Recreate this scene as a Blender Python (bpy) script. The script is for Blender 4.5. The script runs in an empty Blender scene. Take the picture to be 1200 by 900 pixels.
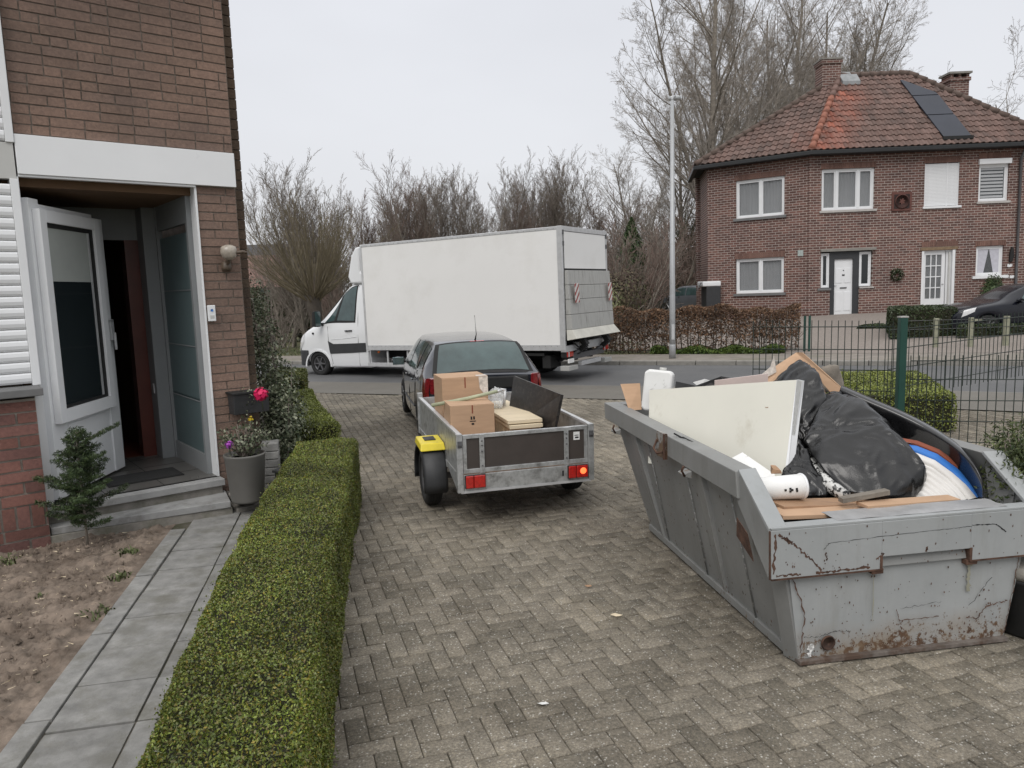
import bpy, bmesh, math, random
import numpy as np
from mathutils import Vector, Matrix, noise as mnoise
C=bpy.context.scene.collection
sc=bpy.context.scene
R=math.radians
# ---------------------------------------------------------------- camera (eye 2.12 m above the near driveway)
F_PX=865.; PITCH=math.atan((450-338)/F_PX); ROLL=math.atan(.029); HC=2.12
_f=np.array([0,math.cos(PITCH),-math.sin(PITCH)]); _u0=np.array([0,math.sin(PITCH),math.cos(PITCH)]); _r0=np.array([1.,0,0])
_r=math.cos(ROLL)*_r0-math.sin(ROLL)*_u0; _u=math.cos(ROLL)*_u0+math.sin(ROLL)*_r0
EYE=np.array([0,0,HC])
cam=bpy.data.cameras.new('camera'); camo=bpy.data.objects.new('camera',cam); C.objects.link(camo)
cam.sensor_width=36; cam.lens=F_PX/1200*36; cam.clip_end=2000; cam.clip_start=.05
camo.matrix_world=Matrix(((_r[0],_u[0],-_f[0],0),(_r[1],_u[1],-_f[1],0),(_r[2],_u[2],-_f[2],HC),(0,0,0,1)))
sc.camera=camo
# ---------------------------------------------------------------- overcast daylight
EXPO=0.40
w=bpy.data.worlds.new('World'); sc.world=w; w.use_nodes=True
nt=w.node_tree; nt.nodes.clear()
out=nt.nodes.new('ShaderNodeOutputWorld'); bg=nt.nodes.new('ShaderNodeBackground'); bg.inputs[1].default_value=.1
sky=nt.nodes.new('ShaderNodeTexSky'); sky.sky_type='NISHITA'; sky.sun_disc=False; sky.sun_elevation=R(48); sky.sun_rotation=R(200); sky.dust_density=3
cloud=nt.nodes.new('ShaderNodeMixRGB'); cloud.inputs[0].default_value=.95
tc=nt.nodes.new('ShaderNodeTexCoord'); sep=nt.nodes.new('ShaderNodeSeparateXYZ'); nt.links.new(tc.outputs['Generated'],sep.inputs[0])
rmp=nt.nodes.new('ShaderNodeValToRGB'); nt.links.new(sep.outputs[2],rmp.inputs[0])
rmp.color_ramp.elements[0].position=0.; rmp.color_ramp.elements[0].color=(.60,.606,.622,1)
rmp.color_ramp.elements[1].position=1.; rmp.color_ramp.elements[1].color=(1.08,1.08,1.08,1)
e=rmp.color_ramp.elements.new(.42); e.color=(.60,.612,.65,1)
nz=nt.nodes.new('ShaderNodeTexNoise'); nz.inputs['Scale'].default_value=1.6; nz.inputs['Detail'].default_value=4
mpw=nt.nodes.new('ShaderNodeMapping'); mpw.inputs['Scale'].default_value=(1,1,2.5); nt.links.new(tc.outputs['Generated'],mpw.inputs[0]); nt.links.new(mpw.outputs[0],nz.inputs['Vector'])
mr=nt.nodes.new('ShaderNodeMapRange'); mr.inputs[1].default_value=.3; mr.inputs[2].default_value=.7; mr.inputs[3].default_value=9.35; mr.inputs[4].default_value=10.45
nt.links.new(nz.outputs[0],mr.inputs[0])
vm=nt.nodes.new('ShaderNodeVectorMath'); vm.operation='SCALE'; nt.links.new(rmp.outputs[0],vm.inputs[0]); nt.links.new(mr.outputs[0],vm.inputs[3])
nt.links.new(sky.outputs[0],cloud.inputs[1]); nt.links.new(vm.outputs[0],cloud.inputs[2]); nt.links.new(cloud.outputs[0],bg.inputs[0]); nt.links.new(bg.outputs[0],out.inputs[0])
sl=bpy.data.lights.new('sun','SUN'); sl.energy=1.15; sl.angle=R(35); sl.color=(1,.97,.93); so=bpy.data.objects.new('sun',sl); C.objects.link(so)
_az=R(200); _d=Vector((math.sin(_az)*math.cos(R(48)),math.cos(_az)*math.cos(R(48)),math.sin(R(48))))
so.rotation_euler=_d.to_track_quat('Z','Y').to_euler()
sc.view_settings.view_transform='Standard'; sc.view_settings.look='None'; sc.view_settings.exposure=EXPO; sc.view_settings.gamma=1
sc.cycles.max_bounces=6; sc.cycles.use_denoising=True
# ---------------------------------------------------------------- surveying helpers: where sight lines meet real planes
def ray(px,py): return _f+_r*(px-600)/F_PX-_u*(py-450)/F_PX
def gp(px,py,z=0.):
    d=ray(px,py); return Vector(EYE+d*((z-HC)/d[2]))
def P(px,py,Y):
    d=ray(px,py); return Vector(EYE+d*(Y/d[1]))
def onplane(px,py,O,ang,yo=0.):
    """local (x,z) of a sight line on the vertical plane y=yo of a frame at O turned by ang degrees"""
    a=R(ang); x=np.array([math.cos(a),math.sin(a)]); y=np.array([-math.sin(a),math.cos(a)]); A=np.array(O[:2])+y*yo
    d=ray(px,py); t=y.dot(A)/y.dot(d[:2]); Q=EYE+d*t; return float((Q[:2]-np.array(O[:2])).dot(x)),float(Q[2])
CU,SU=math.cos(R(24)),math.sin(R(24))
def uv(x,y): return x*CU-y*SU, x*SU+y*CU
def xy(u,v): return u*CU+v*SU, -u*SU+v*CU
def sm(a,b,x):
    t=min(1,max(0,(x-a)/(b-a))); return t*t*(3-2*t)
def gz(x,y):
    v=uv(x,y)[1]; X=max(-25,min(25,x))
    return .015*X*sm(8,14,y)+.050*min(10,max(0,v-20.6))*sm(-6,3,x)
def gg(px,py,off=0.):
    d=ray(px,py); t=.5
    while t<200:
        Q=EYE+d*t
        if Q[2]<=gz(Q[0],Q[1])+off: break
        t+=.02
    return Vector(Q)
rnd=random.Random(7)
# ---------------------------------------------------------------- materials
def nm(name):
    m=bpy.data.materials.new(name); m.use_nodes=True; n=m.node_tree; return m,n,n.nodes['Principled BSDF']
def _co(n,sc_=(1,1,1),kind='Object'):
    t=n.nodes.new('ShaderNodeTexCoord'); mp=n.nodes.new('ShaderNodeMapping'); mp.inputs['Scale'].default_value=sc_
    n.links.new(t.outputs[kind],mp.inputs[0]); return mp.outputs[0]
def _noise(n,co,s,det=6,rough=.6,dist=0):
    z=n.nodes.new('ShaderNodeTexNoise'); z.inputs['Scale'].default_value=s; z.inputs['Detail'].default_value=det; z.inputs['Roughness'].default_value=rough; z.inputs['Distortion'].default_value=dist
    n.links.new(co,z.inputs['Vector']); return z.outputs[0]
def _ramp(n,fac,stops):
    r=n.nodes.new('ShaderNodeValToRGB'); el=r.color_ramp.elements
    while len(el)<len(stops): el.new(.5)
    for i,(p,c) in enumerate(stops):
        el[i].position=p; el[i].color=(*c,1) if len(c)==3 else c
    n.links.new(fac,r.inputs[0]); return r.outputs[0]
def _mix(n,fac,a,b,mode='MIX'):
    x=n.nodes.new('ShaderNodeMixRGB'); x.blend_type=mode
    for s,v in ((0,fac),(1,a),(2,b)):
        if hasattr(v,'links'): n.links.new(v,x.inputs[s])
        elif s==0: x.inputs[0].default_value=v
        else: x.inputs[s].default_value=(*v,1)
    return x.outputs[0]
def _bump(n,b,h,st=.3,dist=.01):
    x=n.nodes.new('ShaderNodeBump'); x.inputs['Strength'].default_value=st; x.inputs['Distance'].default_value=dist
    n.links.new(h,x.inputs['Height']); n.links.new(x.outputs[0],b.inputs['Normal'])
def _rand(n):
    g_=n.nodes.new('ShaderNodeNewGeometry'); o=n.nodes.new('ShaderNodeObjectInfo'); a=n.nodes.new('ShaderNodeMath'); a.operation='ADD'
    n.links.new(g_.outputs['Random Per Island'],a.inputs[0]); n.links.new(o.outputs['Random'],a.inputs[1])
    f=n.nodes.new('ShaderNodeMath'); f.operation='FRACT'; n.links.new(a.outputs[0],f.inputs[0]); return f.outputs[0]
def mat(name,col,rough=.6,var=.12,scale=6,bump=0,bscale=60,metal=0,spec=.5,coat=0,dirt=None,dirtscale=3,dirtpos=(.5,.7),world=False,island=0,stretch=(1,1,1)):
    """plain coloured surface with mottling, optional dirt patches and fine relief"""
    m,n,b=nm(name); co=_co(n,stretch) if not world else None
    if world:
        g_=n.nodes.new('ShaderNodeNewGeometry'); co=g_.outputs['Position']
    f=_noise(n,co,scale)
    lo=tuple(max(0,c*(1-var*1.6)) for c in col); hi=tuple(min(1,c*(1+var*1.6)) for c in col)
    c=_ramp(n,f,((.25,lo),(.75,hi)))
    if island:
        rr=_ramp(n,_rand(n),((0,(1-island,)*3),(1,(1+island,)*3))); c=_mix(n,1,c,rr,'MULTIPLY')
    if dirt:
        d=_noise(n,co,dirtscale,8,.7); fac=_ramp(n,d,((dirtpos[0],(0,0,0)),(dirtpos[1],(1,1,1)))); c=_mix(n,fac,c,dirt)
    n.links.new(c,b.inputs['Base Color'])
    b.inputs['Metallic'].default_value=metal; b.inputs['Specular IOR Level'].default_value=spec; b.inputs['Coat Weight'].default_value=coat
    rf=_noise(n,co,scale*2.3); mr_=n.nodes.new('ShaderNodeMapRange'); mr_.inputs[3].default_value=max(0.02,rough-.08); mr_.inputs[4].default_value=min(1,rough+.1)
    n.links.new(rf,mr_.inputs[0]); n.links.new(mr_.outputs[0],b.inputs['Roughness'])
    if bump: _bump(n,b,_noise(n,co,bscale,8,.7),bump)
    return m
def leafmat(name,cols,rough=.5,clump=1.2,trans=.0,dark=.6):
    m,n,b=nm(name); c=_ramp(n,_rand(n),[(i/(len(cols)-1),q) for i,q in enumerate(cols)])
    g_=n.nodes.new('ShaderNodeNewGeometry'); f=_noise(n,g_.outputs['Position'],clump,3)
    mm=_ramp(n,f,((.35,(dark,)*3),(.65,(1.25,)*3))); c=_mix(n,1,c,mm,'MULTIPLY')
    n.links.new(c,b.inputs['Base Color']); b.inputs['Roughness'].default_value=rough; b.inputs['Specular IOR Level'].default_value=.35
    return m
M={}
def G(k): return M[k]
# ---------------------------------------------------------------- object helpers
def tag(o,label=None,cat=None,group=None,kind=None):
    if label: o['label']=label
    if cat: o['category']=cat
    if group: o['group']=group
    if kind: o['kind']=kind
    return o
def thing(name,label,cat,loc=(0,0,0),rz=0,group=None,rot=None):
    o=bpy.data.objects.new(name,None); C.objects.link(o); o.location=loc; o.rotation_euler=rot if rot else (0,0,R(rz)); o.empty_display_size=.2
    return tag(o,label,cat,group)
def npmesh(name,V,Fq,smooth=False):
    V=np.asarray(V,np.float32).reshape(-1,3); Fq=np.asarray(Fq,np.int32); k=Fq.shape[1]; me=bpy.data.meshes.new(name)
    me.vertices.add(len(V)); me.vertices.foreach_set('co',V.ravel()); me.loops.add(Fq.size); me.loops.foreach_set('vertex_index',Fq.ravel())
    me.polygons.add(len(Fq)); me.polygons.foreach_set('loop_start',np.arange(0,Fq.size,k,dtype=np.int32))
    if smooth: me.polygons.foreach_set('use_smooth',np.ones(len(Fq),bool))
    me.update(calc_edges=True); return me
def link(name,me,m=None,parent=None,kind=None,label=None,loc=None,rot=None,scale=None):
    o=bpy.data.objects.new(name,me); C.objects.link(o); o.parent=parent
    if m is not None:
        if not isinstance(m,(list,tuple)): m=[m]
        if not len(me.materials):
            for q in m: me.materials.append(q)
    if kind: o['kind']=kind
    if label: o['label']=label
    if loc is not None: o.location=loc
    if rot is not None: o.rotation_euler=rot
    if scale is not None: o.scale=scale
    return o
class MB:
    def __init__(s): s.v=[]; s.f=[]; s.sm=[]; s.mi=[]; s.cur=0
    def add(s,vs,fs,smooth=False):
        b=len(s.v); s.v+= [tuple(v) for v in vs]; s.f+=[tuple(b+i for i in f) for f in fs]; s.sm+=[smooth]*len(fs); s.mi+=[s.cur]*len(fs); return s
    def box(s,x0,x1,y0,y1,z0,z1):
        return s.add([(x0,y0,z0),(x1,y0,z0),(x1,y1,z0),(x0,y1,z0),(x0,y0,z1),(x1,y0,z1),(x1,y1,z1),(x0,y1,z1)],[(3,2,1,0),(4,5,6,7),(0,1,5,4),(1,2,6,5),(2,3,7,6),(3,0,4,7)])
    def hexa(s,p): # 8 points: bottom 4 then top 4
        return s.add(p,[(3,2,1,0),(4,5,6,7),(0,1,5,4),(1,2,6,5),(2,3,7,6),(3,0,4,7)])
    def bar(s,a,b,w,h=None,up=(0,0,1)):
        a=Vector(a); b=Vector(b); h=h or w; d=(b-a).normalized(); u=Vector(up)
        if abs(d.dot(u))>.95: u=Vector((1,0,0))
        x=d.cross(u).normalized(); y=x.cross(d).normalized(); q=[]
        for c in (a,b):
            for i,j in ((-1,-1),(1,-1),(1,1),(-1,1)): q.append(c+x*i*w/2+y*j*h/2)
        return s.add(q,[(3,2,1,0),(4,5,6,7),(0,1,5,4),(1,2,6,5),(2,3,7,6),(3,0,4,7)])
    def slab(s,pts,thick): # planar polygon given a thickness along its normal
        pts=[Vector(p) for p in pts]; nrm=Vector((0,0,0)); n=len(pts)
        for i in range(n):
            a,b=pts[i],pts[(i+1)%n]; nrm+=Vector(((a.y-b.y)*(a.z+b.z),(a.z-b.z)*(a.x+b.x),(a.x-b.x)*(a.y+b.y)))
        nrm.normalize(); q=pts+[p-nrm*thick for p in pts]
        return s.add(q,[tuple(range(n)),tuple(range(2*n-1,n-1,-1))]+[(i,n+i,n+(i+1)%n,(i+1)%n) for i in range(n)])
    def prism(s,poly,axis,a,b): # polygon in the two other axes, extruded along axis a..b
        n=len(poly)
        def mk(p,t): return {'x':(t,p[0],p[1]),'y':(p[0],t,p[1]),'z':(p[0],p[1],t)}[axis]
        return s.add([mk(p,a) for p in poly]+[mk(p,b) for p in poly],[tuple(range(n-1,-1,-1)),tuple(range(n,2*n))]+[(i,(i+1)%n,n+(i+1)%n,n+i) for i in range(n)])
    def tube(s,path,rad,n=6,smooth=True,cap=True):
        path=[Vector(p) for p in path]; k=len(path)
        if not hasattr(rad,'__len__'): rad=[rad]*k
        vs=[]; ref=None
        for i,p in enumerate(path):
            d=(path[min(i+1,k-1)]-path[max(i-1,0)]); d=d.normalized() if d.length>1e-9 else Vector((0,0,1))
            if ref is None: ref=Vector((0,0,1)) if abs(d.z)<.9 else Vector((1,0,0))
            x=d.cross(ref); x=x.normalized() if x.length>1e-6 else d.orthogonal().normalized(); y=x.cross(d); ref=y*-1 if False else ref
            for j in range(n):
                a=2*math.pi*j/n; vs.append(p+(x*math.cos(a)+y*math.sin(a))*rad[i])
        fs=[(i*n+j,i*n+(j+1)%n,(i+1)*n+(j+1)%n,(i+1)*n+j) for i in range(k-1) for j in range(n)]
        if cap: fs+=[tuple(range(n-1,-1,-1)),tuple((k-1)*n+j for j in range(n))]
        return s.add(vs,fs,smooth)
    def lathe(s,c,prof,n=24,axis='z',smooth=True,sq=1.): # prof: (radius,height)
        vs=[]
        for r_,h in prof:
            for j in range(n):
                a=2*math.pi*j/n; p=(r_*math.cos(a),r_*math.sin(a)*sq)
                vs.append({'z':(c[0]+p[0],c[1]+p[1],c[2]+h),'y':(c[0]+p[0],c[1]+h,c[2]+p[1]),'x':(c[0]+h,c[1]+p[0],c[2]+p[1])}[axis])
        k=len(prof); fs=[(i*n+j,i*n+(j+1)%n,(i+1)*n+(j+1)%n,(i+1)*n+j) for i in range(k-1) for j in range(n)]
        if axis=='y': fs=[f[::-1] for f in fs]
        fs+=[tuple(range(n-1,-1,-1)),tuple((k-1)*n+j for j in range(n))]
        return s.add(vs,fs,smooth)
    def build(s,name,m=None,parent=None,kind=None,label=None,cat=None,group=None,bevel=0,recenter=True,loc=None):
        V=np.array(s.v,float) if s.v else np.zeros((0,3))
        me=bpy.data.meshes.new(name); off=None
        if parent is None and recenter and kind!='structure':
            off=((V[:,0].min()+V[:,0].max())/2,(V[:,1].min()+V[:,1].max())/2,V[:,2].min()); V=V-np.array(off)
        me.from_pydata(V.tolist(),[],s.f); me.polygons.foreach_set('use_smooth',s.sm)
        if any(s.mi): me.polygons.foreach_set('material_index',s.mi)
        me.update()
        o=link(name,me,m,parent,kind,label)
        if off is not None: o.location=off
        if loc is not None: o.location=loc
        if cat: o['category']=cat
        if group: o['group']=group
        if bevel:
            b=o.modifiers.new('bevel','BEVEL'); b.width=bevel; b.segments=2; b.limit_method='ANGLE'; b.angle_limit=R(40)
        return o
def box(name,m,parent,x0,x1,y0,y1,z0,z1,bevel=0,**k): return MB().box(x0,x1,y0,y1,z0,z1).build(name,m,parent,bevel=bevel,**k)
def leaves(Pn,N,size,seed=0,flat=.6,aspect=.55,jit=.35):
    """diamond shaped leaves at points Pn with outward directions N"""
    r=np.random.RandomState(seed); n=len(Pn); N=N/np.maximum(1e-6,np.linalg.norm(N,axis=1,keepdims=True))
    N=N*flat+r.normal(size=(n,3))*(1-flat)*1.1; N/=np.linalg.norm(N,axis=1,keepdims=True)
    A=r.normal(size=(n,3)); A-=N*(A*N).sum(1,keepdims=True); A/=np.linalg.norm(A,axis=1,keepdims=True); B=np.cross(N,A)
    s_=(size*(1+jit*r.uniform(-1,1,n)))[:,None]
    V=np.stack([Pn-A*s_*.5,Pn+B*s_*aspect*.5-N*s_*.08,Pn+A*s_*.5,Pn-B*s_*aspect*.5-N*s_*.08],1).reshape(-1,3)
    return V,np.arange(4*n).reshape(-1,4)
def mats():
    M['brick_near']=m=brickmat('near_facade_brick',((.195,.142,.118),(.212,.153,.127),(.232,.165,.137),(.205,.151,.128)),(.33,.27,.23))
    M['brick_apron']=brickmat('red_apron_brick',((.17,.088,.075),(.225,.12,.105),(.20,.11,.10),(.15,.085,.078)),(.5,.46,.42))
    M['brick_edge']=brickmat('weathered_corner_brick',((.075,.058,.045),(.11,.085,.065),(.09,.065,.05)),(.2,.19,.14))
    M['mortar']=mat('grey_mortar',(.19,.16,.135),.95,.2,12,.4,90)
    M['mortar_pale']=mat('pale_mortar',(.33,.3,.26),.95,.2,12,.4,90)
    M['white_pvc']=mat('white_plastic_trim',(.74,.75,.76),.35,.03,3)
    M['fascia']=mat('white_metal_fascia',(.78,.79,.80),.3,.02,2)
    M['grey_panel']=mat('pale_grey_panel',(.50,.50,.48),.45,.04,3)
    M['alu']=mat('brushed_aluminium',(.55,.555,.56),.42,.08,8,metal=.35)
    M['galv']=mat('galvanised_steel',(.50,.51,.51),.42,.16,14,metal=.6,dirt=(.2,.2,.19),dirtscale=9)
    M['darkglass']=mat('dark_window_glass',(.012,.016,.018),.04,.1,2,spec=.6)
    M['frosted']=mat('frosted_teal_glass',(.085,.12,.125),.45,.02,1)
    M['blind']=mat('pale_grey_blind',(.34,.36,.34),.7,.05,3)
    M['bluestone']=mat('grey_stone_step',(.30,.30,.295),.7,.13,7,.25,60,dirt=(.17,.165,.15),dirtscale=4)
    M['concrete']=mat('old_concrete',(.24,.225,.2),.9,.2,7,.5,50,dirt=(.12,.12,.08),dirtscale=3)
    M['tile_floor']=mat('dark_grey_floor_tile',(.10,.096,.09),.3,.12,3)
    M['mat_rubber']=mat('black_rubber',(.018,.018,.018),.85,.2,30,.4,120)
    M['hall_wall']=mat('brown_hall_wall',(.13,.075,.04),.8,.1,3)
    M['red_tile']=mat('red_hall_tile',(.13,.035,.02),.35,.1,4)
    M['brown_door']=mat('brown_varnished_door',(.09,.02,.012),.35,.15,4)
    M['jamb']=mat('grey_painted_jamb',(.20,.21,.215),.5,.05,3)
    M['pot']=mat('taupe_plastic_pot',(.13,.125,.115),.5,.06,4)
    M['dark_plastic']=mat('dark_grey_plastic',(.03,.031,.033),.55,.15,8,.1,200)
    M['black']=mat('matt_black',(.010,.010,.010),.7,.2,9)
    M['soil']=mat('dry_brown_soil',(.19,.150,.118),.98,.34,9,.9,45,dirt=(.095,.07,.052),dirtscale=3.4,dirtpos=(.46,.66),world=True)
    M['asphalt']=asph('road_asphalt',(.085,.087,.09),(.12,.12,.12))
    M['asphalt2']=asph('worn_asphalt_strip',(.12,.11,.095),(.16,.15,.13))
    M['sidewalk']=mat('far_pavement',(.22,.195,.17),.9,.16,3,.3,40,dirt=(.15,.14,.10),dirtscale=.8,world=True)
    M['kerbstone']=mat('kerb_concrete',(.22,.21,.19),.9,.15,6,.3,60)
    M['grassground']=mat('rough_grass_ground',(.085,.085,.035),.95,.4,2.5,.6,30,dirt=(.13,.10,.06),dirtscale=1.5,world=True)
    M['forecourt']=mat('forecourt_pinkish_gravel',(.225,.195,.172),.95,.2,18,.5,60,world=True)
    M['truck_white']=mat('white_box_panel',(.80,.795,.78),.42,.015,.7,dirt=(.68,.67,.64),dirtscale=.8,dirtpos=(.5,.9))
    M['van_white']=mat('white_van_paint',(.74,.75,.76),.22,.02,1,coat=.5)
    M['tyre']=mat('tyre_rubber',(.016,.016,.016),.85,.3,20,.2,150)
    M['rim']=mat('silver_wheel_rim',(.30,.30,.31),.35,.1,10,metal=.7)
    M['rimdark']=mat('grey_steel_rim',(.12,.12,.125),.5,.1,10,metal=.4)
    M['carpaint']=mat('dark_grey_metallic_paint',(.022,.025,.036),.18,.1,3,metal=.25,coat=.8)
    M['blackpaint']=mat('black_metallic_paint',(.006,.007,.012),.22,.1,3,coat=.25,spec=.35)
    M['silverpaint']=mat('silver_paint',(.17,.18,.20),.3,.08,3,metal=.5,coat=.6)
    M['carglass']=mat('tinted_car_glass',(.045,.075,.075),.05,.3,2,spec=.8)
    M['cardboard']=mat('brown_cardboard',(.46,.30,.19),.85,.08,3,.1,90,stretch=(1,1,6))
    M['tape']=mat('torn_white_tape',(.62,.56,.5),.4,.25,25)
    M['pine']=mat('pale_planed_wood',(.66,.56,.40),.6,.1,2.5,.1,60,stretch=(1,9,9))
    M['plywood']=mat('brown_plywood',(.36,.22,.13),.75,.16,3,.2,60,stretch=(1,7,7),dirt=(.16,.1,.07),dirtscale=3)
    M['blackboard']=mat('black_painted_board',(.016,.014,.013),.30,.25,3,.08,40,stretch=(1,5,5),dirt=(.055,.048,.042),dirtscale=5)
    M['panelbrown']=mat('brown_phenolic_panel',(.055,.045,.04),.5,.12,5)
    M['yellow']=mat('yellow_plastic',(.74,.60,.04),.4,.1,8,dirt=(.4,.33,.08),dirtscale=14,dirtpos=(.6,.75))
    M['redlens']=mat('red_lens',(.42,.012,.008),.15,.25,40,coat=1)
    M['darkred']=mat('deep_red_lens',(.17,.008,.012),.15,.3,30,coat=1)
    M['orangelens']=mat('amber_lens',(.50,.10,.01),.15,.2,40,coat=1)
    M['whitelens']=mat('clear_lens',(.6,.6,.6),.12,.1,40,coat=1)
    m,n,b=nm('lit_red_lamp'); b.inputs['Base Color'].default_value=(.6,.02,.01,1); b.inputs['Emission Color'].default_value=(1,.12,.03,1); b.inputs['Emission Strength'].default_value=2.2; M['lit']=m
    M['polebrown']=mat('pale_green_pole_wood',(.38,.40,.27),.7,.15,8)
    m,n,b=nm('clear_plastic_film'); b.inputs['Base Color'].default_value=(.75,.77,.78,1); b.inputs['Roughness'].default_value=.25; b.inputs['Alpha'].default_value=.42; M['film']=m
    M['bag']=mat('black_bin_liner',(.007,.007,.0075),.24,.2,6,.18,22,spec=.55)
    M['whitefoam']=mat('dirty_white_plastic',(.76,.76,.745),.5,.04,4,dirt=(.35,.34,.3),dirtscale=12,dirtpos=(.62,.72))
    M['cream']=mat('cream_painted_board',(.76,.745,.66),.6,.03,1.5,dirt=(.52,.48,.38),dirtscale=2.2,dirtpos=(.6,.85))
    M['mattress']=mat('white_quilted_cloth',(.66,.64,.61),.9,.05,5)
    M['blue']=mat('blue_piping',(.03,.16,.50),.6,.08,6)
    M['rustbrown']=mat('brown_band_cloth',(.22,.06,.03),.8,.1,6)
    M['pattern']=mat('black_white_patterned_film',(.55,.55,.53),.3,.05,4,dirt=(.02,.02,.02),dirtscale=26,dirtpos=(.5,.53))
    M['pinkboard']=mat('pale_pink_board',(.56,.46,.43),.7,.08,5)
    M['greenmetal']=mat('dark_green_coated_metal',(.012,.055,.042),.4,.1,6)
    M['fencewire']=mat('green_black_wire',(.02,.03,.024),.5,.1,6)
    M['lamppost']=mat('galvanised_lamp_post',(.40,.41,.42),.5,.08,2,metal=.3,dirt=(.30,.30,.29),dirtscale=2)
    M['bark']=mat('grey_brown_bark',(.21,.185,.155),.95,.3,5,.6,30)
    M['twig']=mat('brown_twigs',(.19,.16,.135),.95,.2,3)
    M['twig_far']=mat('grey_twigs',(.32,.285,.25),.95,.2,3)
    M['bark_dark']=mat('dark_willow_bark',(.055,.045,.035),.95,.3,5,.6,30)
    M['twig_willow']=mat('olive_willow_shoots',(.15,.125,.08),.95,.2,3)
    M['twig_red']=mat('reddish_twigs',(.18,.13,.108),.95,.2,3)
    M['housetile_dark']=mat('dark_slate_roof',(.06,.058,.06),.8,.15,5,.3,30)
    M['housetile_red']=mat('old_red_roof',(.155,.088,.07),.8,.2,5,.3,30)
    M['curtain']=mat('pale_net_curtain',(.40,.41,.42),.85,.04,2)
    M['sillstone']=mat('bluestone_sill',(.15,.15,.15),.7,.1,6)
    M['solar']=mat('solar_cell_panel',(.028,.032,.045),.35,.1,1,spec=.35)
    M['lead']=mat('lead_flashing',(.24,.25,.255),.5,.2,5)
    M['gutter']=mat('black_gutter',(.016,.017,.018),.45,.1,3)
    M['anthracite']=mat('anthracite_door_frame',(.035,.037,.04),.5,.1,3)
    M['plate_red']=hazard('red_white_marker_plate')
    M['hedge']=leafmat('box_hedge_leaves',((.055,.078,.014),(.105,.145,.022),(.16,.21,.034),(.24,.27,.05),(.12,.085,.03),(.17,.19,.07),(.07,.10,.016),(.10,.13,.02),(.26,.20,.03)),.42,2.2)
    M['hedge2']=leafmat('box_hedge_leaves_lighter',((.08,.10,.018),(.13,.165,.028),(.19,.225,.04),(.25,.27,.065),(.16,.18,.06)),.42,1.6,dark=.75)
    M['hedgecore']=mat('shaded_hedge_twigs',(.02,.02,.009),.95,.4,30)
    M['conifer']=leafmat('conifer_needles',((.03,.05,.02),(.05,.08,.03),(.085,.12,.045)),.5,4)
    M['varieg']=leafmat('variegated_leaves',((.03,.045,.025),(.07,.09,.045),(.13,.15,.09),(.30,.31,.22),(.05,.07,.04)),.45,4)
    M['laurel']=leafmat('dark_shrub_leaves',((.02,.035,.014),(.04,.06,.02),(.06,.075,.035)),.4,1.5)
    M['beech']=leafmat('dry_beech_leaves',((.08,.045,.028),(.145,.08,.045),(.19,.115,.07),(.10,.068,.045)),.8,1.)
    M['thicket']=leafmat('winter_thicket_leaves',((.06,.045,.03),(.09,.07,.045),(.06,.07,.03),(.12,.09,.06)),.9,.6)
    M['thickgreen']=leafmat('ivy_clad_thicket',((.03,.038,.018),(.06,.065,.028),(.08,.07,.04),(.045,.055,.02)),.7,.8)
    M['paleleaf']=leafmat('pale_green_leaves',((.13,.14,.06),(.2,.2,.1),(.10,.12,.04)),.6,2)
    M['conifer2']=leafmat('feathery_conifer_leaves',((.03,.05,.015),(.07,.09,.03),(.12,.14,.05)),.5,4)
    M['greyfilm']=mat('grey_plastic_film',(.30,.30,.30),.35,.15,6)
    M['rubblemat']=mat('dark_rubble',(.05,.042,.035),.9,.4,8,.5,30)
    M['mirrorglass']=mat('mirror_glass',(.30,.40,.42),.08,.05,3,metal=.8)
    M['seam']=mat('sealed_panel_seam',(.62,.615,.60),.5,.03,3)
    M['ivy']=leafmat('ivy_leaves',((.03,.06,.012),(.07,.11,.02),(.11,.15,.03)),.5,2)
    M['weed']=leafmat('weed_leaves',((.06,.075,.025),(.12,.14,.06)),.7,4)
    M['pinkpetal']=mat('pink_petals',(.65,.01,.10),.6,.1,20); M['purplepetal']=mat('purple_petals',(.32,.05,.38),.6,.1,20); M['yellowpetal']=mat('yellow_petals',(.6,.45,.03),.6,.1,20)
    M['lampglass']=mat('frosted_lamp_glass',(.36,.32,.27),.25,.2,20); M['lampbrown']=mat('brown_lamp_bracket',(.09,.065,.045),.5,.2,10)
    M['paver']=pavermat(); M['slab']=mat('grey_garden_slab',(.225,.222,.212),.85,.22,9,.45,45,dirt=(.15,.145,.125),dirtscale=3.5,dirtpos=(.48,.68),island=.08,world=True)
    M['sand']=mat('joint_sand',(.095,.085,.066),.98,.3,20,.4,60,dirt=(.05,.052,.026),dirtscale=1.3,dirtpos=(.48,.6),world=True)
    M['skip']=skipmat(); M['skipfront']=skipmat(True); M['rust']=mat('bare_rust',(.085,.045,.030),.9,.45,14,.4,60)
    M['farbrick']=farbrick(); M['rooftile']=rooftile()
    M['post_wood']=mat('weathered_concrete_post',(.26,.26,.19),.9,.15,8)
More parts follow.
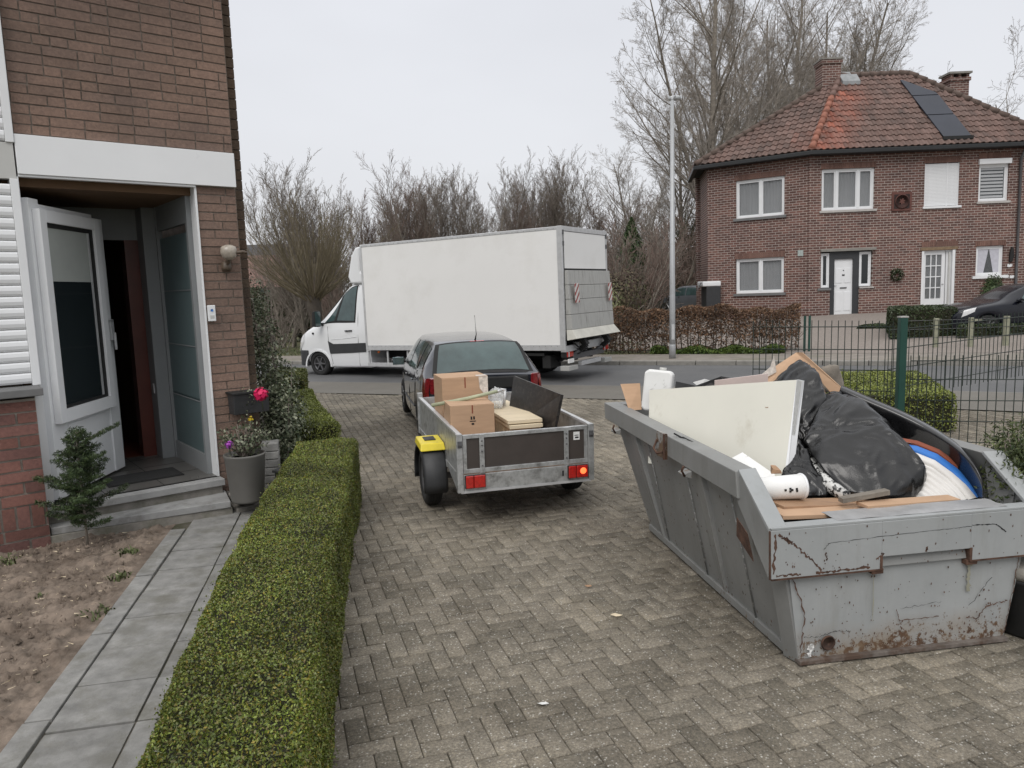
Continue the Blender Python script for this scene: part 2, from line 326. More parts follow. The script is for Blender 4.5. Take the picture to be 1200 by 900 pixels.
def brickmat(name,cols,worn):
    m,n,b=nm(name); co=_co(n); g_=n.nodes.new('ShaderNodeNewGeometry'); pos=g_.outputs['Position']
    c=_ramp(n,_rand(n),[(i/(len(cols)-1),q) for i,q in enumerate(cols)])
    big=_ramp(n,_noise(n,pos,1.3,4),((.35,(.82,.82,.82)),(.65,(1.15,1.1,1.05)))); c=_mix(n,1,c,big,'MULTIPLY')
    fine=_ramp(n,_noise(n,pos,38,8,.75),((.3,(.72,.72,.72)),(.7,(1.28,1.25,1.22)))); c=_mix(n,1,c,fine,'MULTIPLY')
    wf=_ramp(n,_noise(n,pos,26,8,.8),((.62,(0,0,0)),(.74,(.7,.7,.7)))); c=_mix(n,wf,c,worn)
    n.links.new(c,b.inputs['Base Color']); b.inputs['Roughness'].default_value=.92; b.inputs['Specular IOR Level'].default_value=.2
    _bump(n,b,_noise(n,pos,70,10,.75),.7,.008); return m
def pavermat():
    m,n,b=nm('speckled_concrete_paver'); g_=n.nodes.new('ShaderNodeNewGeometry'); pos=g_.outputs['Position']
    c=_ramp(n,_rand(n),((0,(.152,.136,.112)),(.5,(.19,.169,.14)),(1,(.235,.21,.175))))
    big=_ramp(n,_noise(n,pos,.62,6,.65),((.34,(.70,.68,.65)),(.5,(.96,.96,.95)),(.68,(1.28,1.26,1.2)))); c=_mix(n,1,c,big,'MULTIPLY')
    mid=_ramp(n,_noise(n,pos,7,6,.6),((.3,(.82,.82,.80)),(.7,(1.17,1.16,1.13)))); c=_mix(n,1,c,mid,'MULTIPLY')
    fine=_ramp(n,_noise(n,pos,75,6,.85),((.33,(.42,.42,.41)),(.52,(1.,1.,1.)),(.66,(1.65,1.62,1.55)))); c=_mix(n,1,c,fine,'MULTIPLY')
    sp=n.nodes.new('ShaderNodeTexVoronoi'); sp.inputs['Scale'].default_value=62; n.links.new(pos,sp.inputs['Vector'])
    f=_ramp(n,sp.outputs['Distance'],((.20,(1,1,1)),(.36,(0,0,0)))); msk=_ramp(n,_noise(n,pos,30,3),((.48,(0,0,0)),(.64,(.75,.75,.75)))); f=_mix(n,1,f,msk,'MULTIPLY')
    c=_mix(n,f,c,(.62,.60,.55))
    moss=_ramp(n,_noise(n,pos,1.1,8,.75),((.6,(0,0,0)),(.8,(.5,.5,.5)))); c=_mix(n,moss,c,(.085,.072,.045))
    n.links.new(c,b.inputs['Base Color']); b.inputs['Roughness'].default_value=.85; b.inputs['Specular IOR Level'].default_value=.3
    _bump(n,b,_noise(n,pos,110,8,.8),.6,.006); return m
def asph(name,a,bc):
    m,n,b=nm(name); g_=n.nodes.new('ShaderNodeNewGeometry'); pos=g_.outputs['Position']
    c=_ramp(n,_noise(n,pos,.7,6,.7),((.3,a),(.7,bc))); fine=_ramp(n,_noise(n,pos,60,6,.8),((.3,(.7,.7,.7)),(.7,(1.3,1.3,1.3)))); c=_mix(n,1,c,fine,'MULTIPLY')
    n.links.new(c,b.inputs['Base Color']); b.inputs['Roughness'].default_value=.75; _bump(n,b,_noise(n,pos,90,6,.8),.4,.006); return m
def skipmat(front=False):
    m,n,b=nm('scratched_grey_skip_paint'+('_rusty_foot' if front else '')); co=_co(n); g_=n.nodes.new('ShaderNodeNewGeometry')
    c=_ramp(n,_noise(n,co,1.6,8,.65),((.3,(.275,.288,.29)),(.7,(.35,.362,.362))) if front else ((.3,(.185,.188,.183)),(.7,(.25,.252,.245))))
    st=_ramp(n,_noise(n,_co(n,(7,7,1.)),1.1,8,.75),((.5,(1,1,1)),(.85,(.80,.78,.74)))); c=_mix(n,1,c,st,'MULTIPLY')
    # chips down to rust: small specks everywhere, far more of them near the foot
    sp=_noise(n,co,22,8,.75); sep_=n.nodes.new('ShaderNodeSeparateXYZ'); n.links.new(co,sep_.inputs[0])
    hz=n.nodes.new('ShaderNodeMapRange'); hz.inputs[1].default_value=.0; hz.inputs[2].default_value=.26 if front else .12; hz.inputs[3].default_value=.21 if front else .10; hz.inputs[4].default_value=0
    n.links.new(sep_.outputs[2],hz.inputs[0]); lo=_noise(n,co,2.6,5,.6); mu=n.nodes.new('ShaderNodeMath'); mu.operation='MULTIPLY'; n.links.new(hz.outputs[0],mu.inputs[0]); n.links.new(lo,mu.inputs[1])
    ad=n.nodes.new('ShaderNodeMath'); ad.operation='MULTIPLY_ADD'; n.links.new(mu.outputs[0],ad.inputs[0]); ad.inputs[1].default_value=2.; n.links.new(sp,ad.inputs[2])
    if front:
        br_=n.nodes.new('ShaderNodeMapRange'); br_.inputs[1].default_value=.02; br_.inputs[2].default_value=.24; br_.inputs[3].default_value=.5; br_.inputs[4].default_value=0; n.links.new(sep_.outputs[2],br_.inputs[0]); m2=n.nodes.new('ShaderNodeMath'); m2.operation='MULTIPLY'; n.links.new(br_.outputs[0],m2.inputs[0]); n.links.new(_ramp(n,_noise(n,co,3.2,7,.7),((.4,(0,0,0)),(.62,(1.6,1.6,1.6)))),m2.inputs[1]); c=_mix(n,m2.outputs[0],c,(.20,.135,.07))
    f=_ramp(n,ad.outputs[0],((.655,(0,0,0)),(.70,(1,1,1)))); rc=_ramp(n,_noise(n,co,9,8,.7),((.3,(.055,.03,.022)),(.5,(.12,.07,.04)),(.75,(.20,.15,.10)))); c=_mix(n,f,c,rc)
    sc_=_ramp(n,_noise(n,_co(n,(3,3,26)),2.2,8,.8),((.68,(0,0,0)),(.74,(.6,.6,.6)))); c=_mix(n,sc_,c,(.35,.36,.36))
    n.links.new(c,b.inputs['Base Color']); b.inputs['Roughness'].default_value=.5; b.inputs['Metallic'].default_value=0.0
    _bump(n,b,_noise(n,co,3,4,.5),.12,.02); return m
def farbrick():
    m,n,b=nm('far_house_brick'); t=n.nodes.new('ShaderNodeTexCoord'); s=n.nodes.new('ShaderNodeSeparateXYZ'); n.links.new(t.outputs['Object'],s.inputs[0])
    cx=n.nodes.new('ShaderNodeCombineXYZ'); n.links.new(s.outputs[0],cx.inputs[0]); n.links.new(s.outputs[2],cx.inputs[1])
    br=n.nodes.new('ShaderNodeTexBrick'); n.links.new(cx.outputs[0],br.inputs['Vector']); br.inputs['Scale'].default_value=1; br.inputs['Brick Width'].default_value=.25; br.inputs['Row Height'].default_value=.092; br.inputs['Mortar Size'].default_value=.011; br.inputs['Mortar Smooth'].default_value=.2
    br.inputs['Color1'].default_value=(.095,.05,.042,1); br.inputs['Color2'].default_value=(.19,.098,.08,1); br.inputs['Mortar'].default_value=(.36,.32,.29,1); br.inputs['Bias'].default_value=-.2
    big=_ramp(n,_noise(n,t.outputs['Object'],.9,6,.65),((.3,(.78,.78,.8)),(.7,(1.2,1.14,1.1)))); c=_mix(n,1,br.outputs[0],big,'MULTIPLY')
    fl=_ramp(n,_noise(n,t.outputs['Object'],9,5,.8),((.66,(0,0,0)),(.75,(.6,.6,.6)))); c=_mix(n,fl,c,(.4,.37,.35))
    n.links.new(c,b.inputs['Base Color']); b.inputs['Roughness'].default_value=.9; inv=n.nodes.new('ShaderNodeMath'); inv.operation='SUBTRACT'; inv.inputs[0].default_value=1; n.links.new(br.outputs['Fac'],inv.inputs[1]); _bump(n,b,inv.outputs[0],.6,.01); return m
def rooftile():
    m,n,b=nm('weathered_clay_roof_tile'); co=_co(n); c=_ramp(n,_rand(n),((0,(.098,.066,.056)),(.5,(.128,.080,.066)),(1,(.165,.108,.092))))
    big=_ramp(n,_noise(n,co,.8,6,.7),((.3,(.75,.78,.78)),(.7,(1.2,1.12,1.1)))); c=_mix(n,1,c,big,'MULTIPLY')
    # the patch of bright orange tiles beside the corner hip
    va=n.nodes.new('ShaderNodeAttribute'); va.attribute_name='fresh'; na=_noise(n,co,2.2,5,.6); ml=n.nodes.new('ShaderNodeMath'); ml.operation='MULTIPLY'; n.links.new(va.outputs['Fac'],ml.inputs[0]); n.links.new(_ramp(n,na,((.36,(.35,.35,.35)),(.55,(1,1,1)))),ml.inputs[1])
    fo=_mix(n,1,(.30,.095,.058),_ramp(n,_rand(n),((0,(.6,.6,.6)),(1,(1.2,1.2,1.2)))),'MULTIPLY'); c=_mix(n,ml.outputs[0],c,fo)
    n.links.new(c,b.inputs['Base Color']); b.inputs['Roughness'].default_value=.75; return m
def hazard(name):
    m,n,b=nm(name); co=_co(n); w_=n.nodes.new('ShaderNodeTexWave'); w_.wave_type='BANDS'; w_.bands_direction='DIAGONAL'; w_.inputs['Scale'].default_value=3.6
    n.links.new(co,w_.inputs['Vector']); c=_ramp(n,w_.outputs[0],((.60,(.6,.58,.56)),(.66,(.30,.07,.06)))); n.links.new(c,b.inputs['Base Color']); return m
mats()
# ================================================================ THE GROUND
def sheet(name,u0,u1,v0,v1,mt,off,nu=60,nv=6,kind='structure',uvf=xy,parent=None):
    V=[];Fq=[]
    for i in range(nu+1):
        for j in range(nv+1):
            x,y=uvf(u0+(u1-u0)*i/nu,v0+(v1-v0)*j/nv); V.append((x,y,gz(x,y)+off))
    for i in range(nu):
        for j in range(nv): a=i*(nv+1)+j; Fq.append((a,a+nv+1,a+nv+2,a+1))
    return link(name,npmesh(name,V,Fq,True),mt,parent,kind)
def terrain():
    xs=sorted(set([-900,-400,-150,-80]+list(range(-50,51,2))+[80,150,400,900])); ys=sorted(set([-300,-60,-20,-6]+list(range(-4,70,1))+[90,140,300,600,1200]))
    V=[(x,y,gz(x,y)-.075) for x in xs for y in ys]; n=len(ys); Fq=[(i*n+j,(i+1)*n+j,(i+1)*n+j+1,i*n+j+1) for i in range(len(xs)-1) for j in range(n-1)]
    link('ground',npmesh('ground',V,Fq,True),M['grassground'],None,'structure')
terrain()
V_DRIVE,V_STRIP,V_KERB,V_WALK=13.15,14.9,18.8,20.6
sheet('bicycle_strip',-60,60,V_DRIVE,V_STRIP-.02,M['asphalt2'],.0)
sheet('road',-60,60,V_STRIP+.02,V_KERB,M['asphalt'],-.004,nv=10)
sheet('gutter_joint',-60,60,V_STRIP-.02,V_STRIP+.02,M['kerbstone'],-.002,nv=1)
def kerbs():
    r=thing('far_kerb',None,None); r['kind']='structure'
    u=-22.
    k=MB()
    for i in range(47):
        x0,y0=xy(u,V_KERB); x1,y1=xy(u+.97,V_KERB); a0,b0=xy(u,V_KERB+.12); a1,b1=xy(u+.97,V_KERB+.12); z0=gz(x0,y0); z1=gz(x1,y1)
        MB().hexa([(x0,y0,z0-.1),(x1,y1,z1-.1),(a1,b1,z1-.1),(a0,b0,z0-.1),(x0,y0,z0+.10),(x1,y1,z1+.10),(a1,b1,z1+.11),(a0,b0,z0+.11)]).build('kerb_stone',M['kerbstone'],r,recenter=False,bevel=.01)
        u+=.985
kerbs()
sheet('far_pavement',-60,60,V_KERB+.115,V_WALK,M['sidewalk'],.10,nv=4)
sheet('grass_verge',-60,60,V_WALK,V_WALK+.9,M['grassground'],.07,nv=3)
sheet('forecourt',-1.4,34,V_WALK-.02,V_WALK+14,M['forecourt'],.105,nv=20)
sheet('side_drive',-8,-1.4,V_WALK+1.4,V_WALK+14,M['forecourt'],.02,nv=16)
# ---- block paving: a sand bed with every block laid on it
def in_drive(x,y):
    v=uv(x,y)[1]
    if v>V_DRIVE-.05: return False
    left=-1.02-(y-3.11)*.185 if y<8 else -1.96-(y-8)*.31
    if x<left: return False
    if x>12.5-.2*y*0 or y<-.5: return False
    return True
sheet('paving_bed',-14,16,-3,V_DRIVE,M['sand'],-.0155,nu=60,nv=40,uvf=lambda u,v:(xy(u,v)))
def paving():
    root=thing('driveway_paving',None,None); root['kind']='structure'
    a=.108; ang=R(18); ca,sa=math.cos(ang),math.sin(ang); g_=.0055
    blocks=[] # (cx,cy,rot)
    Y0=8.2
    for i in range(-140,200):
        for j in range(-120,150):
            k=(i-j)%4
            if k==0: p=(i+1,j+.5,0)
            elif k==3: p=(i+.5,j+1,1)
            else: continue
            X=p[0]*a; Y=p[1]*a; x=X*ca-Y*sa; y=X*sa+Y*ca
            if y+ .12*x>Y0 or not in_drive(x,y): continue
            if abs(x)>y*.78+.9 or y<1.6: continue
            blocks.append((x,y,ang+(math.pi/2 if p[2] else 0)))
    for i in range(-90,150): # further on: straight courses running towards the road
        for j in range(-70,140):
            X=(i+.5)*a; Y=(j+(.5 if i%2 else 0)+.5)*2*a; x=X*ca-Y*sa; y=X*sa+Y*ca
            if y+.12*x<=Y0-.10 or not in_drive(x,y): continue
            if abs(x)>y*.78+.9: continue
            blocks.append((x,y,ang+math.pi/2))
    L,W,H=2*a-g_,a-g_,.05
    b=.003
    def tmpl(dz):
        return [(-L/2,-W/2,-H),(L/2,-W/2,-H),(L/2,W/2,-H),(-L/2,W/2,-H),(-L/2,-W/2,-b),(L/2,-W/2,-b),(L/2,W/2,-b),(-L/2,W/2,-b),(-L/2+b,-W/2+b,0),(L/2-b,-W/2+b,0),(L/2-b,W/2-b,0),(-L/2+b,W/2-b,0)]
    T=np.array(tmpl(0)); FQ=[(8,9,10,11)]+[(k,(k+1)%4,4+(k+1)%4,4+k) for k in range(4)]+[(4+k,4+(k+1)%4,8+(k+1)%4,8+k) for k in range(4)]
    me=npmesh('paver',T,FQ)
    r=random.Random(3)
    d=[(math.hypot(x,y-0),x,y,t) for x,y,t in blocks]
    def vis(x,y): # inside the frame and not under the skip or hedge
        v=np.array([x,y,0])-EYE; z=v.dot(_f)
        if z<=.1: return False
        px=600+F_PX*v.dot(_r)/z; py=450-F_PX*v.dot(_u)/z
        if not(-10<px<1210 and py<905): return False
        s=np.array([x-1.55,y-3.87]); u_=s[0]*.987+s[1]*.16; w_=-.16*s[0]+.987*s[1]
        return not(0<u_<1.4 and -.02<w_<2.5)
    near=sorted([q for q in d if vis(q[1],q[2])])[:300]; ns=set((q[1],q[2]) for q in near)
    def place(x,y): return gz(x,y)-.004+r.uniform(-.003,.003),r.uniform(-.010,.010),r.uniform(-.010,.010),r.uniform(-.008,.008)
    for _,x,y,t in near:
        z,e1,e2,e3=place(x,y); link('paver',me,M['paver'],root,loc=(x,y,z),rot=(e1,e2,t+e3))
    VV=[];FF=[];nb=0; Fq=np.array(FQ)
    for _,x,y,t in d:
        if (x,y) in ns: continue
        z,e1,e2,e3=place(x,y); c,s=math.cos(t+e3),math.sin(t+e3); Q=T.copy(); Q[:,2]+=T[:,0]*e2+T[:,1]*e1
        Q[:,2]-=(.004 if y+.12*x>Y0 and y+.12*x<Y0+.15 else 0); VV.append(np.stack([Q[:,0]*c-Q[:,1]*s+x,Q[:,0]*s+Q[:,1]*c+y,Q[:,2]+z],1)); FF.append(Fq+nb*12); nb+=1
    link('block_paving',npmesh('block_paving',np.concatenate(VV),np.concatenate(FF)),M['paver'],root,'stuff')
    print('pavers',len(blocks))
paving()
# ---- bits of litter on the paving
def litter():
    for px,py,mt,lab,s_ in ((690,688,M['plywood'],'yellowed curled leaf lying on the paving left of the skip',.03),(723,722,M['pine'],'pale splinter of wood on the paving near the skip corner',.045),(637,826,M['whitefoam'],'small whitish crumb on the near paving below the trailer',.035)):
        p=gp(px,py,.0); b=MB(); r=random.Random(px); pts=[]
        for k in range(7):
            a=k/7*6.28; q=s_*(.35+.5*r.random()); pts.append((p.x+math.cos(a)*q*1.3,p.y+math.sin(a)*q*.6,.006+.012*r.random()))
        b.slab(pts,.003); b.build('litter',mt,cat='litter',label=lab)
litter()
# ================================================================ GARDEN PATH AND SOIL
Od=Vector((-4.26,6.43,0)); AF=39.
cF,sF=math.cos(R(AF)),math.sin(R(AF))
def FW(x,y): return Od.x+x*cF-y*sF, Od.y+x*sF+y*cF
def path():
    r=thing('garden_path',None,None); r['kind']='structure'
    L0=Vector((-1.98,1.66)); L1=Vector((-3.02,6.56)); R1=Vector((-2.66,6.85))
    dirn=(L1-L0).normalized(); n=Vector((dirn.y,-dirn.x))
    def pt(s,t,z): q=L0+dirn*s+n*t; return (q.x,q.y,z)
    rr=random.Random(5)
    Ltot=(L1-L0).length
    s=0; k=0
    while s<Ltot+.55:
        for t0,t1,e in ((.0,.415,0),(.42,.66,.2)):
            s1=min(s+.435,Ltot+.2+.4*(t1>0)); 
            if s1-s<.05: continue
            h=.020+rr.uniform(-.004,.004); g_=.003
            MB().hexa([pt(s+g_,t0+g_,-.05),pt(s1-g_,t0+g_,-.05),pt(s1-g_,t1-g_,-.05),pt(s+g_,t1-g_,-.05),pt(s+g_,t0+g_,h),pt(s1-g_,t0+g_,h),pt(s1-g_,t1-g_,h),pt(s+g_,t1-g_,h)][::1]).build('slab',M['slab'],r,recenter=False,bevel=.003)
        s+=.44
    s=-.1
    while s<Ltot-.05:
        s1=min(s+.98,Ltot-.02); h=.030+rr.uniform(-.003,.003)
        MB().hexa([pt(s,-.135,-.05),pt(s1-.008,-.135,-.05),pt(s1-.008,-.008,-.05),pt(s,-.008,-.05),pt(s,-.135,h),pt(s1-.008,-.135,h),pt(s1-.008,-.008,h),pt(s,-.008,h)]).build('edging_stone',M['slab'],r,recenter=False,bevel=.005)
        s+=.99
    # bed under the slabs
    MB().slab([pt(-.3,-.16,.008),pt(-.3,.75,.008),pt(Ltot+.8,.75,.008),pt(Ltot+.3,-.16,.008)],.03).build('path_bed',M['sand'],r,recenter=False)
path()
def soil():
    V=[];Fq=[];nx,ny=300,280
    for i in range(nx+1):
        for j in range(ny+1):
            y=1.2+j/ny*5.6; xr=-2.02-(y-1.3)*.212-.03; xl=xr-3.6; x=xl+(xr-xl)*i/nx
            p=Vector((x,y,0)); h=mnoise.fractal(p*3.2,1,2,5)*.03+mnoise.fractal(p*17,.6,2,4)*.022+max(0,mnoise.noise(p*11))*.035
            V.append((x,y,.014+h*(.25 if i>nx-6 else 1)))
    for i in range(nx):
        for j in range(ny): a=i*(ny+1)+j; Fq.append((a,a+ny+1,a+ny+2,a+1))
    link('soil_bed',npmesh('soil_bed',V,Fq,True),M['soil'],None,'structure')
    b=MB(); r=random.Random(9) # clods
    for k in range(3600):
        y=r.uniform(2.4,6.5); xr=-2.02-(y-1.3)*.212-.15; x=xr-r.random()*2.6; s=r.choice((.005,.006,.008,.012,.018))*r.uniform(.7,1.3); vs=[(x+math.cos(a)*s*r.uniform(.7,1.2),y+math.sin(a)*s*r.uniform(.7,1.2),r.uniform(.015,.022)) for a in (0,1.3,2.5,3.8,5)]
        vs.append((x,y,s*r.uniform(.8,1.3)+.028)); b.add(vs,[(q,(q+1)%5,5) for q in range(5)])
    b.build('soil_clods',M['soil'],None,'stuff',label='loose crumbly clods on the bare garden bed')
    b=MB() # dead stalks and straw
    for k in range(700):
        y=r.uniform(2.4,6.5); xr=-2.02-(y-1.3)*.212-.12; x=xr-r.random()*2.6; a=r.uniform(0,6.28); l=r.uniform(.015,.05); w=.0012; dx,dy=math.cos(a),math.sin(a); z=r.uniform(.022,.05)
        b.add([(x-dy*w,y+dx*w,z),(x+dy*w,y-dx*w,z),(x+dx*l+dy*w,y+dy*l-dx*w,z+r.uniform(-.01,.012)),(x+dx*l-dy*w,y+dy*l+dx*w,z)],[(0,1,2,3)])
    b.build('dead_straw',M['pine'],None,'stuff',label='bits of dead straw scattered over the bare garden bed')
soil()
def tuft(px,py,lab,n,h,sp,seed,mt,name='weed',cat='weed'):
    c=gp(px,py,0); r=np.random.RandomState(seed); V=[];Fq=[]
    for k in range(n):
        a=r.uniform(0,6.28); d=r.uniform(0,sp)**1; x0=c.x+math.cos(a)*d*.5; y0=c.y+math.sin(a)*d*.5; L=h*r.uniform(.5,1.2); b_=r.uniform(0,6.28); lean=r.uniform(.2,1.)
        ex=x0+math.cos(b_)*L*lean; ey=y0+math.sin(b_)*L*lean; w_=.004; nx,ny=-math.sin(b_)*w_,math.cos(b_)*w_; i=len(V)
        V+=[(x0-nx-c.x,y0-ny-c.y,0),(x0+nx-c.x,y0+ny-c.y,0),((x0+ex)/2+nx*1.6-c.x,(y0+ey)/2+ny*1.6-c.y,L*.7),((x0+ex)/2-nx*1.6-c.x,(y0+ey)/2-ny*1.6-c.y,L*.7),(ex-c.x,ey-c.y,L*.85),(ex-c.x+.001,ey-c.y,L*.85)]
        Fq+=[(i,i+1,i+2,i+3),(i+3,i+2,i+5,i+4)]
    tag(link(name,npmesh(name,V,Fq),mt,loc=(c.x,c.y,0)),lab,cat)
tuft(10,662,'weed tuft at the foot of the red brick wall',70,.07,.3,1,M['weed'])
tuft(45,703,'small grey green weed rosette alone in the bare bed',60,.05,.10,2,M['weed'])
tuft(112,723,'weed straggling beside the path edging stone',70,.06,.24,3,M['weed'])
tuft(150,652,'grass tuft in the bed nearest the doorstep',80,.07,.2,4,M['weed'])
tuft(141,679,'thin grass tuft between the doorstep and the path edging',60,.06,.16,5,M['weed'])
# ================================================================ CLIPPED HEDGES
def hedge(lab,Rl,Ll,H,n,seed,mt=None,lsize=.014,z0=0,grp=None,zt=None,round_=.07,nm_='clipped_hedge',bulge=.03):
    """prism between a right edge line and a left edge line (lists of xy), rounded edges, covered in leaves"""
    mt=mt or M['hedge']; r=np.random.RandomState(seed); Rl=[Vector(p) for p in Rl]; Ll=[Vector(p) for p in Ll]
    cx=sum(p.x for p in Rl+Ll)/len(Rl+Ll); cy=sum(p.y for p in Rl+Ll)/len(Rl+Ll); base=gz(cx,cy)+z0
    o=thing(nm_,lab,'hedge',(cx,cy,base),group=grp)
    k=len(Rl)-1
    def edge(L,t):
        t=max(0,min(.9999,t))*k; i=int(t); return L[i].lerp(L[i+1],t-i)
    length=sum((Rl[i+1]-Rl[i]).length for i in range(k)); wid=(Rl[0]-Ll[0]).length
    # areas: top, right, left, front, back
    A=[length*wid,length*H,length*H,wid*H,(Rl[-1]-Ll[-1]).length*H]; cnt=(np.array(A)/sum(A)*n).astype(int)
    pts=[];nor=[]
    axis=(Rl[-1]-Rl[0]).normalized(); side=Vector((axis.y,-axis.x))
    for face,c_ in enumerate(cnt):
        for _ in range(c_):
            a,b_=r.rand(),r.rand()
            if face==0: t=a; s=b_; z=H; nn=(0,0,1)
            elif face==1: t=a; s=1; z=b_*H; nn=(side.x,side.y,.1)
            elif face==2: t=a; s=0; z=b_*H; nn=(-side.x,-side.y,.1)
            elif face==3: t=0; s=a; z=b_*H; nn=(-axis.x,-axis.y,.1)
            else: t=1; s=a; z=b_*H; nn=(axis.x,axis.y,.1)
            q=edge(Ll,t).lerp(edge(Rl,t),s); P3=Vector((q.x-cx,q.y-cy,z)); N3=Vector(nn)
            # rounding of the edges
            ds=min(s,1-s)*wid; dt=min(t,1-t)*length; dz=H-z
            if face==0:
                e=min(ds,dt)
                if e<round_: u_=1-e/round_; P3.z-=round_*(1-math.sqrt(max(0,1-u_*u_)))*.8; N3=(N3+Vector((side.x*(1 if s>.5 else -1),side.y*(1 if s>.5 else -1),0))*u_*.8).normalized()
            elif dz<round_:
                u_=1-dz/round_; P3-=Vector((nn[0],nn[1],0))*round_*(1-math.sqrt(max(0,1-u_*u_)))*.8
            nz_=mnoise.fractal(Vector((q.x,q.y,z))*2.2,1,2,3)*bulge+mnoise.noise(Vector((q.x,q.y,z))*9)*.010
            P3+=N3*(nz_-r.rand()**2*.035+.004+(r.rand()*.03 if r.rand()<.03 else 0))
            pts.append(P3);nor.append(N3)
    Pn=np.array([tuple(p) for p in pts]); Nn=np.array([tuple(p) for p in nor])
    V,Fq=leaves(Pn,Nn,lsize,seed,flat=.45); link('foliage',npmesh('foliage',V,Fq),mt,o,'stuff')
    # twiggy dark core
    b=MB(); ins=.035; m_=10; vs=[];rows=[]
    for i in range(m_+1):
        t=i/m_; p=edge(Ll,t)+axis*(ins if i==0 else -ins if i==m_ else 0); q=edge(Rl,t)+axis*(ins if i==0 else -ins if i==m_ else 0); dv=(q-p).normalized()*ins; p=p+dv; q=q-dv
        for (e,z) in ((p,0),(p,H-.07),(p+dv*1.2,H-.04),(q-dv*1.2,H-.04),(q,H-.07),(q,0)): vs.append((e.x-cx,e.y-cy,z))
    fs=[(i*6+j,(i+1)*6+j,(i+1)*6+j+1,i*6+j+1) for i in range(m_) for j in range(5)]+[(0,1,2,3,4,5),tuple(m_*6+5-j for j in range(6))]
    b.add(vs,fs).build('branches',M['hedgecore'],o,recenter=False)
    return o
HG='clipped box hedges along the driveway'
hedge('long clipped box hedge nearest the camera between path and driveway',[(-.50,1.3),(-.87,3.11),(-1.26,5.2),(-1.60,7.45)],[(-1.02,1.3),(-1.42,2.9),(-1.83,4.9),(-2.20,7.35)],.65,270000,1,lsize=.0132,grp=HG)
hedge('second clipped box hedge along the drive, beside the variegated shrub',[(-2.04,8.55),(-2.62,10.),(-3.2,11.75)],[(-2.58,8.4),(-3.06,9.9),(-3.62,11.7)],.63,60000,2,mt=M['hedge2'],lsize=.02,grp=HG)
hedge('short block of box hedge at the road end of the drive',[(-3.42,12.15),(-3.9,14.)],[(-4.1,12.05),(-4.5,13.9)],.80,22000,3,lsize=.024,grp=HG)
# ================================================================ THE BRICK HOUSE AT THE LEFT
house=thing('near_house','brown brick house at the left with open front door and white fascia','house',(Od.x,Od.y,0),AF)
def bricks_wall():
    unit=MB().box(0,1,0,1,0,1); g_=.012; r=random.Random(21)
    me=bpy.data.meshes.new('brick'); me.from_pydata(unit.v,[],unit.f); me.update()
    me2=me.copy(); me3=me.copy()
    def br(x0,x1,z0,z1,y,mt,mesh):
        g_=.018 if mesh is me2 else .012
        j=r.uniform(-.003,.004)
        link('brick',mesh,mt,house,loc=(x0+g_/2,y+j,z0+g_/2+r.uniform(-.0015,.0015)),rot=(0,r.uniform(-.003,.003),r.uniform(-.004,.004)),scale=(x1-x0-g_,.06,z1-z0-g_))
    cnt=0
    H=.0845
    z=3.545; row=0
    while z<5.02: # upper wall above the fascia
        x=.115-(.13 if row%2 else 0)*r.choice((0,.5,1)); 
        while x<1.955:
            L=r.choice((.27,.27,.27,.135,.27)); x1=x+L
            if 1.955-x1<.06: x1=1.955
            if x1>1.955: x1=1.955
            a=max(x,.115)
            if x1-a>.03: br(a,x1,z,z+H,-.0115,M['brick_near'],me); cnt+=1
            x=x1
        z+=H; row+=1
    z=.08; row=0
    while z<3.2: # pier at the right of the door
        h=min(H,3.2-z)
        xs=[1.565,1.565+.155,1.955] if row%2 else [1.565,1.565+.29,1.955]
        if row%3==2: xs=[1.565,1.565+.235,1.955]
        for a,b_ in zip(xs,xs[1:]): br(a,b_,z,z+h,-.0115,M['brick_near'],me); cnt+=1
        z+=H; row+=1
    z=.0; row=0
    while z<1.3: # apron wall under the window
        h=.1
        if .14<z<.31 and row==2:
            x=-.62
            while x<.03: br(x,min(x+.105,.035),z,z+.2,-.28,M['brick_apron'],me2); x+=.105; cnt+=1
            z+=.2; row+=1; continue
        xs=[-.62,-.30,.035] if row%2 else [-.62,-.43,-.12,.035]
        if z>1.2: h=1.315-z
        for a,b_ in zip(xs,xs[1:]): br(a,b_,z,z+h,-.28,M['brick_apron'],me2); cnt+=1
        z+=h; row+=1
    z=.0
    e=0
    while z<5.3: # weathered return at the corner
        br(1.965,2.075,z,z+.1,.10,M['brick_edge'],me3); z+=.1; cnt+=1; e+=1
    print('near bricks',cnt)
bricks_wall()
box('wall',M['mortar'],house,.112,1.957,-.002,.22,3.54,5.6)
box('wall',M['mortar'],house,1.562,1.957,-.002,.22,.02,3.54)
box('wall',M['mortar_pale'],house,-3.2,.03,-.262,.1,-.1,1.31)
box('wall',M['mortar'],house,1.957,2.07,.12,7,-.1,5.6)
box('wall',M['mortar'],house,-3.2,-.02,.1,.3,1.31,5.6)
box('wall',M['mortar'],house,-3.2,2.0,6.9,7,-.1,5.6); box('roof',M['housetile_dark'],house,-3.3,2.2,-.3,7.1,5.6,5.75)
box('corner_panel',M['grey_panel'],house,2.085,2.13,.55,.62,3.6,4.25); box('corner_panel',M['grey_panel'],house,2.09,2.17,.62,.72,1.4,3.62)
# fascia above the door
box('fascia',M['fascia'],house,.11,1.95,-.06,.10,3.205,3.535,bevel=.004)
box('drip_rail',M['white_pvc'],house,.11,1.56,-.045,.02,3.185,3.203)
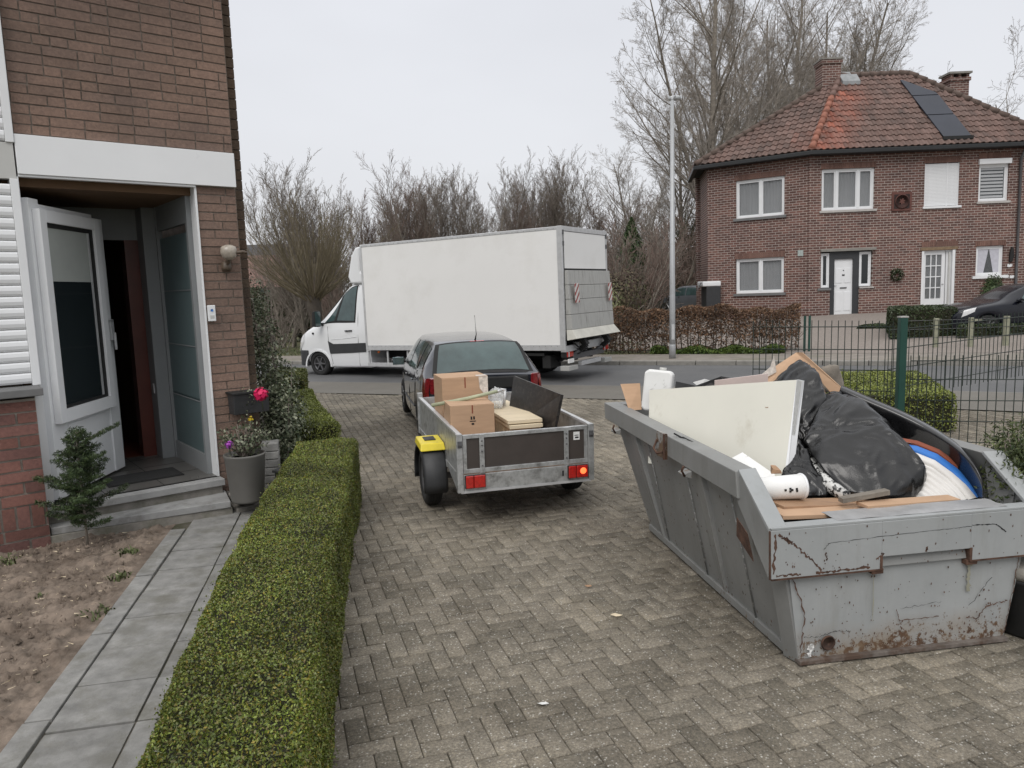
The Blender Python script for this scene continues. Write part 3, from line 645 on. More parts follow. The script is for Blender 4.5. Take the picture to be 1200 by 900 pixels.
# window at the far left: frame, roller shutters, sill
for z0,z1 in ((3.46,5.6),(1.4,3.16)):
    box('shutter_guide',M['white_pvc'],house,.045,.108,-.07,.08,z0,z1,bevel=.004)
    k=0; z=z0+(.02 if z0<2 else .01)
    sl_=MB()
    pr=[(-.040,0),(-.052,.018),(-.057,.046),(-.052,.076),(-.040,.090),(-.02,.090),(-.02,0)]
    sl_.prism(pr,'x',-1.1,.043)
    while z+.094<z1:
        s=sl_.build('shutter_slat',M['white_pvc'],house) if k==0 else link('shutter_slat',s0.data,None,house)
        if k==0: s0=s
        s.location=(0,-.01,z); z+=.0945; k+=1
box('spandrel_panel',M['grey_panel'],house,-1.1,.098,-.055,.06,3.16,3.46,bevel=.003)
box('window_sill',M['sillstone'],house,-1.2,.085,-.36,.0,1.335,1.40,bevel=.006)
# door surround
box('door_post',M['white_pvc'],house,.05,.112,-.045,.11,.30,3.185,bevel=.003)
box('edge_trim',M['white_pvc'],house,1.548,1.568,-.03,.14,.30,3.19)
box('floor',M['tile_floor'],house,.03,1.56,-.05,1.66,.0,.302)
box('threshold_base',M['concrete'],house,.03,1.56,-.05,.1,-.1,.22)
for x in (.53,1.04): box('tile_joint',M['black'],house,x,x+.006,-.0,1.66,.3015,.3035)
for y in (.45,.95,1.42): box('tile_joint',M['black'],house,.1,1.53,y,y+.006,.3015,.3035)
box('ceiling',M['hall_wall'],house,.03,1.6,.1,1.7,3.12,3.2)
box('vestibule_wall',M['hall_wall'],house,.0,.05,.1,1.75,.3,3.2)
# side light: frosted glass wall on the right of the vestibule
sl_=box('side_frame',M['jamb'],house,1.50,1.55,.13,.19,.30,3.12)
box('side_rail',M['jamb'],house,1.50,1.55,.19,1.30,.30,.50); box('side_rail',M['jamb'],house,1.50,1.55,.19,1.30,2.86,3.12); box('side_frame',M['jamb'],house,1.49,1.55,1.26,1.30,.30,3.12)
for z in (.5,1.05,1.62,2.2): box('frosted_pane',M['frosted'],house,1.52,1.54,.19,1.26,z+.004,min(z+.58,2.86)-.004)
for z in (1.05,1.62,2.2): box('glazing_bar',M['jamb'],house,1.512,1.548,.19,1.26,z-.006,z+.003)
box('door_jamb',M['jamb'],house,1.36,1.55,1.30,1.56,.30,3.12,bevel=.004)
b=MB().box(1.352,1.36,1.40,1.44,1.05,1.16).build('lock_plate',M['alu'],house)
box('frame_head',M['jamb'],house,.05,1.36,1.56,1.64,2.78,3.12)
# hall beyond
box('hall_wall',M['brown_door'],house,1.22,1.36,1.56,1.75,.3,2.78); box('hall_wall',M['hall_wall'],house,1.36,1.42,1.7,4.6,.3,2.9)
box('hall_wall',M['hall_wall'],house,.0,1.42,4.6,4.7,.3,2.9); box('hall_wall',M['hall_wall'],house,-.1,.0,1.7,4.6,.3,2.9); box('hall_ceiling',M['hall_wall'],house,-.1,1.42,1.7,4.7,2.9,3.)
box('hall_floor',M['red_tile'],house,.0,1.4,1.66,4.6,.2,.304); box('inner_frame',M['jamb'],house,1.12,1.16,2.3,2.36,.3,2.6); box('inner_frame',M['white_pvc'],house,1.04,1.07,2.4,2.44,.3,2.6)
box('hall_wall',M['hall_wall'],house,.05,.5,1.64,1.72,.3,3.1)
# the open glazed door leaf
leaf=thing('door',None,None); leaf.parent=house; leaf.location=(.135,.03,0); leaf.rotation_euler=(0,0,math.atan2(1.06,.76)); LW=1.30
def dbox(n,m,x0,x1,y0,y1,z0,z1,bevel=.003): return box(n,m,leaf,x0,x1,y0,y1,z0,z1,bevel=bevel)
dbox('stile',M['white_pvc'],0,.16,-.035,.035,.33,3.02); dbox('stile',M['white_pvc'],LW-.20,LW,-.035,.035,.33,2.95)
dbox('rail',M['white_pvc'],.16,LW-.20,-.035,.035,2.74,2.98); dbox('rail',M['white_pvc'],.16,LW-.20,-.035,.035,1.12,1.24); dbox('panel',M['white_pvc'],.16,LW-.20,-.02,.02,.33,1.12)
dbox('raised_panel',M['white_pvc'],.28,LW-.30,-.032,-.02,.50,.98,.008)
# projecting opening window in the leaf, with blind behind the glass
dbox('sash',M['white_pvc'],.05,.15,-.10,-.036,1.02,2.93); dbox('sash',M['white_pvc'],LW-.30,LW-.20,-.10,-.036,1.02,2.93); dbox('sash',M['white_pvc'],.15,LW-.30,-.10,-.036,2.82,2.93); dbox('sash',M['white_pvc'],.15,LW-.30,-.10,-.036,1.02,1.14)
dbox('gasket',M['black'],.15,.185,-.075,-.04,1.14,2.82,0); dbox('gasket',M['black'],LW-.36,LW-.30,-.075,-.04,1.14,2.82,0); dbox('gasket',M['black'],.185,LW-.36,-.075,-.04,2.78,2.82,0); dbox('gasket',M['black'],.185,LW-.36,-.075,-.04,1.14,1.17,0)
dbox('glazing_bead',M['alu'],LW-.40,LW-.37,-.072,-.05,1.17,2.78,0)
dbox('glass',M['darkglass'],.185,LW-.36,-.066,-.058,1.17,2.30,0); dbox('blind',M['blind'],.185,LW-.40,-.066,-.056,2.302,2.78,0)
hd=MB().box(LW-.10,LW-.03,-.075,-.036,1.70,1.92).bar((LW-.065,-.09,1.60),(LW-.065,-.09,1.78),.022); hd.bar((LW-.10,-.06,1.90),(LW-.03,-.06,1.90),.03); hd.build('handle',M['alu'],leaf,bevel=.004)
# steps
def steps():
    MB().hexa([(.03,-.15,.235),(1.57,-.19,.235),(1.57,.0,.235),(.03,.0,.235),(.03,-.15,.302),(1.57,-.19,.302),(1.57,.0,.302),(.03,.0,.302)]).build('step_slab',M['bluestone'],house,bevel=.006)
    MB().hexa([(.03,-.11,.12),(1.55,-.15,.12),(1.55,.0,.12),(.03,.0,.12),(.03,-.11,.234),(1.55,-.15,.234),(1.55,.0,.234),(.03,.0,.234)]).build('riser',M['concrete'],house)
    MB().hexa([(.04,-.25,.09),(1.50,-.53,.09),(1.60,-.06,.09),(.04,-.05,.09),(.04,-.25,.155),(1.50,-.53,.155),(1.60,-.06,.155),(.04,-.05,.155)]).build('step_slab',M['bluestone'],house,bevel=.006)
    MB().hexa([(.02,-.27,-.1),(1.52,-.51,-.1),(1.60,.0,-.1),(.02,.0,-.1),(.02,-.27,.088),(1.52,-.51,.088),(1.60,.0,.088),(.02,.0,.088)]).build('riser',M['concrete'],house,bevel=.004)
steps()
mt_=thing('doormat','dark doormat lying inside the open front door','doormat',(*FW(.93,.50),.304),AF); box('pile',M['mat_rubber'],mt_,-.30,.36,-.20,.20,0,.014,bevel=.004); box('border',M['black'],mt_,-.32,.38,-.22,.22,-.001,.008)
# stone blocks the pot stands on, beside the steps
def stones():
    r=thing('stone_plinth','rough grey stone slabs beside the doorstep under the big pot','stone slabs',(*FW(1.8,-.15),0),AF)
    for x0,x1,y0,y1,z0,z1,m in ((-.20,.10,-.30,.12,.07,.135,'concrete'),(.11,.42,-.27,.12,.07,.13,'concrete'),(-.24,.12,-.36,.10,-.02,.065,'concrete'),(.13,.46,-.33,.1,-.02,.06,'concrete')):
        MB().box(x0,x1,y0,y1,z0,z1).build('stone_slab',M[m],r,bevel=.018)
stones()
# wall lamp, bell, planter
lx,lz=1.80,2.50
lamp=thing('wall_lamp','brown outdoor wall lamp with frosted glass shade on the brick pier','wall lamp',(*FW(lx,-.03),lz),AF)
MB().lathe((0,0,-.12),[(.0,0),(.045,.0),(.05,.03),(.04,.09),(.0,.1)],16).build('bracket',M['lampbrown'],lamp); MB().tube([(0,.0,-.05),(0,-.07,-.05),(0,-.10,.0)],.014,8).build('arm',M['lampbrown'],lamp)
MB().lathe((0,-.10,-.02),[(.03,0),(.065,.03),(.08,.08),(.07,.13),(.03,.15)],20).build('shade',M['lampglass'],lamp); MB().tube([(.03,-.12,.05),(.12,-.16,.06),(.16,-.16,.05)],[.022,.016,.012],8).build('sensor',M['lampbrown'],lamp)
bell=thing('doorbell','small white doorbell button on the brick pier by the doorway','doorbell',(*FW(1.615,-.035),1.88),AF)
box('housing',M['white_pvc'],bell,-.037,.037,-.02,.012,0,.16,bevel=.006); MB().lathe((0,-.026,.11),[(.013,0),(.012,.006)],12,'y').build('button',M['blue'],bell); box('name_slot',M['grey_panel'],bell,-.02,.02,-.0225,-.019,.03,.06)
pl=thing('wall_planter','black trough planter fixed to the corner of the brick pier','planter',(*FW(1.91,-.12),.93),AF)
MB().prism([(-.08,.0),(.08,.0),(.10,.22),(-.10,.22)],'x',-.20,.16).build('trough',M['dark_plastic'],pl,bevel=.006); box('rim',M['black'],pl,-.215,.175,-.11,.11,.205,.225,bevel=.004)
def flower(name,lab,cat,c,mt,n,s,seed,r_=.5):
    r=np.random.RandomState(seed); D=r.normal(size=(n,3)); D/=np.linalg.norm(D,axis=1,keepdims=True); Pn=D*s*r.uniform(.4,1,(n,1)); V,Fq=leaves(Pn,D,s*.9,seed,.7,.8)
    o=thing(name,lab,cat,c); link('petals',npmesh('petals',V,Fq),mt,o); MB().tube([(0,0,0),(.01,.0,-s*2.2)],.004,5).build('stem',M['laurel'],o); return o
flower('geranium','bright pink geranium bloom above the black wall planter','flower',P(306,462,7.35),M['pinkpetal'],60,.075,3)
flower('petunia','small purple bloom hanging at the left rim of the grey pot','flower',P(268,521,6.75),M['purplepetal'],30,.04,4)
flower('pansy','small yellow bloom in the grey pot beside the doorway','flower',P(294,491,6.85),M['yellowpetal'],20,.028,5)
# grey pot with its plants
pc=P(290,576,7.05); pc.z=.135
pot=thing('plant_pot','tall tapered taupe plastic pot standing beside the doorstep','plant pot',pc)
MB().lathe((0,0,0),[(.150,0),(.155,.02),(.190,.44),(.198,.455),(.196,.47),(.18,.47),(.175,.42)],40).build('shell',M['pot'],pot); MB().lathe((0,0,.40),[(.176,0),(.176,.02)],32).build('earth',M['soil'],pot)
def shrub(name,lab,cat,c,parts,mt,leaf,seed,stems=10,z0=0,flat=.3,stemmat=None,group=None,aspect=.5,inner=.0):
    """leafy plant: parts = ellipsoids (x,y,z,rx,ry,rz,count) relative to c; stems reach up to them"""
    o=thing(name,lab,cat,c,group=group); r=np.random.RandomState(seed); PP=[];NN=[]
    for (x,y,z,rx,ry,rz,n) in parts:
        D=r.normal(size=(n,3)); D/=np.linalg.norm(D,axis=1,keepdims=True); q=r.uniform(inner,1,(n,1))**.5; S=D*q*np.array([rx,ry,rz])
        S+=np.array([[mnoise.noise(Vector(p)*3/max(rx,.2)) for p in D]]).T*D*np.array([rx,ry,rz])*.35
        PP.append(S+np.array([x,y,z])); NN.append(D)
    Pn=np.concatenate(PP); Nn=np.concatenate(NN); V,Fq=leaves(Pn,Nn,leaf,seed,flat,aspect); link('foliage',npmesh('foliage',V,Fq),mt,o,'stuff')
    b=MB(); rr=random.Random(seed)
    for k in range(stems):
        p=parts[rr.randrange(len(parts))]; t=Vector((p[0]+rr.uniform(-.7,.7)*p[3],p[1]+rr.uniform(-.7,.7)*p[4],p[2]+rr.uniform(-.2,.7)*p[5])); s=Vector((rr.uniform(-.3,.3)*p[3]*.4,rr.uniform(-.3,.3)*p[4]*.4,0)); m_=s.lerp(t,.5)+Vector((rr.uniform(-.1,.1),rr.uniform(-.1,.1),.1))*p[5]
        w_=leaf*.22; b.tube([s,m_,t],[w_*1.6,w_,w_*.5],5)
    b.build('stems',stemmat or M['twig'],o,recenter=False); return o
shrub('potted_plant','straggly dry leafy plant growing in the taupe pot','plant',(pc.x,pc.y,pc.z+.42),[(0,0,.13,.20,.18,.16,420),(.12,.03,.2,.18,.14,.13,260),(-.16,0,.2,.10,.08,.12,110),(.0,0,.3,.12,.1,.1,70)],M['varieg'],.034,11,26)
shrub('planter_plant','thin grey leaved plant spilling from the black wall planter','plant',(*FW(1.86,-.15),1.08),[(0,0,.02,.16,.08,.10,160),(-.02,-.05,-.12,.06,.04,.12,60)],M['varieg'],.028,12,14)
vs_=P(322,560,8.0); 
shrub('variegated_shrub','tall variegated evergreen shrub at the corner of the brick house','shrub',(-2.62,8.2,0),[(0,.1,.55,.33,.4,.45,2600),(-.1,.1,1.05,.32,.36,.42,2200),(.02,.0,.85,.30,.3,.3,1200),(-.22,.2,1.55,.26,.3,.45,1400),(-.3,.3,2.0,.2,.22,.35,700),(.1,-.2,.42,.22,.2,.2,500)],M['varieg'],.042,13,24)
# things between pot and shrub
cr=thing('stone_pillar','stack of weathered grey slate pieces behind the taupe pot','stone stack',gp(321,582,.0),15)
for k in range(7): MB().box(-.085,.085,-.12,.12,.005+k*.085,.005+k*.085+.078).build('slate',M['slab'],cr,bevel=.006)
bp=gp(338,560,0); bp=Vector((-2.22,7.25,0)); bc=thing('black_tub','black plastic tub half hidden behind the near hedge','tub',bp,-14)
MB().prism([(-.11,0),(.11,0),(.13,.40),(-.13,.40)],'y',-.14,.14).build('shell',M['black'],bc,bevel=.01); box('rim',M['dark_plastic'],bc,-.145,.145,-.155,.155,.38,.405,bevel=.005)
# young conifer in the bed
def sapling():
    c=gp(103,643,0); o=thing('conifer_sapling','young conifer sapling growing in the bare bed before the doorstep','conifer',(c.x,c.y,-.01))
    Hh=1.06; b=MB(); b.tube([(0,0,0),(.004,0,.3),(-.006,.004,.7),(.0,0,Hh*.95)],[.011,.010,.007,.003],7); b.build('trunk',M['bark'],o,recenter=False)
    r=np.random.RandomState(4); PP=[];NN=[];bb=MB()
    for k in range(62):
        z=.20+.84*(k/62)**.9; rad=(.335*(1-abs((z-.36)/.75)**1.5)) if z>.36 else .17+.8*(z-.2); rad=max(.05,rad)*r.uniform(.5,1.25); a=k*2.399+r.uniform(-.9,.9)
        if k==52: rad=.34; a=.2
        dx,dy=math.cos(a),math.sin(a); up=.35+.5*(z/Hh); tip=Vector((dx*rad,dy*rad,z+rad*up*.6)); bb.tube([(0,0,z),(dx*rad*.5,dy*rad*.5,z+rad*up*.35),tip],[.004,.003,.001],4)
        for q in range(int(1150*rad)):
            t=r.uniform(.12,1); base=Vector((dx*rad*t,dy*rad*t,z+rad*up*.6*t)); sd=(1-t*.5)*.085; off=Vector((-dy,dx,0))*r.uniform(-1,1)*sd; off.z+=r.uniform(-.3,.6)*.035
            PP.append(tuple(base+off)); NN.append((dx*.2,dy*.2,1))
    bb.build('branches',M['twig'],o,recenter=False)
    V,Fq=leaves(np.array(PP),np.array(NN),.036,5,.2,.17); link('foliage',npmesh('foliage',V,Fq),M['conifer'],o,'stuff')
sapling()
# ================================================================ VEHICLES
def lerp_tab(tab,x):
    """smooth interpolation of rows (x, a, b, c ...)"""
    if x<=tab[0][0]: return list(tab[0][1:])
    if x>=tab[-1][0]: return list(tab[-1][1:])
    for i in range(len(tab)-1):
        if tab[i][0]<=x<=tab[i+1][0]:
            p0=tab[max(i-1,0)];p1=tab[i];p2=tab[i+1];p3=tab[min(i+2,len(tab)-1)]; h=p2[0]-p1[0]; t=(x-p1[0])/h
            o=[]
            for k in range(1,len(p1)):
                s=(p2[k]-p1[k])/h
                a=(p1[k]-p0[k])/(p1[0]-p0[0]) if p1[0]>p0[0] else s; b_=(p3[k]-p2[k])/(p3[0]-p2[0]) if p3[0]>p2[0] else s
                m1=0 if a*s<=0 else 2*a*s/(a+s); m2=0 if b_*s<=0 else 2*b_*s/(b_+s)
                if i==0: m1=s
                if i==len(tab)-2: m2=s
                o.append((2*t**3-3*t*t+1)*p1[k]+(t**3-2*t*t+t)*h*m1+(-2*t**3+3*t*t)*p2[k]+(t**3-t*t)*h*m2)
            return o
class Loft:
    """car body surface: tab rows = (x, z_bottom, z_belt, z_top, half width at belt, half width at roof); t 0..1 from sill to centre line"""
    def __init__(s,tab,arches,rw): s.tab=tab; s.ar=arches; s.rw=rw; s.L0=tab[0][0]; s.L1=tab[-1][0]
    def S(s,x,t,side=1,off=0.):
        def q(x,t):
            zb,zl,zt,w,wr=lerp_tab(s.tab,x); z0=zb
            for ax in s.ar:
                d=abs(x-ax)
                if d<s.rw: z0=max(z0,.30+math.sqrt(s.rw**2-d*d)*.98)
            k=[(0,w*.955,z0),(.06,w*.985,z0+.03),(.22,w*1.0,z0+(zl-z0)*.35),(.40,w*.995,z0+(zl-z0)*.75),(.5,w*.965,zl),(.78,wr+(w*.965-wr)*.08,zt-(zt-zl)*.12),(.86,wr*.93,zt-(zt-zl)*.015),(.93,wr*.6,zt+.012),(1,0,zt+.022)]
            y,z=lerp_tab([(a,b_,c_) for a,b_,c_ in k],t); return y,z
        y,z=q(x,t)
        if off:
            e=.01; y1,z1=q(x,min(1,t+e)); y0,z0=q(x,max(0,t-e)); ty,tz=y1-y0,z1-z0; y2,z2=q(x+.02,t); y3,z3=q(x-.02,t)
            a=Vector((0,ty,tz)); b_=Vector((.04,y2-y3,z2-z3)); n=b_.cross(a); n=-n if n.y<0 and abs(n.y)>abs(n.z)*.2 or (abs(n.y)<=abs(n.z)*.2 and n.z<0) else n; n.normalize()
            return (x+n.x*off,(y+n.y*off)*side,z+n.z*off)
        return (x,y*side,z)
    def body(s,nx=90,ntt=26):
        xs=set(np.linspace(s.L0,s.L1,nx).tolist())
        for ax in s.ar:
            for k in range(-9,10): xs.add(min(s.L1,max(s.L0,ax+s.rw*math.sin(k/9*math.pi/2))))
        xs=sorted(xs); ts=sorted(set(np.linspace(0,1,ntt).tolist()+[.06,.5,.78,.86])); m=len(ts); b=MB(); vs=[]; fs=[]
        for x in xs:
            row=[s.S(x,t,1) for t in ts]+[s.S(x,t,-1) for t in reversed(ts[:-1])]; vs+=row
        k=2*m-1
        fs=[(i*k+j,i*k+j+1,(i+1)*k+j+1,(i+1)*k+j) for i in range(len(xs)-1) for j in range(k-1)]
        b.add(vs,fs,True); b.add([vs[j] for j in range(k)],[tuple(range(k))]); b.add([vs[(len(xs)-1)*k+j] for j in range(k)],[tuple(range(k-1,-1,-1))])
        return b
    def patch(s,name,m,root,outline,side=1,off=.006,n=7,label=None,both=False,flat=False):
        """quad patch between four (x,t) corners: a b c d"""
        b=MB(); a_,b_,c_,d_=[Vector(p) for p in outline]; vs=[]
        for i in range(n+1):
            for j in range(n+1):
                p=(a_.lerp(b_,i/n)).lerp(d_.lerp(c_,i/n),j/n); vs.append(s.S(p.x,p.y,side,off))
        b.add(vs,[(i*(n+1)+j,(i+1)*(n+1)+j,(i+1)*(n+1)+j+1,i*(n+1)+j+1) for i in range(n) for j in range(n)],True)
        return b.build(name,m,root,label=label)
    def strip(s,name,m,root,pts,wd,side=1,off=.004):
        b=MB(); P0=[Vector(s.S(p[0],p[1],side,off)) for p in pts]; b.tube(P0,wd,4,False); return b.build(name,m,root)
def wheel(root,x,y,r,wd,rim='rim',spokes=5,side=1,rr=.62,name='wheel'):
    o=thing(name,None,None); o.parent=root; o.location=(x,y,r); sd=side
    pr=[(r*.66,-wd/2),(r*.86,-wd/2),(r*.965,-wd*.42),(r,-wd*.3),(r,wd*.3),(r*.965,wd*.42),(r*.86,wd/2),(r*.66,wd/2),(r*.64,wd*.3)]
    b=MB().lathe((0,0,0),pr,36,'y'); b.build('tyre',M['tyre'],o)
    b=MB()
    for k in range(3): b.lathe((0,0,0),[(r*1.003,(-.18+k*.18)*wd-.004),(r*1.003,(-.18+k*.18)*wd+.004)],36,'y')
    b.build('tread_groove',M['black'],o)
    f=wd*.42*sd; b=MB().lathe((0,0,0),[(r*rr*1.05,f*.2-.01),(r*rr*1.06,f*.6),(r*rr,f*1.02),(r*rr*.9,f*.95),(r*rr*.86,f*.3),(0.02,f*.25)],36,'y')
    b.build('rim',M[rim],o)
    b=MB(); hub=(0,f*.55,0)
    for k in range(spokes):
        a=k/spokes*6.283; b.bar((0,f*.75,0),(math.cos(a)*r*rr*.93,f*.95,math.sin(a)*r*rr*.93),.03 if spokes<8 else .022,.05,up=(0,1,0))
    b.lathe((0,f*.72,0),[(r*.17,-.02),(r*.17,.02),(r*.08,.025*sd if 0 else .025)],20,'y'); b.build('spokes',M[rim],o)
    return o
# ---------------- dark MPV towing the trailer
def dark_car():
    root=thing('parked_car','dark grey hatchback car coupled to the loaded open trailer','car',(-.36,9.74,0),103,rot=(0,-.004,R(103)))
    tab=[(0,.34,.95,.97,.72,.60),(.06,.30,.97,1.0,.79,.60),(.20,.27,.985,1.14,.815,.585),(.36,.26,.99,1.30,.825,.575),(.52,.25,.985,1.385,.83,.57),(.8,.24,.98,1.41,.83,.575),(1.5,.22,.96,1.43,.835,.58),(2.3,.21,.94,1.42,.83,.575),(2.75,.21,.93,1.34,.825,.57),(3.1,.22,.92,1.16,.815,.60),(3.38,.22,.90,1.0,.80,.66),(3.6,.22,.85,.92,.79,.66),(4.0,.22,.72,.80,.74,.58),(4.2,.26,.62,.66,.62,.45),(4.26,.32,.56,.58,.5,.35)]
    L=Loft(tab,(.72,3.32),.36); L.body().build('body',M['carpaint'],root)
    for s in (1,-1):
        for a,b_ in ((.72,1),(3.32,1)): wheel(root,a,s*.735,.305,.19,'rim',5,s)
        L.patch('side_window',M['carglass'],root,((2.98,.52),(1.93,.53),(2.05,.77),(2.66,.77)),s)
        L.patch('side_window',M['carglass'],root,((1.86,.53),(.98,.53),(1.05,.77),(1.95,.77)),s)
        L.patch('quarter_window',M['carglass'],root,((.90,.54),(.50,.56),(.62,.75),(.96,.77)),s)
        L.strip('door_seam',M['black'],root,[(1.9,.08),(1.9,.3),(1.9,.52)],.004,s); L.strip('door_seam',M['black'],root,[(3.02,.08),(3.05,.3),(3.0,.52)],.004,s); L.strip('door_seam',M['black'],root,[(1.12,.22),(1.0,.34),(.93,.52)],.004,s)
        L.strip('side_moulding',M['dark_plastic'],root,[(1.15+.2*k,.2) for k in range(9)],.014,s)
        for x in (1.2,2.15): b=MB().bar(L.S(x,.43,s,.022),L.S(x+.16,.43,s,.022),.022,.02); b.build('door_handle',M['carpaint'],root,bevel=.005)
        L.patch('tail_light',M['darkred'],root,((.02,.33),(.22,.36),(.15,.50),(.02,.49)),s,.009)
        y=.86*s; mi=thing('wing_mirror',None,None); mi.parent=root; mi.location=(2.72,y,.98)
        MB().lathe((0,.07*s,0),[(.02,-.09),(.075,-.06),(.085,.0),(.07,.06),(.03,.10)],16,'y',sq=.75).build('shell',M['carpaint'],mi); MB().box(-.084,-.076,.07*s-.09,.07*s+.09,-.062,.062).build('glass',M['mirrorglass'],mi,bevel=.012); MB().bar((0,-.06*s,-.02),(0,.03*s,-.01),.03).build('arm',M['black'],mi)
    # tailgate: window, black band, lights, bumper
    def rear(name,m,pts,off=.006,n=6):
        b=MB(); vs=[]
        (x0,y0,y1),(x1,y2,y3)=pts # lower edge, upper edge
        for i in range(n+1):
            x=x0+(x1-x0)*i/n
            for j in range(13):
                yy=(y0+(y2-y0)*i/n)*(1-j/12)+(y1+(y3-y1)*i/n)*j/12
                zt=lerp_tab(L.tab,x)[2]; wr=lerp_tab(L.tab,x)[4]; z=zt+.02-.03*(abs(yy)/wr)**3; vs.append((x-off*.9,yy,z+off))
        b.add(vs,[(i*13+j,i*13+j+1,(i+1)*13+j+1,(i+1)*13+j) for i in range(n) for j in range(12)],True); return b.build(name,m,root)
    rear('window_surround',M['black'],((.045,.70,-.70),(.53,.575,-.575)),.004)
    rear('rear_window',M['carglass'],((.09,.63,-.63),(.47,.53,-.53)),.010)
    rear('brake_light',M['redlens'],((.49,.10,-.10),(.515,.10,-.10)),.012,2)
    box('tailgate_band',M['black'],root,-.022,.02,-.60,.60,.80,.965,bevel=.02); box('number_plate',M['whitefoam'],root,-.034,-.02,-.26,.26,.62,.72)
    box('rear_bumper',M['carpaint'],root,-.07,.06,-.74,.74,.30,.56,bevel=.05)
    for s in (1,-1): MB().prism([(-.03,.62*s),(.05,.70*s),(.06,.765*s),(-.0,.725*s),(-.03,.66*s)] if s>0 else [(-.03,.66*s),(-.0,.725*s),(.06,.765*s),(.05,.70*s),(-.03,.62*s)],'z',.77,.985).build('tail_light',M['darkred'],root,bevel=.01)
    MB().tube([(.62,0,1.42),(.52,0,1.50),(.60,0,1.76)],[.012,.006,.0035],6).build('aerial',M['black'],root)
    MB().bar((.3,0,.42),(-.30,0,.42),.06).lathe((-.30,0,.45),[(.025,0),(.025,.05),(.015,.07)],12).build('tow_bar',M['black'],root)
    box('underbody',M['black'],root,.3,4.0,-.62,.62,.18,.4)
    for k in range(2): MB().box(1.3,1.5,-.45+.5*k,-.05+.5*k,.5,1.25).build('seat_back',M['dark_plastic'],root,bevel=.05)
dark_car()
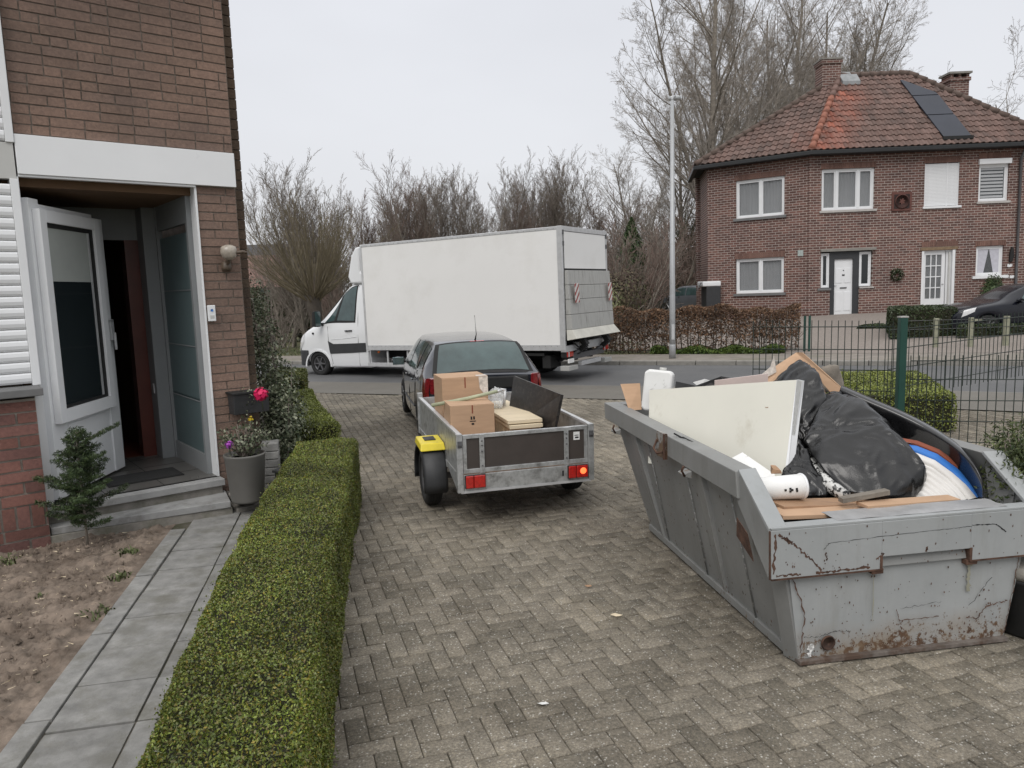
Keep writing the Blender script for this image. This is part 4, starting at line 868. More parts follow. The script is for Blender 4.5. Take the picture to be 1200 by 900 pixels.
# ---------------- open box trailer
TR=Vector((-.484,6.4,0)); TA=105.5
def TW(x,y,z=0): # local trailer frame: x forward, y left (0 = left side)
    a=R(TA); return Vector((TR.x+x*math.cos(a)-y*math.sin(a),TR.y+x*math.sin(a)+y*math.cos(a),z))
def trailer():
    root=thing('trailer','open galvanised box trailer loaded with boxes and boards','trailer',(TR.x,TR.y,0),TA,rot=(-.010*0,-.012,R(TA)))
    W=-1.235; Ln=2.27; zb,zt=.335,.85; g_=M['galv']
    # corner posts and rails
    for y in (0,W):
        s=1 if y==0 else -1
        box('corner_post',g_,root,-.025,.03,y-.025 if s>0 else y-.03,y+.03 if s>0 else y+.025,zb-.005,zt+.012,bevel=.003)
        box('side_board',g_,root,.03,Ln,y-.012,y+.012,zb+.16,zt-.012); box('side_rail',M['alu'],root,.0,Ln,y-.02,y+.02,zt-.012,zt+.014,bevel=.003)
        MB().prism([(0.03,zb),(.10,zb),(.55,zb+.12),(.55,zb+.16),(.03,zb+.16)],'y',y-.016,y+.016).build('side_chassis',g_,root); box('side_chassis',g_,root,.55,Ln,y-.02,y+.02,zb+.10,zb+.16)
        box('front_post',g_,root,Ln-.03,Ln+.02,y-.03,y+.03,zb+.1,zt+.06,bevel=.003)
        MB().box(-.03,-.02,y-.02,y+.02,zt-.11,zt-.05).bar((-.04,y-.02,zt-.08),(-.04,y+.02,zt-.08),.015).build('latch',M['rimdark'],root)
    box('front_board',g_,root,Ln-.012,Ln+.012,W,0,zb+.14,zt+.0); box('floor',M['plywood'],root,.0,Ln,W+.01,-.01,zb+.13,zb+.15)
    # tailgate
    tg=thing('tailgate',None,None); tg.parent=root
    box('panel',M['panelbrown'],tg,-.004,.008,W+.06,-.06,zb+.20,zt-.035)
    box('rail',g_,tg,-.016,.016,W+.03,-.03,zt-.035,zt,bevel=.003); box('rail',g_,tg,-.016,.016,W+.03,-.03,zb+.165,zb+.205,bevel=.003)
    box('stile',g_,tg,-.014,.014,-.062,-.03,zb+.205,zt-.035); box('stile',g_,tg,-.014,.014,W+.03,W+.062,zb+.205,zt-.035)
    for y in (-.20,-.995):
        box('strap',g_,tg,-.022,-.012,y-.022,y+.022,zb+.16,zt-.004,bevel=.002)
        for z in (zb+.23,zb+.36,zt-.06,zt-.10): MB().lathe((-.025,y,z),[(.008,0),(.006,-.008)],8,'x').build('bolt',M['rimdark'],tg)
    box('sticker',M['whitefoam'],tg,-.0065,-.004,-1.13,-1.07,zt-.13,zt-.055); MB().box(-.0075,-.0065,-1.12,-1.085,zt-.115,zt-.10).box(-.0075,-.0065,-1.12,-1.08,zt-.09,zt-.083).build('print',M['black'],tg)
    # light bar
    box('light_bar',g_,root,-.02,.006,W+.03,-.03,zb+.01,zb+.155,bevel=.004); box('bottom_rail',M['alu'],root,-.024,.02,W,0,zb-.012,zb+.010)
    for y0,y1,lit in ((-.225,-.035,0),(-1.20,-1.0,1)):
        lt=thing('tail_light',None,None); lt.parent=root
        box('housing',M['black'],lt,-.035,-.02,y0,y1,zb+.03,zb+.155,bevel=.006); h=(y1-y0)
        box('red_lens',M['redlens'],lt,-.052,-.035,y0+.006,y0+h*.58,zb+.036,zb+.15,bevel=.008); box('amber_lens' ,M['redlens'],lt,-.051,-.035,y0+h*.60,y1-.006,zb+.036,zb+.15,bevel=.008)
        if lit: MB().lathe((-.053,y0+.055,zb+.10),[(.03,0),(.026,-.005)],16,'x').build('lit_lamp',M['lit'],lt)
    box('marking',M['black'],root,-.024,-.0195,-.965,-.95,zb+.06,zb+.11)
    # axle, wheels, mudguards
    MB().bar((.86,.08,.27),(.86,W-.08,.27),.05).build('axle',M['rimdark'],root); box('chassis_beam',g_,root,.2,Ln,-.35,-.29,zb+.02,zb+.1); box('chassis_beam',g_,root,.2,Ln,W+.29,W+.35,zb+.02,zb+.1)
    for s,y in ((1,.13),(-1,W-.10)):
        wheel(root,.86,y,.285,.16,'rimdark',0,s)
        mg=thing('mudguard',None,None); mg.parent=root; b=MB(); n=16; ro,ri=.36,.335; vs=[]
        for k in range(n+1):
            a=R(-12+ (204)*k/n); 
            for rr_ in (ro,ri):
                for yy in (y-.115,y-.09,y+.09,y+.115): 
                    q=rr_-(.03 if abs(yy-y)>.1 else 0); vs.append((.86-math.cos(a)*q,yy,.27+math.sin(a)*q*1.02))
        fs=[]
        for k in range(n):
            o=k*8; p=o+8
            for j in range(3): fs.append((o+j,o+j+1,p+j+1,p+j)); fs.append((o+4+j,p+4+j,p+5+j,o+5+j))
            fs+=[(o,p,p+4,o+4),(o+3,o+7,p+7,p+3)]
        fs+=[(0,4,5,1),(1,5,6,2),(2,6,7,3),(n*8,n*8+1,n*8+5,n*8+4),(n*8+1,n*8+2,n*8+6,n*8+5),(n*8+2,n*8+3,n*8+7,n*8+6)]
        b.add(vs,fs,True).build('arch',M['dark_plastic'],mg)
        if s>0:
            MB().hexa([(.62,y-.12,.585),(.62,y+.125,.585),(1.0,y+.125,.60),(1.0,y-.12,.60),(.65,y-.11,.655),(.65,y+.115,.655),(.98,y+.115,.668),(.98,y-.11,.668)]).build('yellow_block',M['yellow'],mg,bevel=.01)
            box('rubber_pad',M['dark_plastic'],mg,.76,.92,y-.05,y+.06,.660,.670,bevel=.003)
    MB().bar((Ln,-.62,.42),(Ln+1.05,-.62,.46),.07).bar((Ln,-.15,.40),(Ln+.75,-.58,.43),.05).bar((Ln,W+.15,.40),(Ln+.75,-.66,.43),.05).build('drawbar',g_,root)
    MB().tube([(Ln+.35,-.62,.2),(Ln+.35,-.62,.75)],.025,10).lathe((Ln+.35,-.62,.07),[(.02,-.03),(.09,-.03),(.09,.03),(.02,.03)],20,'y').build('jockey_wheel',M['rimdark'],root)
trailer()
# ---------------- the trailer's load
def carton(name,lab,c,rz,w,d,h,tilt=0,open_=False,grp='cardboard boxes in the trailer'):
    o=thing(name,lab,'cardboard box',c,group=grp,rot=(tilt,0,R(rz)))
    box('carton',M['cardboard'],o,-w/2,w/2,-d/2,d/2,0,h,bevel=.004)
    for z,hh in ((h+.0015,.003),): box('top_flap',M['cardboard'],o,-w/2,w/2,-d/2+.002,-.003,h,h+.004); box('top_flap',M['cardboard'],o,-w/2,w/2,.003,d/2-.002,h,h+.004)
    box('seam',M['rustbrown'],o,-.006,.006,-d/2-.0015,-d/2+.001,h*.86,h); box('crease',M['plywood'],o,-w/2-.001,w/2+.001,-d/2-.001,-d/2+.001,h*.50,h*.505)
    return o
c1=carton('cardboard_box','lower brown carton in the trailer with small black print',TW(.60,-.225,.49),TA-90-2,.42,.42,.555)
MB().box(-.03,.03,-.2125,-.2115,.40,.408).box(-.02,-.005,-.2125,-.2115,.42,.45).box(.005,.02,-.2125,-.2115,.42,.45).box(-.012,.012,-.2125,-.2115,.37,.387).build('print',M['black'],c1)
c2=carton('cardboard_box','taller brown carton behind the pole, torn white tape at its corner',TW(1.12,-.26,.49),TA-90+1,.47,.44,.76)
b=MB(); b.slab([(.14,-.2225,.76),(.235,-.2225,.76),(.235,-.2225,.58),(.20,-.2225,.57),(.15,-.2225,.64)],.001); b.slab([(.12,-.21,.766),(.235,-.21,.766),(.235,-.10,.766),(.13,-.12,.766)],.001); b.build('tape',M['tape'],c2)
b=MB(); a=TW(.88,-.01,.95); e=TW(1.05,-.62,1.02); b.tube([P(506,475,7.15),P(548,467,7.1),P(583,458.5,7.15)],[.018,.018,.017],12); b.build('wooden_pole',M['polebrown'],cat='pole',label='pale green wooden pole lying across the two cartons')
b=MB(); b.tube([P(580,459.5,7.3),P(588,457,7.3)],.016,8); b.tube([P(586,456,7.3),P(593,457,7.3)],.012,8); b.tube([P(592,457,7.3),P(591,476,7.3)],.012,8); b.build('wall_bracket',M['alu'],cat='bracket',label='grey metal bracket at the right end of the green pole')
def planks():
    o=thing('shelf_boards','stack of pale shelf boards in the middle of the trailer','wood boards',TW(.42,-.76,.52),TA-90)
    r=random.Random(2)
    for k,(x0,x1,y0,y1,z0,z1,e) in enumerate(((-.18,.17,.05,1.35,.30,.335,0),(-.17,.165,.02,1.33,.255,.29,0),(-.16,-.13,.3,1.3,.10,.255,0),(-.155,.16,.08,1.3,.20,.245,0),(.10,.15,.1,1.2,.0,.19,0),(-.15,.14,.15,1.25,.06,.085,0),(-.14,.13,.2,1.2,.0,.03,0))):
        box('board',M['pine'] if k!=5 else M['plywood'],o,x0,x1,y0,y1,z0,z1,bevel=.003)
planks()
b=MB(); q=[P(605,441,8.0),P(660.5,463,7.05),P(648,507,6.95),P(594,480,7.9)]; q[3].z=.55; q[2].z=.60
b.slab(q,.03); b.build('black_board',M['blackboard'],cat='board',label='large black board leaning against the right side of the trailer')
b=MB(); q=[P(640,470,7.4),P(655.5,480,7.1),P(652,508,7.05),P(634,500,7.3)]; b.slab(q,.02); b.build('dark_board',M['dark_plastic'],cat='board',label='narrower dark board behind the large black board')
def hullblob(pts,seed,sub=4,amp=.02,freq=4,crease=.5,sm_=.5):
    bm=bmesh.new(); 
    for p in pts: bm.verts.new(p)
    bmesh.ops.convex_hull(bm,input=bm.verts); 
    for v in [v for v in bm.verts if not v.link_faces]: bm.verts.remove(v)
    for k in range(sub):
        bmesh.ops.subdivide_edges(bm,edges=bm.edges,cuts=1,use_grid_fill=True); bmesh.ops.triangulate(bm,faces=bm.faces) if k==0 else None
        bmesh.ops.smooth_vert(bm,verts=bm.verts,factor=sm_,use_axis_x=True,use_axis_y=True,use_axis_z=True)
    bm.normal_update(); off=Vector((seed*7.3,seed*1.7,0))
    for v in bm.verts:
        p=v.co*freq+off; w=Vector((p.x+mnoise.noise(p)*1.2,p.y+mnoise.noise(p+Vector((5,2,1)))*1.2,p.z*.45+p.x*.3))
        n=mnoise.noise(w)*.9+(.45-abs(mnoise.noise(w*1.9)))*crease+(.3-abs(mnoise.noise(w*4.1)))*crease*.45
        fold=1-abs(mnoise.noise(w*2.6+Vector((9,0,0))))*2.2
        v.co+=v.normal*(n+max(0,fold)*.55*crease)*amp
    b=MB(); bm.verts.index_update(); b.add([v.co.copy() for v in bm.verts],[tuple(v.index for v in f.verts) for f in bm.faces],True); bm.free(); return b
b=hullblob([P(573,462,7.9),P(583,453,7.9),P(592,462,7.9),P(588,477,7.7),P(574,478,7.7),P(580,460,8.1),P(590,466,8.15),P(576,475,8.1)],3,4,.03,11,1.2,.25); b.build('plastic_bag',M['film'],cat='plastic bag',label='crumpled clear plastic film between the cartons and the black board')
# ---------------- white box truck
def truck():
    O=Vector((1.186,16.034,gz(1.186,16.034))); root=thing('box_truck','white box truck with tail lift standing on the road','truck',O,rot=(0,.016,R(148.8)))
    W=2.36; Ln=5.73; zb,zt=.72,3.40; wh=M['truck_white']; al=M['alu']
    bx=thing('cargo_box',None,None); bx.parent=root
    box('side_panel',wh,bx,.06,Ln-.05,-.015,.0,zb+.12,zt-.06); box('side_panel',wh,bx,.06,Ln-.05,-W,-W+.015,zb+.12,zt-.06); box('front_panel',wh,bx,Ln-.03,Ln-.005,-W+.05,-.05,zb+.1,zt-.05); box('roof',wh,bx,.05,Ln-.05,-W+.03,-.03,zt-.05,zt-.02); box('floor',M['black'],bx,.05,Ln-.05,-W+.03,-.03,zb,zb+.1)
    for y in (0,-W):
        s=1 if y==0 else -1
        box('side_rail',al,bx,.0,Ln,min(y,y-.05*s)+.008*s,max(y,y-.05*s)+.008*s,zb,zb+.13,bevel=.006); box('roof_rail',al,bx,.0,Ln,min(y,y-.05*s)+.008*s,max(y,y-.05*s)+.008*s,zt-.07,zt,bevel=.01)
        box('front_corner',al,bx,Ln-.06,Ln+.006,min(y,y-.06*s)+.012*s,max(y,y-.06*s)+.012*s,zb,zt-.01,bevel=.012); box('rear_corner',al,bx,-.012,.11,min(y,y-.07*s)+.014*s,max(y,y-.07*s)+.014*s,zb,zt+.005,bevel=.008)
        for z in (zt-.18,zt-.42): MB().box(-.03,.03,min(y-.07*s,y-.03*s),max(y-.07*s,y-.03*s),z,z+.1).build('hinge',M['rimdark'],bx)
    rv=MB()
    for k in range(38):
        x=.18+k*.148
        for zz_ in (zb+.10,zt-.05): rv.lathe((x,.009,zz_),[(.008,0),(.005,.004)],6,'y')
    rv.build('rivets',M['rimdark'],bx,'stuff')
    for y0,y1 in ((-W,0),): box('front_rail',al,bx,Ln-.06,Ln+.004,y0,y1,zt-.07,zt-.002); box('front_rail',al,bx,Ln-.06,Ln,y0,y1,zb+.0,zb+.1)
    box('rear_header',al,bx,-.015,.06,-W+.05,-.05,zt-.10,zt+.003,bevel=.006); box('upper_door',wh,bx,-.005,.03,-W+.075,-.075,2.50,zt-.11); box('door_seal',M['black'],bx,-.012,.02,-W+.06,-.06,2.465,2.50)
    box('rear_sill',al,bx,-.02,.10,-W,0,zb-.03,zb+.10)
    box('rear_frame_seal',M['black'],bx,-.01,.02,-.09,-.075,zb+.1,zt-.1)
    # tail lift platform folded up, four planks of ribbed alloy, bevelled tip at the bottom
    tl=thing('tail_lift',None,None); tl.parent=root
    zs=[1.17,1.50,1.83,2.14,2.46]
    for i in range(4): MB().hexa([(-.10-.035*(3-i)*.6,-W+.03,zs[i]+.004),(-.02,-W+.03,zs[i]+.004),(-.02,-.06,zs[i]+.004),(-.10-.035*(3-i)*.6,-.06,zs[i]+.004),(-.10-.035*(2.2-i)*.6,-W+.03,zs[i+1]-.004),(-.02,-W+.03,zs[i+1]-.004),(-.02,-.06,zs[i+1]-.004),(-.10-.035*(2.2-i)*.6,-.06,zs[i+1]-.004)]).build('platform_plank',M['liftgrey'],tl,bevel=.006)
    MB().hexa([(-.30,-W-.05,.98),(-.06,-W-.05,.94),(-.06,-.0,.94),(-.30,.0,.98),(-.17,-W+.03,1.17),(-.02,-W+.03,1.17),(-.02,-.06,1.17),(-.17,-.06,1.17)]).build('platform_tip',M['liftpale'],tl,bevel=.008)
    for y in (-.30,-2.10):
        pl_=thing('marker_plate',None,None); pl_.parent=tl; pl_.location=(-.19,y,1.96); pl_.rotation_euler=(0,.06,R(90))
        box('plate',M['plate_red'],pl_,-.10,.10,-.006,.006,-.21,.21,bevel=.004)
    for y in (-.62,-1.85):
        MB().bar((-.06,y,1.05),(-.22,y,.80),.16,.12).bar((-.22,y,.82),(.15,y,.52),.12,.10).bar((.15,y,.52),(.5,y,.55),.09).build('lift_arm',M['black'],tl); MB().tube([(.4,y+.12,.45),(-.1,y+.12,.68)],.035,10).build('cylinder',M['rimdark'],tl)
    box('lift_beam',M['rimdark'],tl,-.02,.10,-W+.35,-.35,.50,.62); MB().bar((.02,-W+.2,.80),(-.02,-.55,.80),.10,.14).build('tip_roller',al,tl)
    MB().tube([(-.04,-.3,.9),(-.10,-.5,.75),(-.08,-.9,.66),(-.02,-1.1,.7)],.018,6).build('hose',M['black'],tl)
    MB().hexa([(-.06,-1.75,.33),(.04,-1.75,.33),(.04,-.70,.33),(-.06,-.70,.33),(-.06,-1.75,.43),(.04,-1.75,.43),(.04,-.70,.43),(-.06,-.70,.43)]).build('underrun_bar',al,root,bevel=.006)
    box('step_plate',M['liftgrey'],root,-.10,.12,-.42,.02,.28,.38,bevel=.006); box('step_plate',M['liftgrey'],root,-.10,.12,-2.28,-1.88,.28,.38,bevel=.006)
    for y in (-.20,-2.12):
        lt=thing('tail_light',None,None); lt.parent=root; box('housing',M['black'],lt,-.02,.12,y-.15,y+.17,.56,.70,bevel=.01); box('red_lens',M['redlens'],lt,-.035,-.02,y-.14,y+.04,.575,.685,bevel=.006); box('white_lens',M['whitelens'],lt,-.034,-.02,y+.05,y+.09,.575,.685,bevel=.004); box('red_lens',M['redlens'],lt,-.035,-.02,y+.10,y+.16,.575,.685,bevel=.004)
    box('number_plate',M['whitefoam'],root,-.05,-.03,-.33,-.06,.44,.53)
    # chassis
    for y in (-.78,-1.58): box('chassis_rail',M['black'],root,.1,Ln+.6,y-.05,y+.05,.45,.66)
    box('inner_mudguard',M['black'],root,.55,1.35,-.55,-.05,.60,.66); box('tool_box',M['black'],root,.42,.62,-.60,-.10,.32,.60); box('fuel_tank',M['black'],root,3.3,4.3,-.75,-.25,.28,.62,bevel=.04)
    sg=thing('side_guard',None,None); sg.parent=root
    box('rail',al,sg,2.0,Ln,-.045,-.02,.30,.40,bevel=.004)
    for x in (2.02,3.2,4.4,5.05,Ln-.05): box('upright',al,sg,x,x+.05,-.07,-.045,.30,.70)
    MB().box(5.30,5.36,-.02,-.0,.66,.69).build('marker_light',M['orangelens'],root)
    for x,rr_ in ((1.62,.34),):
        for y,s in ((-.20,1),(-.45,1),(-W+.20,-1),(-W+.45,-1)): wheel(root,x,y,rr_,.22,'rimdark',6,s)
    # cab (x forward from the front of the box)
    tab=[(5.72,.27,1.48,2.44,.965,.80),(6.0,.26,1.48,2.47,.97,.80),(6.3,.25,1.47,2.44,.975,.80),(6.52,.25,1.46,2.32,.98,.80),(6.8,.25,1.45,2.06,.985,.80),(7.08,.25,1.43,1.80,.985,.80),(7.34,.25,1.38,1.57,.98,.80),(7.5,.25,1.32,1.46,.975,.80),(7.8,.25,1.22,1.34,.96,.76),(8.06,.26,1.10,1.20,.92,.70),(8.22,.28,.95,1.02,.86,.62),(8.34,.30,.78,.82,.74,.5),(8.38,.34,.62,.64,.66,.45)]
    yc=-W/2; cab=thing('cab',None,None); cab.parent=root; cab.location=(5.72*(1-1.075),yc,0); cab.scale=(1.075,1.065,1)
    L=Loft(tab,(7.47,),.40); L.body(80).build('body',M['van_white'],cab)
    for s in (1,-1):
        L.patch('door_window',M['carglass'],cab,((7.22,.52),(6.86,.52),(6.66,.76),(6.88,.66)),s,.006); L.patch('door_window',M['carglass'],cab,((6.83,.52),(6.22,.50),(6.16,.80),(6.62,.78)),s,.006)
        L.patch('window_gasket',M['black'],cab,((7.28,.50),(6.18,.485),(6.12,.815),(6.60,.80)),s,.003)
        L.patch('side_strip',M['dark_plastic'],cab,((7.04,.20),(5.86,.21),(5.86,.30),(7.10,.30)),s,.012)
        L.patch('window_pillar',M['black'],cab,((6.885,.505),(6.80,.505),(6.58,.79),(6.66,.78)),s,.010)
        b=MB()
        for k in range(19):
            a=math.pi*k/18; q0=(7.47+math.cos(a)*.44,.26+math.sin(a)*.44); a2=math.pi*(k+1)/18; q1=(7.47+math.cos(a2)*.44,.26+math.sin(a2)*.44)
            if k<18: b.bar((q0[0],.975*s,q0[1]),(q1[0],.975*s,q1[1]),.05,.045)
        b.build('wheel_arch_trim',M['van_white'],cab)
        L.strip('door_seam',M['rimdark'],cab,[(6.1,.06),(6.1,.3),(6.1,.5),(6.1,.8)],.006,s); L.strip('door_seam',M['rimdark'],cab,[(6.98,.10),(7.08,.3),(7.10,.46)],.006,s); L.strip('crease_line',M['van_white'],cab,[(6.15,.36),(6.6,.35),(7.0,.345)],.007,s)
        MB().bar(L.S(6.28,.42,s,.02),L.S(6.50,.42,s,.02),.035,.03).build('door_handle',M['black'],cab,bevel=.006)
        L.patch('headlight',M['whitelens'],cab,((8.28,.30),(8.0,.40),(7.98,.60),(8.20,.56)),s,.008); L.patch('headlight_surround',M['black'],cab,((8.32,.26),(8.14,.32),(8.10,.52),(8.30,.54)),s,.006)
        L.patch('wheel_arch_lip',M['van_white'],cab,((7.92,.01),(7.02,.01),(7.02,.05),(7.92,.05)),s,.02,16)
        mi=thing('wing_mirror',None,None); mi.parent=cab; mi.location=(7.28,1.06*s,1.56); MB().hexa([(-.05,-.02*s,-.22),(.09,-.02*s,-.20),(.07,.20*s,-.20),(-.05,.20*s,-.22),(-.04,-.02*s,.22),(.06,-.02*s,.20),(.05,.19*s,.19),(-.04,.19*s,.22)]).build('shell',M['black'],mi,bevel=.03); MB().bar((0,-.14*s,-.16),(0,.04*s,-.14),.08).build('arm',M['black'],mi); box('glass',M['carglass'],mi,-.056,-.05,min(0,.18*s),max(0,.18*s),-.19,.19)
        wheel(cab,7.47,.86*s,.335,.21,'rimdark',6,s); wheel_box=box('wheel_well',M['black'],cab,7.05,7.9,min(.5*s,.74*s),max(.5*s,.74*s),.3,.72)
        MB().lathe((7.62,.965*s,1.16),[(.03,0),(.028,.02*s)],12,'y').build('side_indicator',M['black'],cab)
    # bumper, grille, windscreen
    b=MB(); vs=[]
    pr=[]
    for k in range(17):
        a=math.pi*k/16; pr.append((7.84+.56*math.sin(a)**.6,1.0*math.cos(a)))
    b.prism(pr,'z',.28,.70); b.build('bumper',M['dark_plastic'],cab,bevel=.02)
    box('grille',M['black'],cab,8.22,8.36,-.5,.5,.72,.92,bevel=.02)
    b=MB(); vs=[]; n=12
    for i in range(n+1):
        x=7.30+(6.56-7.30)*i/n
        for j in range(13):
            y=(.80-.06*i/n)*(1-2*j/12); zt_=lerp_tab(L.tab,x)[2]; vs.append((x+.01,y,zt_+.03-.03*(abs(y)/.8)**3))
    b.add(vs,[(i*13+j,i*13+j+1,(i+1)*13+j+1,(i+1)*13+j) for i in range(n) for j in range(12)],True); b.build('windscreen',M['carglass'],cab)
    box('sill',M['van_white'],cab,5.74,7.05,-.93,.93,.25,.34,bevel=.02); box('cab_gap',M['rimdark'],root,Ln,Ln+.05,-W+.25,-.25,.6,2.4)
    # roof spoiler
    sp=[(5.80,2.44),(6.34,2.44),(6.42,2.62),(6.28,3.15),(6.14,3.36),(6.02,3.40),(6.00,2.75),(5.84,2.60)]
    MB().prism([(x,z) for x,z in sp],'y',-.85,.85).build('roof_spoiler',M['van_white'],cab,bevel=.05)
    box('spoiler_gap',M['black'],root,Ln+.01,Ln+.36,-W+.40,-.40,2.5,3.25)
M['liftgrey']=mat('grey_alloy_platform',(.44,.44,.42),.5,.08,4,metal=.2,stretch=(1,4,.5),dirt=(.22,.215,.2),dirtscale=4); M['liftpale']=mat('pale_lift_edge',(.50,.49,.44),.6,.1,4)
truck()
# ================================================================ THE SKIP AND WHAT LIES IN IT
SK=Vector((1.55,3.87,0)); SA=9.2
def SW(u,w,z=0):
    a=R(SA); return Vector((SK.x+u*math.cos(a)-w*math.sin(a),SK.y+u*math.sin(a)+w*math.cos(a),z))
def skip():
    root=thing('skip','scratched grey steel skip filled with bulky rubbish','skip',(SK.x,SK.y,0),SA)
    p,pf=M['skip'],M['skipfront']
    # ---- tub: plates given real thickness; u to the right, w away from the camera
    def plate(name,pts,m,th=.012,bevel=.002,label=None): return MB().slab(pts,th).build(name,m,root,bevel=bevel,label=label)
    B=1.29; zt=1.05
    plate('floor',[(0,0,.03),(B,0,.03),(B,2.34,.03),(0,2.34,.03)],M['rust'],.03)
    # side plate (left), leaning outwards; foot line w 0..2.34, top line w .30..2.85
    plate('side_plate',[(0,.10,.02),(-.165,.13,.90),(-.165,2.80,.90),(0,2.34,.02)],p)
    plate('side_plate',[(B,.10,.02),(B,2.34,.02),(B+.165,2.80,.90),(B+.165,.13,.90)],p)
    plate('end_plate',[(0,2.34,.02),(-.165,2.80,.93),(B+.165,2.80,.93),(B,2.34,.02)],p)
    plate('front_plate',[(.0,.0,.02),(B,.0,.02),(B+.075,-.005,.56),(-.075,-.005,.56)],pf)
    # corner posts between front and side
    for s in (0,1):
        f=(lambda u:u) if s==0 else (lambda u:B-u)
        MB().hexa([(f(0),0,.0),(f(-.03),.11,.0),(f(.03),.12,.0),(f(.05),.02,.0),(f(-.10),-.005,.56),(f(-.135),.11,.56),(f(-.07),.12,.56),(f(-.05),.02,.56)]).build('corner_post',p,root,bevel=.003)
        MB().hexa([(f(-.10),-.01,.56),(f(-.175),.0,.56),(f(-.155),.22,.56),(f(-.09),.22,.56),(f(-.17),-.01,.80),(f(-.185),-.01,.80),(f(-.185),.38,1.04),(f(-.15),.38,1.04)]).build('corner_gusset',p,root,bevel=.003)
        # raked top strip running from the side rim down to the front lip
        MB().hexa([(f(-.215),-.045,.785),(f(-.215),.34,1.03),(f(-.10),.34,1.03),(f(-.10),-.02,.785),(f(-.215),-.045,.812),(f(-.215),.31,1.05),(f(-.10),.33,1.05),(f(-.10),-.02,.812)]).build('raked_cap',pf,root,bevel=.004)
        MB().hexa([(f(-.215),-.04,.54),(f(-.222),.31,.86),(f(-.205),.31,.86),(f(-.20),-.04,.54),(f(-.215),-.045,.79),(f(-.215),.30,1.04),(f(-.20),.30,1.04),(f(-.2),-.045,.79)]).build('raked_cheek',p,root,bevel=.003)
        # rim box along the side
        MB().hexa([(f(-.235),.28,.885),(f(-.235),2.93,.905),(f(-.165),2.93,.905),(f(-.165),.28,.885),(f(-.235),.31,1.04),(f(-.235),2.95,1.05),(f(-.10),2.95,1.05),(f(-.10),.33,1.04)]).build('side_rim',p,root,bevel=.006)
        # vertical stiffeners on the side plate
        for w0,w1,dd in ((.95,.98,.05),(2.08,2.30,.05)):
            MB().hexa([(f(-.0),w0,.02),(f(-.02),w0-.10,.02),(f(.02),w0-.1,.02),(f(.02),w0+.1,.02),(f(-.20),w1,.885),(f(-.20),w1-.10,.885),(f(-.15),w1-.10,.885),(f(-.15),w1+.1,.885)]).build('side_rib',p,root,bevel=.004)
        MB().bar((f(-.012),.12,.04),(f(-.012),2.34,.04),.03,.05).build('foot_rail',p,root,bevel=.003)
        # lifting lugs and hooks under the rim
        for w in (.98,1.45,2.5):
            hk=thing('lug',None,None); hk.parent=root; hk.location=(f(-.235),w,.90 if w!=1.45 else .97)
            sx=-1 if s==0 else 1
            if w==1.45:
                MB().box(min(0,.02*sx),max(0,.02*sx),-.085,.085,-.10,.085).build('plate',pf,hk,bevel=.003); MB().tube([(.03*sx,-.06,-.05),(.06*sx,-.03,-.06),(.055*sx,.05,-.04),(.02*sx,.07,.02)],.009,6).build('ring',M['rust'],hk); MB().box(min(0,.03*sx),max(0,.03*sx),-.085,-.07,-.10,.085).build('rib',M['rust'],hk)
            else:
                MB().hexa([(0,-.05,-.06),(.055*sx,-.05,-.045),(.055*sx,.05,-.045),(0,.05,-.06),(0,-.05,-.01),(.06*sx,-.05,-.03),(.06*sx,.05,-.03),(0,.05,-.01)]).build('plate',p,hk,bevel=.003); MB().tube([(.05*sx,-.05,-.04),(.075*sx,-.06,0),(.07*sx,-.08,.035)],.008,6).build('hook',M['rust'],hk)
    # far rim
    MB().box(-.10,B+.10,2.80,2.94,.90,1.05).build('end_rim',p,root,bevel=.006)
    # front band with its lifting slot
    def band(name,u0,u1,z0,z1,m=pf,w0=-.052,w1=-.006): return MB().hexa([(u0,w0,z0),(u1,w0,z0),(u1,w1,z0),(u0,w1,z0),(u0-(.012 if u0<0 else 0),w0,z1),(u1+(.012 if u1>B else 0),w0,z1),(u1,w1,z1),(u0,w1,z1)]).build(name,m,root,bevel=.003)
    band('front_band',-.20,.45,.530,.800); band('front_band',.45,1.0,.60,.800); band('front_band',1.0,B+.20,.530,.800)
    band('front_lip',-.20,B+.20,.800,.815,pf,-.05,.03)
    MB().hexa([(.45,-.03,.535),(1.0,-.03,.535),(1.0,.0,.535),(.45,.0,.535),(.45,-.012,.60),(1.0,-.012,.60),(1.0,.01,.60),(.45,.01,.60)]).build('slot_bar',p,root,bevel=.003)
    for u in (.44,.995): MB().box(u,u+.015,-.055,0,.525,.605).build('slot_cheek',M['rust'],root)
    MB().bar((-.20,-.048,.527),(.45,-.048,.527),.010).bar((1.0,-.048,.527),(B+.2,-.048,.527),.010).bar((-.208,-.05,.53),(-.213,-.05,.80),.008).build('rusty_edge',M['rust'],root)
    for u in (.40,.985): MB().hexa([(u,-.045,.50),(u+.07,-.045,.50),(u+.07,-.005,.50),(u,-.005,.50),(u,-.045,.53),(u+.07,-.045,.53),(u+.07,-.005,.53),(u,-.005,.53)]).build('bracket',M['rust'],root,bevel=.003)
